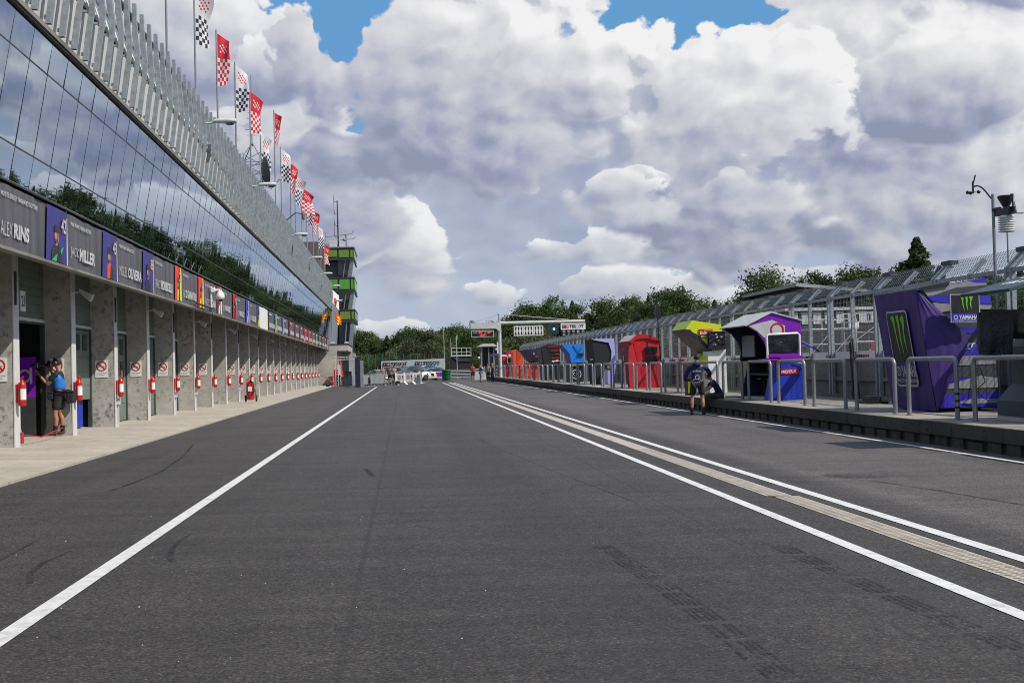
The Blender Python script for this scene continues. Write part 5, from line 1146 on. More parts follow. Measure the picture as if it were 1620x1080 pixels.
mb = MB(); mb.lathe((13.1, 23.25, 4.62), [(.06, 0), (.075, .02), (.17, .2), (.17, .24)], 16); mb.box(13.0, 13.2, 23.0, 23.55, 4.45, 4.60); mb.tube([(13.0, 23.6, 4.6), (13.05, 23.4, 4.6)], .05, 6); mb.tube([(13.1, 22.98, 4.5), (13.1, 22.96, 4.86), (13.1, 23.04, 4.86)], .02, 5); mb.build('rain_gauge', M_BLACK, t)
mb = MB()
for k in range(7): mb.lathe((13.1, 23.25, 4.08 + .05 * k), [(.12, 0), (.175, .005), (.175, .022), (.12, .04)], 18)
mb.lathe((13.1, 23.25, 4.08), [(.12, 0), (.12, .36)], 12); mb.build('louvred_shield', M_WHITE, t)
mb = MB(); mb.hexa([(13.1, 22.86, 4.42), (13.24, 22.84, 4.42), (13.24, 22.80, 4.44), (13.1, 22.82, 4.44)], [(13.1, 22.94, 4.68), (13.24, 22.92, 4.68), (13.24, 22.88, 4.70), (13.1, 22.9, 4.70)]); mb.build('solar_panel', M_LGREY, t)
t = thing('sensor_pole', 'thin pole with a small sensor just beside the weather station', 'pole', RM, (13.7, 24.3, 1.42))
MB().tube([(13.7, 24.3, 1.42), (13.7, 24.3, 4.25)], .018, 6).build('pole', M_GREY, t); mb = MB(); mb.lathe((13.7, 24.3, 4.22), [(.05, 0), (.07, .03), (.07, .10), (.04, .13)], 10); mb.build('sensor', M_DKGREY, t)
mb = MB(); mb.tube([(13.0, 31.2, .27), (13.15, 31.9, 2.0)], .035, 6); mb.tube([(13.0, 31.6, .27), (13.15, 32.1, 1.9)], .03, 6); mb.tube([(12.9, 31.3, .28), (12.9, 32.1, .28)], .05, 6)
single(mb, 'folded_ladder', M_BLACK, 'black folded stand leaning on the wall under the fence', 'ladder', RM, (13.0, 31.4, .27))
mb = MB(); mb.box(11.9, 12.4, 27.9, 28.8, .271, .33, 0); mb.box(12.0, 12.3, 28.1, 28.6, .33, .45, 0); single(mb, 'black_case', M_BLACK, 'low black case on the platform under the fence', 'case', RM, (12.15, 28.3, .271))
mb = MB(); mb.box(10.35, 10.85, 35.4, 36.0, .271, .31); single(mb, 'tablet', M_BLACK, 'flat black pad lying on the platform left of the blue base', 'pad', RM, (10.6, 35.7, .271))
# ------------------------------------------------------------------ lane gantry with lights (far end)
t = thing('signal_gantry', 'white T shaped gantry over the pit lane hung with displays and lamps', 'gantry', RM, (10.05, 112, .27))
mb = MB(); mb.tube([(10.05, 112, .27), (10.05, 112, 5.0)], .16, 14); mb.tube([(10.05, 112, 5.0), (10.05, 112, 6.57)], .11, 12); mb.lathe((10.05, 112, 4.75), [(.2, 0), (.2, .12)], 14); mb.build('pole', M_LGREY, t)
mb = MB(); mb.prism([(7.18, 5.10), (9.7, 5.08), (9.9, 4.9), (10.2, 4.9), (10.2, 5.67), (7.18, 5.69)], XZ, 111.8, 112.2, 0); mb.build('box_beam', M_LGREY, t)
MB().tube([(10.1, 112, 5.62), (18.6, 112, 5.64)], .155, 12).build('tube_beam', M_LGREY, t)
mb = MB(); mb.tube([(10.05, 112, 6.5), (7.4, 112, 5.75)], .03, 5); mb.tube([(10.05, 112, 6.5), (17, 112, 5.82)], .03, 5); mb.build('stay_cable', M_LGREY, t)
def glow(nm, col, k): return emis(nm, col, k)
E_RED = glow('red_led', (1., .10, .03), 1.4); E_CY = glow('cyan_lamp', (.35, 1., .95), 1.2); E_WH = glow('white_led', (.7, .7, .7), .6)
t = thing('countdown_display', 'black electronic display with red digits hanging from the gantry', 'display', RM, (8.35, 111.9, 4.3))
mb = MB(); mb.box(7.25, 9.46, 111.86, 112.1, 4.28, 4.92, 0); mb.box(7.31, 9.40, 111.85, 111.859, 4.34, 4.86, 1); mb.tube([(7.8, 112, 4.92), (7.8, 112, 5.1)], .03, 6); mb.tube([(8.9, 112, 4.92), (8.9, 112, 5.1)], .03, 6); mb.build('housing', [M_LGREY, M_SCREEN], t)
mb = MB(); o = lambda x, z: (x, 111.84, z)
mb.text('TRACK', o(7.40, 4.68), X_, Z_, .09, .42, 1, .01); mb.text('AIR', o(8.5, 4.68), X_, Z_, .09, .24, 1, .01); mb.text('34\u00b0', o(7.95, 4.63), X_, Z_, .19, .42, 0, .02); mb.text('27\u00b0', o(8.83, 4.63), X_, Z_, .19, .42, 0, .02); mb.text('15:01', o(8.08, 4.38), X_, Z_, .19, .62, 0, .02)
mb.build('digits', [E_RED, E_WH], t)
t = thing('lap_board', 'row of three white framed signal panels with black slots under the gantry', 'signal panel', RM, (12.9, 111.9, 4.3))
for k in range(3):
    x = 11.45 + k * .985; mb = MB(); mb.box(x, x + .975, 111.85, 112.05, 4.3, 5.3, 0); mb.box(x + .05, x + .925, 111.84, 111.849, 4.36, 5.24, 1); p = mb.build('panel', [M_LGREY, M_WHITE], t); mb = MB()
    for c in range(3):
        for r in range(2):
            cx, cz = x + .20 + c * .285, 4.58 + r * .44; mb.box(cx - .055, cx + .055, 111.83, 111.839, cz - .17, cz + .17); mb.box(cx - .10, cx + .10, 111.831, 111.8392, cz + (.06 if r else -.15), cz + (.15 if r else -.06))
    mb.build('slot', M_BLACK, p)
mb = MB(); mb.tube([(11.8, 112, 5.3), (11.8, 112, 5.5)], .03, 6); mb.tube([(14, 112, 5.3), (14, 112, 5.5)], .03, 6); mb.build('hanger', M_LGREY, t)
t = thing('pit_signal', 'dark signal box with a lit cyan lamp under the gantry', 'traffic light', RM, (15.45, 111.9, 4.45))
mb = MB(); mb.box(14.97, 15.92, 111.85, 112.1, 4.44, 5.44); mb.box(15.25, 15.65, 111.80, 111.85, 5.30, 5.36); mb.build('housing', mk('dark_teal', (.012, .03, .035), .5), t); mb = MB(); mb.disc((15.46, 111.84, 4.92), .12, X_, Z_); mb.build('lamp', E_CY, t)
SW = 'TISSOT'
def swiss(mb, o, U, V, h, ms, n=1.):
    """black T tile, red tile with white cross, name"""
    o = Vector(o); U = Vector(U).normalized(); V = Vector(V).normalized(); N = U.cross(V) * .008
    def rc(a, b, c, d, m, k=1): mb.quad(o + U * a + V * c + N * k, o + U * b + V * c + N * k, o + U * b + V * d + N * k, o + U * a + V * d + N * k, m)
    rc(0, .92 * h, 0, h, ms[0]); rc(.16 * h, .76 * h, .72 * h, .82 * h, ms[2], 2); rc(.41 * h, .51 * h, .16 * h, .72 * h, ms[2], 2)
    rc(.98 * h, 1.9 * h, 0, h, ms[1]); rc(1.14 * h, 1.74 * h, .40 * h, .60 * h, ms[2], 2); rc(1.34 * h, 1.54 * h, .20 * h, .80 * h, ms[2], 3)
    mb.text(SW, o + U * 2.1 * h + N, U, V, h, h * 4.2 * n, ms[0], .03)
t = thing('sponsor_sign', 'white sign with black lettering and red cross tile at the end of the gantry', 'sign', RM, (17.4, 111.9, 4.8))
mb = MB(); mb.box(16.15, 18.63, 111.85, 112.0, 4.82, 5.44, 0); swiss(mb, (16.3, 111.84, 4.98), X_, Z_, .33, (1, 2, 0), 1.05); mb.build('plate', [M_WHITE, M_BLACK, M_RED], t)
t = thing('signal_lamp_row', 'two rows of round unlit lamps below the white gantry sign', 'traffic light', RM, (17.4, 111.9, 4.1))
for k in range(5):
    for r in range(2):
        x, z = 16.45 + k * .48, 4.28 + r * .36; mb = MB(); mb.box(x - .21, x + .21, 111.9, 112.05, z - .165, z + .165, 0); mb.lathe((x, 111.86, z), [(.14, 0), (.15, .04)], 14, 1, 'y'); mb.build('lamp', [M_BLACK, M_GREY], t)
mb = MB(); mb.box(16.2, 18.6, 112.06, 112.12, 4.1, 4.9); mb.build('rear_frame', M_BLACK, t)
t = thing('loudspeaker_pole', 'slim pole with a pale speaker rising behind the fence', 'pole', RM, (17.0, 100, 0)); MB().tube([(16.55, 104, -.9), (16.55, 104, 4.9)], .05, 6).build('pole', M_LGREY, t); mb = MB(); mb.box(16.4, 16.7, 103.9, 104.1, 4.6, 5.1); mb.build('speaker', M_LGREY, t)

# marshal cabin, camera platform, bin, armco
t = thing('marshal_cabin', 'narrow grey marshal cabin with a low pitched roof beside the gantry pole', 'cabin', RM, (10.2, 131, 0))
mb = MB()
for (x, y) in ((9.5, 130), (10.95, 130), (9.5, 132), (10.95, 132)): mb.box(x - .08, x + .08, y - .08, y + .08, -.3, 3.6)
mb.box(10.3, 10.42, 129.95, 130.05, -.3, 3.6); mb.build('post', M_GREY, t)
mb = MB(); mb.prism([(9.1, 3.62), (9.7, 3.95), (10.9, 3.95), (11.35, 3.62)], XZ, 129.6, 132.4, 0); mb.build('roof', M_LGREY, t)
mb = MB(); mb.box(9.7, 10.9, 130.6, 131.9, -.3, 3.6); mb.build('booth', M_BLACK, t)
mb = MB(); mb.ball((9.2, 129.9, 2.35), .14, 8); mb.ball((11.2, 129.8, 3.3), .13, 8); mb.box(11.3, 11.5, 129.7, 129.8, 2.5, 4.1); mb.build('loudspeaker', M_WHITE, t)
t = thing('camera_platform', 'black cloth covered platform with a pale handrail on top', 'platform', RM, (7.7, 141, .2))
mb = MB(); mb.prism([(6.55, .1), (8.97, .1), (8.95, 2.60), (6.5, 2.66)], XZ, 140, 142.5, 0); mb.prism([(6.6, 2.6), (8.6, 2.3), (8.9, 2.0), (7.3, 2.05)], XZ, 139.9, 139.99, 1); mb.build('cover', [M_BLACKF, M_DKGREY], t)
mb = MB()
for x in (6.56, 7.15, 7.8, 8.4, 8.95): mb.tube([(x, 140, 2.6), (x, 140, 3.72)], .035, 5)
for z in (2.78, 3.2, 3.70): mb.tube([(6.5, 140, z), (9, 140, z)], .035, 5)
mb.box(6.5, 9.0, 139.9, 142.5, 2.665, 2.80); mb.tube([(6.5, 140, 2.6), (6.5, 140, 4.9)], .03, 5); mb.build('handrail', M_LGREY, t)
mb = MB(); mb.lathe((4.95, 118, .02), [(.40, 0), (.43, .05), (.46, 1.0), (.48, 1.02), (.48, 1.1), (.42, 1.12)], 20); mb.lathe((4.95, 118, .35), [(.475, 0), (.475, .05)], 20); mb.lathe((4.95, 118, .75), [(.485, 0), (.485, .05)], 20)
single(mb, 'green_bin', M_BIN, 'green round bin beside the white striped car', 'bin', RM, (4.95, 118, .02))
t = thing('guard_rail', 'grey steel guard rail between the green bin and the marshal cabin', 'guard rail', RM, (7.5, 131, .1))
for z in (.30, .62, .94):
    mb = MB(); mb.prism([(130.0, z - .14), (129.93, z - .10), (130.0, z), (129.93, z + .10), (130., z + .14), (130.05, z)], lambda a, b, d: (d, a, b), 5.4, 12.6, 0); mb.build('beam', M_GREY, t)
mb = MB()
for k in range(5): mb.box(5.6 + k * 1.6, 5.72 + k * 1.6, 130.06, 130.2, -.4, 1.1)
mb.build('post', M_GREY, t)
t = thing('grey_barrier', 'pale grey low barrier in front of the marshal cabin', 'barrier', RM, (9.0, 126, 0)); mb = MB(); mb.box(8.3, 9.9, 126, 126.15, -.15, 1.05); mb.box(8.25, 9.95, 125.9, 126.25, 1.05, 1.13); mb.build('panel', M_LGREY, t)

# advertising wall, net fence, poles
t = thing('advertising_wall', 'long white advertising wall with two black names and red crosses', 'advertising wall', I4, (1.2, 150, 0))
a, b = Vector((-2.95, 151, 0)), Vector((5.3, 148.5, 0)); d = (b - a).normalized(); n_ = Vector((d.y, -d.x, 0))
mb = MB(); mb.hexa([a + Z_ * .2 - n_ * .1, b + Z_ * .2 - n_ * .1, b + Z_ * .2, a + Z_ * .2], [a + Z_ * 2.13 - n_ * .1, b + Z_ * 2.3 - n_ * .1, b + Z_ * 2.3, a + Z_ * 2.13], 0)
for s in (.25, 4.65): swiss(mb, a + d * s + n_ * .03 + Z_ * 1.45, d, Z_ + d * 0 + Vector((0, 0, 0)), .50, (1, 2, 0), 1.1)
mb.build('panel', [M_WHITE, M_BLACK, M_RED], t)
mb = MB()
for k in range(6): p = a + d * (.3 + k * 1.6) - n_ * .2; mb.box(p.x - .06, p.x + .06, p.y - .06, p.y + .06, -.7, 2.0)
mb.build('post', M_DKGREY, t)
t = thing('net_fence', 'tall green mesh fence on thin green posts before the trees', 'fence', I4, (0, 165, 0))
M_GPOST = mk('green_post', (.05, .12, .09), .6)
for k in range(17): x = -8 + k * 1.0; mb = MB(); mb.tube([(x, 165, -.8), (x, 165, 3.25)], .04, 5); mb.build('post', M_GPOST, t)
mb = MB()
for k in range(14): z = .1 + k * .23; mb.tube([(-8, 165, z), (8, 165, z)], .009, 3)
for k in range(80): x = -8 + k * .2; mb.tube([(x, 165.01, 0), (x, 165.01, 3.2)], .007, 3)
mb.build('mesh', M_GPOST, t)
for x, y, z, lab in ((5.35, 150, 6.5, 'tall thin pale mast at the right end of the advertising wall'), (6.45, 138, 5.0, 'thin pole rising beside the black covered platform')):
    mb = MB(); mb.tube([(x, y, -.6), (x, y, z)], .04, 6); mb.box(x - .12, x + .12, y - .05, y + .05, z - .5, z - .46); mb.tube([(x + .1, y, z - .46), (x + .1, y, z + .1)], .015, 4)
    single(mb, 'mast', M_LGREY, lab, 'mast', I4, (x, y, -.5))

# barriers and kit at the end of the lane
bb = proto('barrier_board', 'x', 'barrier', 'white boards on slanted feet at the end of the lane')
mb = MB(); mb.box(-.42, .42, -.02, .02, .2, 1.02); mb.build('board', M_LGREY, bb)
mb = MB(); mb.box(-.20, .05, -.03, -.022, .5, .80, 0); mb.box(-.11, -.05, -.036, -.031, .55, .75, 1); mb.box(-.17, .01, -.036, -.0312, .62, .68, 1); mb.box(.18, .36, -.03, -.022, .68, .80, 2); mb.box(.24, .30, -.03, -.022, .42, .68, 2); mb.build('marking', [M_CRIM, M_LGREY, M_BLACK], bb)
for s in (-.38, .38):
    mb = MB(); mb.hexa([(s - .06, -.05, .2), (s + .06, -.05, .2), (s + .06, .0, .2), (s - .06, .0, .2)], [(s - .06, -.04, 1.08), (s + .06, -.04, 1.08), (s + .06, .03, 1.08), (s - .06, .03, 1.08)])
    mb.hexa([(s + .12, -.45, 0), (s + .30, -.45, 0), (s + .30, .35, 0), (s + .12, .35, 0)], [(s - .06, -.06, .24), (s + .06, -.06, .24), (s + .06, .04, .24), (s - .06, .04, .24)]); mb.build('foot', M_WHITE, bb)
used = []
for k, x in enumerate((-.35, .45, 1.0)): repeat(bb, used, I4, (x, 103 + .3 * k, gz(x, 103)), ('left', 'middle', 'right')[k] + ' white board on slanted feet beside the group of three people', R_((8, -5, 12)[k]))
gb = proto('crowd_barrier', 'x', 'barrier', 'grey barrier frames at the end of the lane')
mb = MB(); mb.tube([(-.5, 0, .05), (-.5, 0, 1.05), (.5, 0, 1.05), (.5, 0, .05)], .03, 6); mb.box(-.47, .47, -.01, .01, .2, 1.0); mb.build('frame', M_GREY, gb); mb = MB(); mb.box(-.55, -.45, -.3, .3, 0, .05); mb.box(.45, .55, -.3, .3, 0, .05); mb.build('foot', M_LGREY, gb)
used = []
for k, (x, y, r) in enumerate(((-3.3, 102, 60), (-2.75, 102.5, 70), (-2.2, 102.8, 20), (1.55, 103.5, 82), (-4.45, 101, 40))): repeat(gb, used, I4, (x, y, gz(x, y)), 'grey barrier frame ' + ('right of the black upright slab', 'second right of the black upright slab', 'left of the group of three people', 'before the dark car by the white boards', 'left of the black upright slab')[k], R_(r))
t = thing('black_slab', 'tall black upright slab at the end of the pit building', 'panel', I4, (-4.0, 99.7, 0)); z = gz(-4, 99.7)
mb = MB(); mb.box(-4.2, -3.78, 99.5, 100.4, z, z + 2.55); mb.build('slab', M_DNAVY, t); mb = MB(); mb.box(-3.77, -3.5, 99.8, 100.3, z, z + 2.3); mb.build('side_frame', M_GREY, t)
t = thing('truss_arch', 'silver truss arch beside the porch of the pit building', 'truss', BM, (-4.6, 108, .1))
mb = MB()
def truss(p, q, w, n):
    p, q = Vector(p), Vector(q); d = (q - p).normalized(); a = d.cross(Y_).normalized() * w; b_ = Y_ * w; c = [(a + b_), (a - b_), (-a - b_), (-a + b_)]
    for e in c: mb.tube([p + e, q + e], .025, 4)
    for k in range(n):
        for j in range(4): mb.tube([p.lerp(q, k / n) + c[j], p.lerp(q, (k + 1) / n) + c[(j + 1) % 4]], .015, 3)
truss((-5.15, 106, -.1), (-5.15, 106, 2.6), .13, 9); truss((-5.4, 106, 2.68), (-3.3, 106, 2.72), .13, 8); mb.build('lattice', M_LGREY, t)
t = thing('hand_truck', 'red two wheeled hand truck leaning by the pale end block', 'hand truck', BM, (-5.95, 106.5, .1))
mb = MB(); 
for s in (-.2, .2): mb.tube([(-6.6, 106.5 + s, 1.15), (-6.25, 106.5 + s, 1.05), (-5.3, 106.5 + s, .18)], .035, 6)
mb.hexa([(-6.2, 106.32, .98), (-5.35, 106.32, .20), (-5.35, 106.68, .20), (-6.2, 106.68, .98)], [(-6.15, 106.32, 1.03), (-5.28, 106.32, .25), (-5.28, 106.68, .25), (-6.15, 106.68, 1.03)]); mb.box(-5.4, -5.05, 106.25, 106.75, .12, .18); mb.build('frame', M_RED, t)
mb = MB(); mb.lathe((-6.05, 106.2, .27), [(.05, -.04), (.17, -.04), (.17, .04), (.05, .04)], 14, 0, 'y'); mb.lathe((-6.05, 106.8, .27), [(.05, -.04), (.17, -.04), (.17, .04), (.05, .04)], 14, 0, 'y'); mb.tube([(-6.05, 106.2, .27), (-6.05, 106.8, .27)], .03, 6); mb.build('wheel', M_TYRE, t)
for (x, y, w, d2, h, m, nm, lab) in ((-5.3, 110, .5, .5, 1.15, M_BLACK, 'equipment_case', 'tall black equipment case under the porch'), (-4.55, 107, .55, .5, 1.0, M_DKGREY, 'equipment_case', 'dark equipment case beside the truss'),
                             (-5.6, 113, .4, .4, 1.7, M_REDF, 'red_cabinet', 'narrow red cabinet inside the porch opening'), (-4.35, 112, .6, .4, 1.5, M_BLACK, 'equipment_case', 'black case standing behind the truss arch')):
    mb = MB(); mb.box(x - w / 2, x + w / 2, y, y + d2, .0, h - .08); mb.box(x - w / 2 - .02, x + w / 2 + .02, y - .02, y + d2 + .02, h - .08, h); mb.box(x - w / 4, x + w / 4, y - .03, y - .021, h * .5, h * .56)
    single(mb, nm, m, lab, 'case', BM, (x, y, 0), bevel=.02)
mb = MB(); mb.hexa([(-4.75, 107.5, .4), (-4.55, 107.5, .4), (-4.55, 107.6, .4), (-4.75, 107.6, .4)], [(-4.95, 107.5, 2.6), (-4.85, 107.5, 2.6), (-4.85, 107.6, 2.6), (-4.95, 107.6, 2.6)]); single(mb, 'feather_flag', M_ORNG, 'orange narrow flag standing beside the truss arch', 'flag', BM, (-4.7, 107.5, .4))

# ------------------------------------------------------------------ cars
M_CARW = mk('car_white', (.70, .70, .70), .25, var=.04, coat=.6); M_CARS = mk('car_silver', (.34, .35, .36), .3, .4, .05, coat=.5); M_CARD = mk('car_dark', (.02, .022, .026), .25, coat=.6); M_CARR = mk('car_maroon', (.28, .02, .05), .3, coat=.5)
M_HEAD = mk('headlamp', (.55, .58, .6), .1, var=.05, spec=.8); M_RIM = mk('alloy', (.20, .20, .21), .35, .6)
ST_COUPE = [(2.36, .66, .58, .60, .60), (2.28, .80, .66, .72, .68), (1.9, .90, .80, .78, .83), (1.0, .93, .92, .78, .95), (.85, .93, .93, .76, .97), (.05, .93, .95, .62, 1.36), (-.4, .93, .96, .60, 1.41), (-1.0, .93, .97, .58, 1.38), (-1.75, .92, 1.0, .66, 1.08), (-2.2, .86, 1.0, .74, 1.03), (-2.36, .78, .86, .66, .90)]
ST_SUV = [(2.3, .68, .66, .60, .70), (2.2, .82, .82, .74, .88), (1.8, .92, .98, .80, 1.02), (1.05, .94, 1.04, .80, 1.08), (.95, .94, 1.05, .78, 1.10), (.2, .94, 1.06, .68, 1.58), (-.5, .94, 1.07, .66, 1.66), (-1.5, .93, 1.08, .64, 1.63), (-2.1, .92, 1.08, .64, 1.45), (-2.25, .9, 1.05, .66, 1.2), (-2.32, .82, .9, .66, .98)]
def car(name, label, loc, rz, paint, ST, livery=None, bar=False):
    t = thing(name, label, 'car', I4, loc, rz); t['label'] = label
    mb = MB(); n = 11; vs = []
    for x, wb, zb, wr, zr in ST:
        h = [(wb * .86, .20), (wb * .97, .34), (wb, .55), (wb * .985, zb * .9 if zb > .75 else zb * .95), (wb * .95, zb), (wr, zr)]
        vs += [(y, x, z) for y, z in h] + [(0, x, zr + .03)] + [(-y, x, z) for y, z in reversed(h)]
    k = 13; fs = []; ms = []
    for i in range(len(ST) - 1):
        tall0, tall1 = ST[i][4] - ST[i][2] > .2, ST[i + 1][4] - ST[i + 1][2] > .2
        for j in range(k - 1):
            fs.append((i * k + j, (i + 1) * k + j, (i + 1) * k + j + 1, i * k + j + 1))
            side = j in (4, 7); top = j in (5, 6); slope = tall0 != tall1
            ms.append(1 if (side and (tall0 or tall1)) or (top and slope) else 0)
    for q, m in zip(fs, ms): mb.f.append(q); mb.m.append(m); mb.sm.append(True)
    mb.v = vs; mb.f += [tuple(range(k)), tuple(range((len(ST) - 1) * k, len(ST) * k))[::-1]]; mb.m += [0, 0]; mb.sm += [False, False]
    body = mb.build('body', [paint, M_DGLASS], t)
    fx = ST[0][0]
    for s in (-1, 1):
        mb = MB(); z = ST[1][2]; mb.hexa([(s * .48, fx - .01, z - .10), (s * .78, fx - .14, z - .08), (s * .80, fx - .30, z - .06), (s * .50, fx - .2, z - .06)], [(s * .48, fx - .06, z - .01), (s * .78, fx - .2, z + .02), (s * .80, fx - .36, z + .04), (s * .50, fx - .26, z + .0)]); mb.build('headlight', M_HEAD, t)
        mb = MB(); mb.ball((s * 1.0, .75, ST[4][2] + .05), .1, 8, 0, (1.1, .7, .7)); mb.build('mirror', paint, t)
        for y in (1.42, -1.42):
            mb = MB(); mb.lathe((s * .84, y, .33), [(.2, -.11), (.32, -.11), (.335, -.07), (.335, .07), (.32, .11), (.2, .11)], 20, 0, 'x'); wl_ = mb.build('wheel', M_TYRE, t)
            mb = MB(); mb.lathe((s * .84, y, .33), [(.03, -.1), (.21, -.1), (.21, .1), (.03, .1)], 16, 0, 'x')
            for q in range(5): a = q * 1.257; mb.box(s * .945 - .01, s * .945 + .01, y + .12 * math.cos(a) - .025, y + .12 * math.cos(a) + .025, .33 + .12 * math.sin(a) - .06, .33 + .12 * math.sin(a) + .06)
            mb.build('rim', M_RIM, wl_)
    mb = MB(); mb.box(-.34, -.03, fx - .03, fx + .01, .42, .62); mb.box(.03, .34, fx - .03, fx + .01, .42, .62); mb.box(-.7, .7, fx - .06, fx - .005, .22, .36); mb.build('grille', M_BLACK, t)
    mb = MB(); mb.box(-.25, .25, fx + .011, fx + .02, .36, .46); mb.build('number_plate', M_LGREY, t)
    if livery:
        mb = MB()
        for (s, y0, y1, z0, z1, sk, m) in livery: mb.poly([(s * .955, y0, z0), (s * .955, y1, z0), (s * .945, y1 + sk, z1), (s * .945, y0 + sk, z1)], m)
        mb.poly([(-.3, 2.0, .82), (.1, 2.0, .82), (.35, 1.05, .985), (-.05, 1.05, .985)], 0)
        mb.poly([(.12, 2.0, .825), (.28, 2.0, .82), (.55, 1.05, .98), (.36, 1.05, .985)], 1)
        mb.build('livery_stripe', [M_ROYAL, M_RED, M_PURP, M_BLACK], t)
    if bar:
        mb = MB(); mb.box(-.55, .55, -.5, -.2, ST[6][4] + .02, ST[6][4] + .12); mb.build('light_bar', M_SKYB, t)
    return t
LIV = [(s, *q) for s in (-1, 1) for q in ((-1.1, -.7, .42, .92, .25, 0), (-.68, -.5, .42, .92, .25, 2), (-.48, -.2, .42, .92, .25, 1), (.2, .6, .5, .8, .1, 3), (1.0, 1.15, .42, .8, .1, 1), (-2.2, -1.8, .5, .8, .2, 0))]
zf = gz(3.4, 127)
car('striped_car', 'white coupe with red and blue stripes and roof light bar next to the green bin', (2.95, 127, zf), R_(180 - 52), M_CARW, ST_COUPE, LIV, True)
car('white_car', 'white estate car half hidden behind the striped coupe', (1.9, 134, gz(2.5, 133)), R_(180 - 35), M_CARW, ST_SUV, None, True)
car('dark_car', 'black car with its nose behind the white boards', (.75, 128, gz(1.3, 126)), R_(180 - 30), M_CARD, ST_SUV)
car('silver_car', 'silver car with red marks on its nose left of the group of three people', (-2.45, 112, gz(-2.4, 112)), R_(180 + 15), M_CARS, ST_COUPE, [(s, 1.2, 1.5, .5, .8, .1, 1) for s in (-1, 1)])
for k, (x, m, lab) in enumerate(((-.6, M_CARS, 'grey car roof showing above the barriers under the first name on the wall'), (.9, M_CARR, 'maroon car roof showing above the barriers'), (2.2, M_CARS, 'grey car parked right of the maroon car'))): car('parked_car', lab, (x, 141 + k, gz(x, 140)), R_(180 + 60), m, ST_SUV)
# ------------------------------------------------------------------ behind the fence: grandstand, scaffolds
t = thing('grandstand', 'open grandstand with a pale flat roof behind the catch fence', 'grandstand', RM, (46, 122, -1))
N_, F_, G_ = Vector((37.9, 105, 8.25)), Vector((41.2, 133, 8.75)), Vector((52.2, 120, 8.35)); Q_ = F_ + G_ - N_
mb = MB(); mb.hexa([N_, G_, Q_, F_], [p + Z_ * .32 for p in (N_, G_, Q_, F_)]); mb.m[0] = 1; mb.build('roof', [M_GREY, mk('shade_dark_soffit', (.022, .019, .016), .9)], t)  # underside coloured near black, so the roof's shade is in its colour
mb = MB()
for k in range(1, 10):
    a, b = N_.lerp(G_, k / 10), F_.lerp(Q_, k / 10); mb.hexa([a + X_ * -.1 - Z_ * .5, a + X_ * .1 - Z_ * .5, b + X_ * .1 - Z_ * .5, b - X_ * .1 - Z_ * .5], [a + X_ * -.1 - Z_ * .01, a + X_ * .1 - Z_ * .01, b + X_ * .1 - Z_ * .01, b - X_ * .1 - Z_ * .01])
for k in range(1, 7):
    a, b = N_.lerp(F_, k / 7), G_.lerp(Q_, k / 7); mb.tube([a - Z_ * .62, b - Z_ * .62], .1, 5)
for p in (N_.lerp(Q_, .55), F_.lerp(Q_, .4), G_.lerp(Q_, .4)): mb.box(p.x - .2, p.x + .2, p.y - .2, p.y + .2, -1.5, p.z - .02)
mb.build('frame', mk('brown_steel', (.05, .045, .04), .85), t)
for k in range(7): mb = MB(); mb.box(42, 54, 120 + k * 1.2, 121.2 + k * 1.2, -1.5, .5 + k * .55); mb.build('step', M_WALLC, t)
t = thing('timing_building', 'dark low building with a row of pale windows behind the fence', 'building', RM, (30, 76, -1))
mb = MB(); mb.box(26, 36, 74, 80, -1.5, 4.6); mb.build('wall', mk('brown_wall', (.045, .04, .037), .8), t)
mb = MB(); mb.box(25.8, 36.2, 73.8, 80.2, 4.6, 4.8); mb.build('roof', M_LGREY, t)
for k in range(12): mb = MB(); mb.box(26.2 + k * .8, 26.75 + k * .8, 73.95, 73.99, 3.7, 4.5); mb.build('window', M_LGREY, t)
def scaffold(x0, y0, w, h, lab, levels=3):
    t = thing('scaffold', lab, 'scaffold', RM, (x0, y0, -.9)); mb = MB(); n = max(2, int(w / 1.5)); d = 1.6
    for k in range(n + 1):
        for yy in (0, d): x = x0 + w * k / n; mb.tube([(x, y0 + yy, -.9), (x, y0 + yy, -.9 + h)], .03, 5)
    for l in range(1, levels + 1):
        z = -.9 + h * l / (levels + .4)
        for yy in (0, d): mb.tube([(x0, y0 + yy, z), (x0 + w, y0 + yy, z)], .03, 5); mb.tube([(x0, y0 + yy, z + .5), (x0 + w, y0 + yy, z + .5)], .022, 5)
        for k in range(n): x = x0 + w * k / n; mb.tube([(x, y0, z - h / (levels + .4)), (x + w / n, y0, z)], .022, 4)
    mb.build('tube_frame', M_LGREY, t)
    for l in range(1, levels + 1): z = -.9 + h * l / (levels + .4); mb = MB(); mb.box(x0 - .1, x0 + w + .1, y0, y0 + d, z - .03, z + .05); mb.build('deck', M_LGREY, t)
    return t
scaffold(20.9, 56, 2.4, 4.3, 'pale scaffold tower with three decks seen right of the purple stand')
scaffold(24.0, 58, 3.0, 4.6, 'wide pale scaffold seen behind the fence left of the violet stand', 4)
scaffold(28, 62, 4.0, 4.2, 'farther pale scaffold partly hidden by the violet stand')
t = thing('crane_mast', 'slim orange mast standing among the scaffolds', 'mast', RM, (25.0, 57, -.9)); MB().tube([(25.2, 57, -.9), (25.0, 57, 4.4)], .07, 6).build('mast', mk('amber_paint', (.55, .25, .03), .5), t)
t = thing('white_lamp_post', 'white post with a square lamp among the scaffolds', 'lamp post', RM, (22.9, 55, -.9)); MB().tube([(22.75, 55, -.9), (22.75, 55, 2.9)], .06, 6).build('pole', M_LGREY, t); mb = MB(); mb.box(22.5, 23.0, 54.9, 55.1, 2.9, 3.2); mb.build('lamp', M_WHITE, t)
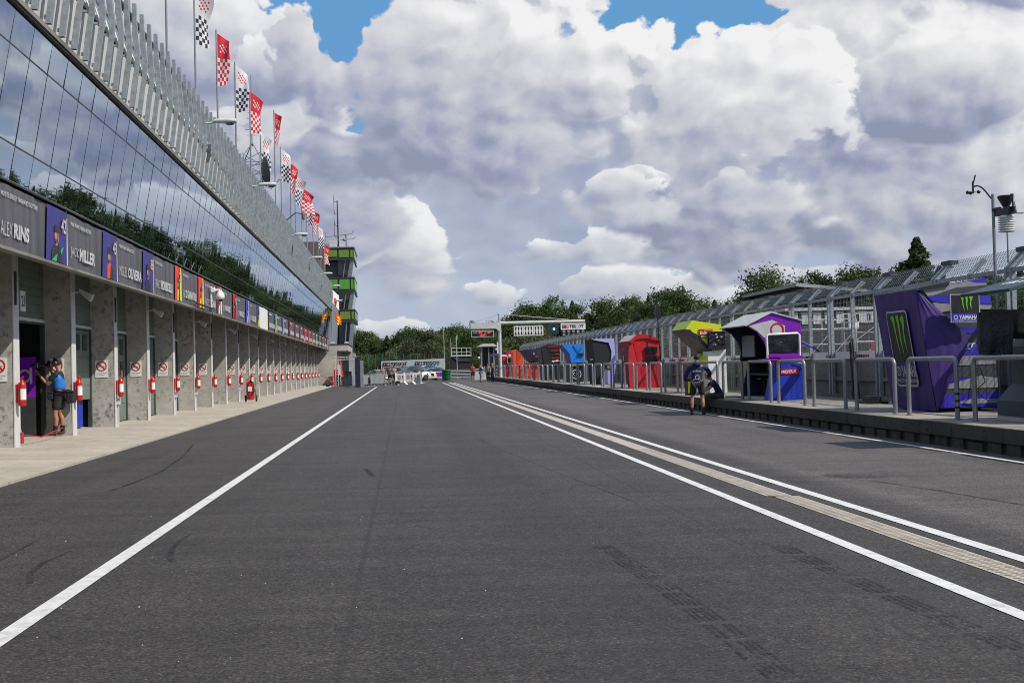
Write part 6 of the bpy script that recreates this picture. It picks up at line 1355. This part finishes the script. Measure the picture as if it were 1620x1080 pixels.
for k, (x, y, w, h, m, lab) in enumerate(((23.2, 54, 2.6, .42, M_REDF, 'long red banner behind the fence left of the violet stand'), (26.2, 55, 4.0, .5, M_REDF, 'red banner behind the fence next to the violet stand'), (24.2, 53, 1.0, .9, mk('faded_pink', (.42, .16, .17), .7), 'faded pink cloth panel below the red banners'), (25.6, 53.5, 1.2, 1.0, M_CRIM, 'dull red panel below the red banners'))):
    mb = MB(); z = 1.75 if k < 2 else .9; mb.box(x, x + w, y, y + .04, z, z + h)
    for xx in (x + .05, x + w - .05): mb.tube([(xx, y + .08, -.9), (xx, y + .08, z + h)], .03, 5)
    single(mb, 'banner', m, lab, 'banner', RM, (x, y, -.9))
car('parked_van', 'pale car parked behind the fence under the scaffolds', (21.4, 52, -.9), R_(200), M_CARW, ST_SUV)
# low white hoarding on the far side of the track
mb = MB(); mb.box(30.5, 30.7, 20, 150, -1.2, .9); single(mb, 'track_wall', M_LGREY, 'long pale low wall on the far side of the race track', 'wall', RM, (30.6, 85, -1))

# ------------------------------------------------------------------ trees
def crown(mb, seed, H_, Rr, n_cl, per, kind, leaf):
    rg = random.Random(seed); cl = []
    if kind == 'round':
        z0 = H_ * .22
        for _ in range(n_cl):
            while True:
                a = rg.uniform(0, 6.283); zz = rg.random(); rr = math.sqrt(rg.random()); env = (math.sin(math.pi * min(1, .12 + zz * .86)) ** .6)
                if rg.random() < .35 + .65 * rr: break
            lop = 1 + .25 * math.sin(a * 2 + seed) + .15 * math.sin(a * 5 + seed * 2)
            cl.append((Vector((math.cos(a) * rr * Rr * env * lop, math.sin(a) * rr * Rr * env * lop, z0 + (H_ - z0) * (zz * .98 + .04 * math.sin(a * 3)))), Rr * rg.uniform(.16, .34)))
    else:
        for _ in range(260):
            f = rg.random() ** .8; a = rg.uniform(0, 6.283); rr = Rr * (1 - f) ** .95 * (.25 + .75 * math.sqrt(rg.random())) * (1 + .22 * math.sin(a * 3 + int(f * 9) * 2.1 + seed))
            tier = .035 * math.sin(f * 42); cl.append((Vector((math.cos(a) * rr, math.sin(a) * rr, H_ * (.12 + .87 * f + tier * (1 - f)) + rr * .14)), Rr * (.07 + .09 * (1 - f))))
        for q in range(5): cl.append((Vector((0, 0, H_ * (.9 + .025 * q))), Rr * .06))
        per = max(6, per * n_cl // len(cl))
    vs, fs = [], []
    for c, r in cl:
        for _ in range(per):
            d = Vector((rg.gauss(0, 1), rg.gauss(0, 1), rg.gauss(0, .8))).normalized() * r * rg.random() ** .45
            p = c + d; nrm = (d.normalized() + Vector((rg.gauss(0, .6), rg.gauss(0, .6), rg.gauss(.4, .5)))).normalized()
            u = nrm.orthogonal().normalized(); u = Matrix.Rotation(rg.uniform(0, 6.28), 3, nrm) @ u; v = nrm.cross(u); s = leaf * rg.uniform(.6, 1.25); o = len(vs)
            vs += [p - u * s, p - v * s * .55, p + u * s, p + v * s * .55 + nrm * s * .2]; fs.append((o, o + 1, o + 2, o + 3))
    mb.add(vs, fs, 0, False); return cl
TREES = []
def tree_proto(kind, seed, H_, Rr, mat, n_cl=100, per=100, leaf=.15):
    mb = MB(); cl = crown(mb, seed, H_, Rr, n_cl, per, kind, leaf); cr = mb.build('crown', mat)
    tb = MB(); rg = random.Random(seed + 99); top = H_ * (.6 if kind == 'round' else .95); r = H_ * .022
    tb.tube([(0, 0, -1.5), (.05, 0, H_ * .2), (rg.uniform(-.3, .3) if kind == 'round' else 0, rg.uniform(-.3, .3) if kind == 'round' else 0, top)], [r * 1.3, r, r * .3], 7)
    for c, rr in rg.sample(cl, min(12, len(cl))):
        h0 = min(c.z * .7, top * .9); tb.tube([(0, 0, h0), tuple(c * .5 + Vector((0, 0, h0 * .5))), tuple(c)], [r * .5, r * .3, r * .1], 5)
    tk = tb.build('trunk', M_BARK); return (cr, tk)
PR = {'round': [tree_proto('round', 1, 10, 4.2, F_DARK), tree_proto('round', 2, 10, 3.6, F_MID), tree_proto('round', 3, 10, 4.6, F_DARK), tree_proto('round', 4, 10, 3.3, F_DARK, 90, 100), tree_proto('round', 8, 10, 3.9, F_MID)],
      'pale': [tree_proto('round', 5, 8, 4.0, F_PALE, 95, 100), tree_proto('round', 9, 8, 3.6, F_PALE)], 'pine': [tree_proto('pine', 6, 10, 3.0, F_PINE, 110, 110, .13), tree_proto('pine', 7, 10, 3.0, F_PINE, 110, 110, .13)]}
tused = set()
def tree(kind, v, x, y, z, h, label, group, wide=1., rz=None):
    cr, tk = PR[kind][v % len(PR[kind])]; s = h / (8. if kind == 'pale' else 10.)
    e = bpy.data.objects.new('pine_tree' if kind == 'pine' else 'tree', None); COL.objects.link(e); e.location = (x, y, z); e.scale = (s * wide, s * wide, s); e.rotation_euler[2] = random.uniform(0, 6.28) if rz is None else rz
    key = (kind, v % len(PR[kind]))
    for o in (cr, tk):
        c = o if key not in tused else o.copy()
        if key in tused: COL.objects.link(c)
        c.parent = e
    tused.add(key); tag(e, label, 'tree', group); return e
rt = random.Random(21)
# wood on the right, from behind the gantry to behind the grandstand; heights follow the skyline of the photograph
SKY = [(11, 225, 10.2), (14, 222, 11.5), (18, 220, 12.2), (22, 220, 13.2), (26, 220, 13.6), (30, 210, 12.8), (34, 200, 12.4), (36, 188, 13.4), (38, 180, 13.8), (42, 172, 12.6), (45.5, 170, 12.4), (46, 155, 12.6), (47.5, 142, 12.6), (49, 132, 12.2), (53, 124, 12.0), (56, 118, 12.2), (57, 108, 12.4), (58, 98, 12.0), (60, 90, 12.), (61, 80, 12.), (62, 70, 12.4), (62, 60, 12.), (62, 50, 13), (62, 40, 12.6), (62, 30, 13), (62, 20, 12.5)]
KF = 1.5
for k, (x, y, h) in enumerate(SKY):
    if y < 119: h *= .78
    elif y < 200: h *= .93
    for row in range(3):
        xx = (x + rt.uniform(-2, 2) + row * 4.5) * KF; yy = (y + rt.uniform(-4, 4) + row * 4) * KF
        if row == 1: xx += 4; yy -= 3
        hh = (1.5 + (h - 1.5) * KF) * rt.uniform(.88, 1.06) * (1 if row else .8)
        tree('round' if rt.random() < .85 else 'pine', rt.randrange(5), xx, yy, -2.2, hh + 2.2, 'dark green leafy tree of the wood behind the catch fence and the grandstand', 'trees of the wood behind the fence', rt.uniform(.8, 1.05))
# single trees that stand out
tree('pine', 0, 42.3, 90, -2, 12.8, 'tall pointed pine standing above the right end of the fence', 'pines above the fence', 1.25, .4)
tree('pine', 1, 45.2, 92, -2, 10.6, 'shorter pine leaning against the tall pine on its right', 'pines above the fence', 1.1, 1.4)
tree('pine', 1, 40.1, 91, -2, 9.6, 'small pine on the left flank of the tall pine', 'pines above the fence', 1.1, 2.4)
tree('round', 2, 43.6, 131, -2, 13.6, 'round crowned tree rising above the left of the grandstand roof', None, .8)
tree('round', 0, 49.5, 121, -2, 12.6, 'broad dark tree rising above the right of the grandstand roof', None, .9)
# hedge of trees across the end of the lane
LOW = [(-13, 262, 8.5), (-9.6, 262, 9.4), (-6.2, 264, 7.6), (-3.6, 258, 8.2), (-1, 262, 9.2), (1.8, 260, 9.8), (4.2, 262, 8.8), (6.8, 262, 8.6), (9.6, 262, 9.4), (12.5, 252, 9.6), (15.5, 246, 9.)]
for k, (x, y, h) in enumerate(LOW):
    tree('pine' if k in (3, 4) else 'round', k, x, y, -2.4, h + 2.4, 'dark green tree in the belt behind the advertising wall', 'trees behind the advertising wall', 1.1)
    tree('round', k + 2, x + 1.8, y + 9, -2.4, (h + 2.4) * .98, 'dark green tree in the belt behind the advertising wall', 'trees behind the advertising wall', 1.2)
    tree('round', k + 1, x * .78 + .8, y - 45 + rt.uniform(-6, 6), -2.4, 4.6 + 2.0 * rt.random(), 'low bushy tree between the net fence and the tall trees', 'low trees behind the net fence', 1.3)
tree('pale', 0, 4.6, 205, -2, 9.4, 'broad pale grey green tree behind the right name on the advertising wall', None, 1.1)
tree('pale', 1, 1.4, 207, -2, 8.0, 'smaller pale grey green tree left of the broad pale one', None, 1.1)
tree('pale', 1, 20.5, 178, -2, 8.6, 'pale yellowish tree under the black slotted signal panels', None, 1.2)
tree('pale', 0, 33, 150, -2, 8.4, 'pale green tree above the fence between the red and lime stands', None, 1.1)
tree('pale', 1, 39, 142, -2, 8.2, 'pale green tree above the fence behind the lime stand', None, 1.2)
for pr2 in PR.values():
    for cr, tk in pr2:
        if cr.parent is None: bpy.data.objects.remove(cr); bpy.data.objects.remove(tk)

# ------------------------------------------------------------------ people
def skin_mesh(name, verts, edges, rad, mat, parent, sub=2, root=0):
    me = bpy.data.meshes.new(name); me.from_pydata(verts, edges, []); o = bpy.data.objects.new(name, me); COL.objects.link(o)
    sk = o.modifiers.new('skin', 'SKIN'); sk.branch_smoothing = .5; sk.use_smooth_shade = True
    for i, r in enumerate(rad):
        d = me.skin_vertices[0].data[i]; d.radius = r if isinstance(r, tuple) else (r, r); d.use_root = (i == root)
    sb = o.modifiers.new('sub', 'SUBSURF'); sb.levels = sub; sb.render_levels = sub
    dg = bpy.context.evaluated_depsgraph_get(); dg.update(); m2 = bpy.data.meshes.new_from_object(o.evaluated_get(dg)); bpy.data.objects.remove(o)
    m2.materials.clear(); m2.materials.append(mat); m2.polygons.foreach_set('use_smooth', [True] * len(m2.polygons)); m2.name = name
    o2 = bpy.data.objects.new(name, m2); COL.objects.link(o2); o2.parent = parent; return o2
BASE = dict(pel=(0, 0, .96), spi=(0, 0, 1.14), che=(0, .0, 1.33), neb=(0, -.01, 1.47), nec=(0, .005, 1.53), hea=(0, .02, 1.585), hem=(0, .015, 1.665), het=(0, .005, 1.735), nos=(0, .122, 1.64),
            shL=(-.185, -.01, 1.42), elL=(-.25, -.03, 1.14), wrL=(-.25, .05, .90), haL=(-.245, .075, .815), shR=(.185, -.01, 1.42), elR=(.25, -.03, 1.14), wrR=(.25, .05, .90), haR=(.245, .075, .815),
            hiL=(-.095, 0, .90), knL=(-.11, .03, .50), caL=(-.112, -.02, .37), anL=(-.115, -.02, .085), toL=(-.13, .13, .035), hiR=(.095, 0, .90), knR=(.11, .03, .50), caR=(.112, -.02, .37), anR=(.115, -.02, .085), toR=(.13, .13, .035))
def person(label, fr, loc, rz, pose=None, top=M_NAVY, bottom=M_BLACKF, skin=M_SKIN, hair=M_HAIR, long_sleeve=False, long_leg=False, shoes=M_BLACK, sock=None, h=1.78, group=None, fingers=True, vest=None, cap=None, hood=False):
    t = thing('person', label, 'person', fr, loc, rz, group); OFF[t.name] = Vector((0, 0, 0)); k = h / 1.78
    P = {a: Vector(b) for a, b in BASE.items()}
    for a, b in (pose or {}).items(): P[a] = Vector(b)
    if pose and 'hem' in pose and 'nos' not in pose: P['nos'] = P['hem'] + Vector((0, .105, -.025))
    P = {a: b * k for a, b in P.items()}
    N = ['pel', 'spi', 'che', 'neb', 'nec', 'hea', 'hem', 'het', 'nos', 'shL', 'elL', 'wrL', 'haL', 'shR', 'elR', 'wrR', 'haR', 'hiL', 'knL', 'caL', 'anL', 'toL', 'hiR', 'knR', 'caR', 'anR', 'toR']
    RD = dict(pel=(.15, .11), spi=(.135, .10), che=(.155, .11), neb=(.075, .065), nec=.056, hea=(.068, .075), hem=(.078, .092), het=(.058, .068), nos=.016, shL=.062, elL=.043, wrL=.030, haL=(.040, .022), shR=.062, elR=.043, wrR=.030, haR=(.040, .022),
              hiL=.088, knL=.058, caL=.056, anL=.037, toL=.034, hiR=.088, knR=.058, caR=.056, anR=.037, toR=.034)
    E_ = [('pel', 'spi'), ('spi', 'che'), ('che', 'neb'), ('neb', 'nec'), ('nec', 'hea'), ('hea', 'hem'), ('hem', 'het'), ('hem', 'nos')]
    for s in 'LR': E_ += [('che', 'sh' + s), ('sh' + s, 'el' + s), ('el' + s, 'wr' + s), ('wr' + s, 'ha' + s), ('pel', 'hi' + s), ('hi' + s, 'kn' + s), ('kn' + s, 'ca' + s), ('ca' + s, 'an' + s), ('an' + s, 'to' + s)]
    vs = [P[a] for a in N]; rd = [tuple(q * k for q in RD[a]) if isinstance(RD[a], tuple) else RD[a] * k for a in N]; ed = [(N.index(a), N.index(b)) for a, b in E_]
    if fingers:
        for s in 'LR':
            w, hnd = P['wr' + s], P['ha' + s]; d = (hnd - w).normalized(); fwd = Vector((0, 1, 0)); side = d.cross(Vector((1 if s == 'L' else -1, 0, 0))); side = side.normalized() if side.length > .2 else fwd
            pn = d.cross(side).normalized(); hi = N.index('ha' + s)
            for q, (o_, L) in enumerate(((.032, .075), (.012, .085), (-.010, .08), (-.030, .062))):
                b0 = len(vs); vs += [hnd + d * .03 + side * o_, hnd + d * (.03 + L * .55) + side * o_ * 1.1 + pn * .012, hnd + d * (.03 + L * .9) + side * o_ * 1.1 + pn * .035]; rd += [.0105, .0095, .008]; ed += [(hi, b0), (b0, b0 + 1), (b0 + 1, b0 + 2)]
            b0 = len(vs); vs += [hnd - d * .01 + side * .045, hnd + d * .035 + side * .062 + pn * .015]; rd += [.012, .009]; ed += [(hi, b0), (b0, b0 + 1)]
    skin_mesh('body', vs, ed, rd, skin, t, 2)
    # clothing follows the same joints, a little larger
    def cloth(name, names, edges, grow, mat, extra=()):
        vv = [P[a] for a in names] + [Vector(e[0]) for e in extra]; rr = []
        for a in names:
            r = RD[a]; g = grow.get(a, .016); rr.append(tuple((q + g) * k for q in r) if isinstance(r, tuple) else (r + g) * k)
        rr += [e[1] for e in extra]; ee = [(names.index(a), names.index(b)) for a, b in edges] + [(names.index(e[2]), len(names) + i) for i, e in enumerate(extra)]
        return skin_mesh(name, vv, ee, rr, mat, t, 2)
    P['neb2'] = P['neb'].lerp(P['nec'], .25); RD['neb2'] = (.075, .07)
    P['hem2'] = P['pel'].lerp(P['spi'], -.42 if long_sleeve else -.30); RD['hem2'] = (.155, .115)
    nm = ['che', 'spi', 'hem2', 'neb', 'shL', 'shR']; ee = [('che', 'spi'), ('spi', 'hem2'), ('che', 'neb'), ('che', 'shL'), ('che', 'shR')]
    gr = dict(che=.02, spi=.028, hem2=.03, shL=.02, shR=.02, neb=.012)
    for s in 'LR':
        if long_sleeve: nm += ['el' + s, 'wr' + s]; ee += [('sh' + s, 'el' + s), ('el' + s, 'wr' + s)]; gr['el' + s] = .024; gr['wr' + s] = .016
        else: P['sl' + s] = P['sh' + s].lerp(P['el' + s], .7); RD['sl' + s] = .05; nm.append('sl' + s); ee.append(('sh' + s, 'sl' + s)); gr['sl' + s] = .022
    sh = cloth('jacket' if long_sleeve else 'shirt', nm, ee, gr, top)
    nm = ['pel', 'hiL', 'hiR']; ee = [('pel', 'hiL'), ('pel', 'hiR')]; gr = dict(pel=.012, hiL=.018, hiR=.018)
    for s in 'LR':
        if long_leg: nm += ['kn' + s, 'an' + s]; ee += [('hi' + s, 'kn' + s), ('kn' + s, 'an' + s)]; gr['kn' + s] = .022; gr['an' + s] = .03
        else: P['lg' + s] = P['hi' + s].lerp(P['kn' + s], .86); RD['lg' + s] = .066; nm.append('lg' + s); ee.append(('hi' + s, 'lg' + s)); gr['lg' + s] = .03
    cloth('trousers' if long_leg else 'shorts', nm, ee, gr, bottom)
    for s in 'LR':
        if sock: mb = MB(); a, b = P['an' + s], P['ca' + s]; mb.tube([a, a.lerp(b, .5)], [.045 * k, .058 * k], 10); mb.build('sock', sock, t)
        a, b = P['an' + s], P['to' + s]; vv = [a + Vector((0, 0, -.0)), a.lerp(b, .5) - Z_ * .012, b, a - (b - a).normalized() * .05 - Z_ * .04]
        skin_mesh('shoe', vv, [(0, 1), (1, 2), (0, 3)], [(.05, .05), (.05, .042), (.045, .036), (.042, .04)], shoes, t, 2)
    # hair cap, ears, eyes
    hc, ht_ = P['hem'], P['het']; f = (P['nos'] - P['hem']); f.z = 0; f = f.normalized() if f.length > .001 else Vector((0, 1, 0)); ri = f.cross(Z_)
    mb = MB(); n = 12; upv = (ht_ - P['hea']).normalized(); vv = []
    for i in range(9):
        th = math.pi * .52 * i / 8
        for j in range(n):
            ph = 2 * math.pi * j / n; fw = math.cos(ph); ext = 1.0 if fw < .25 else (.72 if fw > .6 else .86); q = th * ext * (1.25 if fw < 0 else 1.)
            vv.append(hc + upv * (.012 * k) + (f * math.cos(ph) * .104 + ri * math.sin(ph) * .088) * math.sin(q) * k + upv * (.112 * k * math.cos(q)) - f * .008)
    mb.add(vv, [(i * n + j, (i + 1) * n + j, (i + 1) * n + (j + 1) % n, i * n + (j + 1) % n) for i in range(8) for j in range(n)], 0, True); mb.build('cap' if cap else 'hair', cap or hair, t)
    if fingers:
        for s in (-1, 1): mb = MB(); c = hc + f * .086 * k + ri * s * .032 * k + upv * .005; mb.ball(tuple(c), .011, 6); mb.build('eye', M_BLACK, t)
        mb = MB(); c = hc + f * .092 * k - upv * .052 * k; mb.ball(tuple(c), .018, 6, 0, (1, .6, .35)); mb.build('mouth', M_CRIM, t)
        for s in (-1, 1): mb = MB(); c = hc + ri * s * .082 * k - f * .005; mb.ball(tuple(c), .026, 8, 0, (.5, .8, 1.2)); mb.build('ear', skin, t)
    if hood: mb = MB(); c = P['neb'] - f * .08; mb.ball(tuple(c), .10, 8, 0, (1.25, .75, .75)); mb.build('hood', top, t)
    if vest:
        nm = ['che', 'spi', 'hem2', 'shL', 'shR']; ee = [('che', 'spi'), ('spi', 'hem2'), ('che', 'shL'), ('che', 'shR')]; gr = dict(che=.036, spi=.052, hem2=.05, shL=.026, shR=.026); P['hem2'] = P['pel'].lerp(P['spi'], .15); cloth('vest', nm, ee, gr, vest)
    return t
# photographer in the blue vest, camera at the eye, facing the garage
pose = dict(spi=(0, .01, 1.14), che=(0, .0, 1.33), shL=(-.17, .03, 1.41), shR=(.17, .03, 1.41), elL=(-.16, .22, 1.17), wrL=(-.06, .40, 1.36), haL=(-.03, .46, 1.42), elR=(.23, .17, 1.20), wrR=(.09, .20, 1.45), haR=(.06, .22, 1.52), hem=(.0, .05, 1.655), het=(0, .03, 1.73), hea=(0, .045, 1.585), nec=(0, .02, 1.53), anL=(-.12, .07, .085), toL=(-.13, .22, .035), knL=(-.11, .07, .5), caL=(-.115, .04, .37))
M_VEST = mk('blue_vest', (.02, .16, .55), .6, var=.35, scale=9., bump=.2)
ph = person('photographer in a bright blue vest aiming a long lens into the open garage', BM, (-7.50, 26.62, .222), R_(88), pose, M_BLACKF, M_BLACKF, M_TAN, M_HAIR, sock=M_BLACK, shoes=mk('brown_shoe', (.10, .06, .045), .7), h=1.76, vest=M_VEST)
mb = MB()
for s in (-1, 1): mb.ball((s * .045, .10, 1.735), .03, 6, 0, (1.2, .35, .6)); mb.tube([(s * .07, .09, 1.73), (s * .088, -.02, 1.70)], .006, 4)
mb.build('sunglasses', M_SCREEN, ph)
bmx = BM @ Matrix.Translation((-7.50, 26.62, .222)) @ Matrix.Rotation(R_(88), 4, 'Z')
def held(name, label, cat): o = bpy.data.objects.new(name, None); COL.objects.link(o); o.matrix_world = bmx; OFF[o.name] = Vector((0, 0, 0)); return tag(o, label, cat)
t = held('photo_camera', 'black camera with a long telephoto lens held by the photographer', 'camera')
mb = MB(); mb.box(-.07, .07, .17, .25, 1.54, 1.65); mb.box(-.035, .035, .18, .25, 1.65, 1.685); mb.build('camera_body', M_BLACK, t, bevel=.008)
mb = MB(); mb.lathe((0, 0, 1.59), [(.038, .25), (.042, .30), (.045, .42), (.055, .46), (.058, .58), (.05, .585)], 16, 0, 'y'); mb.build('lens', M_DKGREY, t); mb = MB(); mb.lathe((0, 0, 1.59), [(.0565, .455), (.0565, .47)], 16, 0, 'y'); mb.build('lens_ring', M_LGREY, t)
t = held('belt_pouches', 'three black camera pouches hung on the belt of the photographer', 'bag')
for (x, y, w, d2, z0, z1) in ((.17, .13, .12, .18, .80, 1.02), (.22, -.07, .13, .21, .76, 1.03), (.08, -.23, .24, .17, .72, 1.0), (-.12, .15, .14, .12, .82, 1.0)):
    mb = MB(); mb.box(x - w / 2, x + w / 2, y - d2 / 2, y + d2 / 2, z0, z1 - .05); mb.box(x - w / 2 - .006, x + w / 2 + .006, y - d2 / 2 - .006, y + d2 / 2 + .006, z1 - .05, z1); mb.build('pouch', M_BLACKF, t, bevel=.025)
mb = MB(); mb.tube([(.15 * math.cos(a * .524), .13 * math.sin(a * .524), 1.0) for a in range(13)], .022, 6, 0, False); mb.build('belt', M_BLACK, t)
# standing man at the wall, back to the camera
pose = dict(shL=(-.20, 0, 1.42), elL=(-.31, .02, 1.16), wrL=(-.34, .10, .98), haL=(-.34, .15, .92), shR=(.20, 0, 1.42), elR=(.38, .06, 1.20), wrR=(.33, .26, 1.08), haR=(.29, .33, 1.06), hem=(.01, .045, 1.65), het=(.01, .03, 1.725), hea=(0, .04, 1.575), hiL=(-.1, 0, .9), knL=(-.15, .02, .5), caL=(-.16, -.02, .37), anL=(-.17, -.03, .085), toL=(-.20, .11, .035), knR=(.14, .03, .5), caR=(.15, -.02, .37), anR=(.16, -.02, .085), toR=(.19, .12, .035))
mloc = (8.55, 32.7, gz(8.55, 32.7) + .005)
mn = person('standing man in a navy team jacket and black shorts seen from behind', I4, mloc, R_(-12), pose, M_NAVY, M_BLACKF, M_TAN, M_HAIR, long_sleeve=True, sock=M_BLACK, h=1.82, hood=True)
mb = MB(); bo = lambda x, z: (x * 1.02, -.152 + .10 * abs(x) ** 1.5, z * 1.02)
mb.text('prima', bo(-.12, 1.24), X_, Z_, .07, .25, 0, .02); mb.ring(bo(0, 1.10), .048, .068, X_, Z_, 0, 20, -60, 240); mb.box(-.045, .045, -.158, -.152, 1.055, 1.07); mb.text('PRAMAC', bo(-.11, 1.02), X_, Z_, .034, .22, 0, .02); mb.text('YAMAHA', bo(-.075, .95), X_, Z_, .024, .15, 0, .01)
mb.build('jacket_print', M_LGREY, mn)
# seated man on the platform edge
pose = dict(pel=(0, 0, .10), spi=(0, .07, .27), che=(0, .17, .44), neb=(0, .25, .56), nec=(0, .29, .61), hea=(0, .33, .66), hem=(0, .38, .71), het=(0, .40, .78), nos=(0, .47, .655), shL=(-.19, .20, .52), shR=(.19, .20, .52), elL=(-.24, .40, .32), wrL=(-.14, .60, .24), haL=(-.10, .67, .20), elR=(.25, .40, .33), wrR=(.14, .58, .22), haR=(.10, .65, .18),
            hiL=(-.1, .06, .08), knL=(-.16, .50, .10), caL=(-.16, .50, -.04), anL=(-.15, .46, -.32), toL=(-.16, .60, -.37), hiR=(.1, .06, .08), knR=(.15, .50, .10), caR=(.15, .50, -.04), anR=(.15, .46, -.32), toR=(.16, .60, -.37))
person('man in a blue shirt sitting bent forward on the edge of the pit wall', RM, (9.98, 34.7, .275), R_(86), pose, M_NAVY, M_DKGREY, M_SKIN, mk('bald_skin', (.40, .21, .15), .5), long_leg=True, sock=M_BLACK, h=1.78)
# people by the gantry
person('person in a red shirt and black shorts by the guard rail', I4, (6.86, 113.4, gz(6.86, 113)), R_(170), None, M_REDF, M_BLACKF, M_TAN, M_HAIR, group='people by the gantry', fingers=False)
pose = dict(elR=(.26, .2, 1.25), wrR=(.12, .38, 1.45), haR=(.10, .42, 1.5), elL=(-.26, .2, 1.25), wrL=(-.12, .38, 1.45), haL=(-.1, .42, 1.5))
person('person in a white shirt and blue vest raising a camera by the gantry', I4, (7.15, 106.2, gz(7.1, 106)), R_(-75), pose, M_WHITE, M_GREY, M_TAN, M_HAIR, long_leg=True, group='people by the gantry', vest=M_ROYAL, fingers=False)
person('rider in black and white leathers with white boots by the gantry', I4, (7.95, 107.6, gz(8, 107)), R_(150), None, mk('leather_print', (.20, .20, .2), .5, var=.9, scale=9.), M_BLACK, M_SKIN, M_HAIR, long_sleeve=True, long_leg=True, shoes=M_WHITE, group='people by the gantry', fingers=False)
person('rider in dark leathers with pink red boots next to the rails', I4, (8.4, 108, gz(8.3, 108)), R_(120), None, mk('brown_print', (.10, .08, .06), .5, var=.8, scale=9.), M_DKGREY, M_SKIN, mk('fair_hair', (.3, .2, .1), .6), long_sleeve=True, long_leg=True, shoes=M_RED, group='people by the gantry', fingers=False)
for k, (x, y, r, c, lab) in enumerate(((-1.85, 103.6, 190, mk('beige_shirt', (.20, .155, .125), .8), 'left person of the three in beige shirts and black shorts by the white boards'), (-1.25, 104.2, 160, mk('taupe_shirt', (.16, .13, .11), .8), 'middle person of the three by the white boards, in taupe'), (-.85, 103.4, 200, mk('sand_shirt', (.22, .18, .15), .8), 'right person of the three by the white boards, in sand'))):
    person(lab, I4, (x, y, gz(x, y)), R_(r), None, c, M_BLACKF, M_SKIN, M_HAIR, group='three people by the white boards', fingers=False)
mb = MB(); mb.box(-.75, -.35, 102.6, 103.0, gz(-.5, 103), gz(-.5, 103) + .35); single(mb, 'kit_bag', M_BLACKF, 'black bag on the ground beside the three people', 'bag', I4, (-.55, 102.8, gz(-.5, 103)), bevel=.06)
person('person in a white shirt behind the silver car', I4, (-2.9, 128, gz(-3, 128)), R_(180), None, M_WHITE, M_BLACKF, M_TAN, M_CRIM, fingers=False)
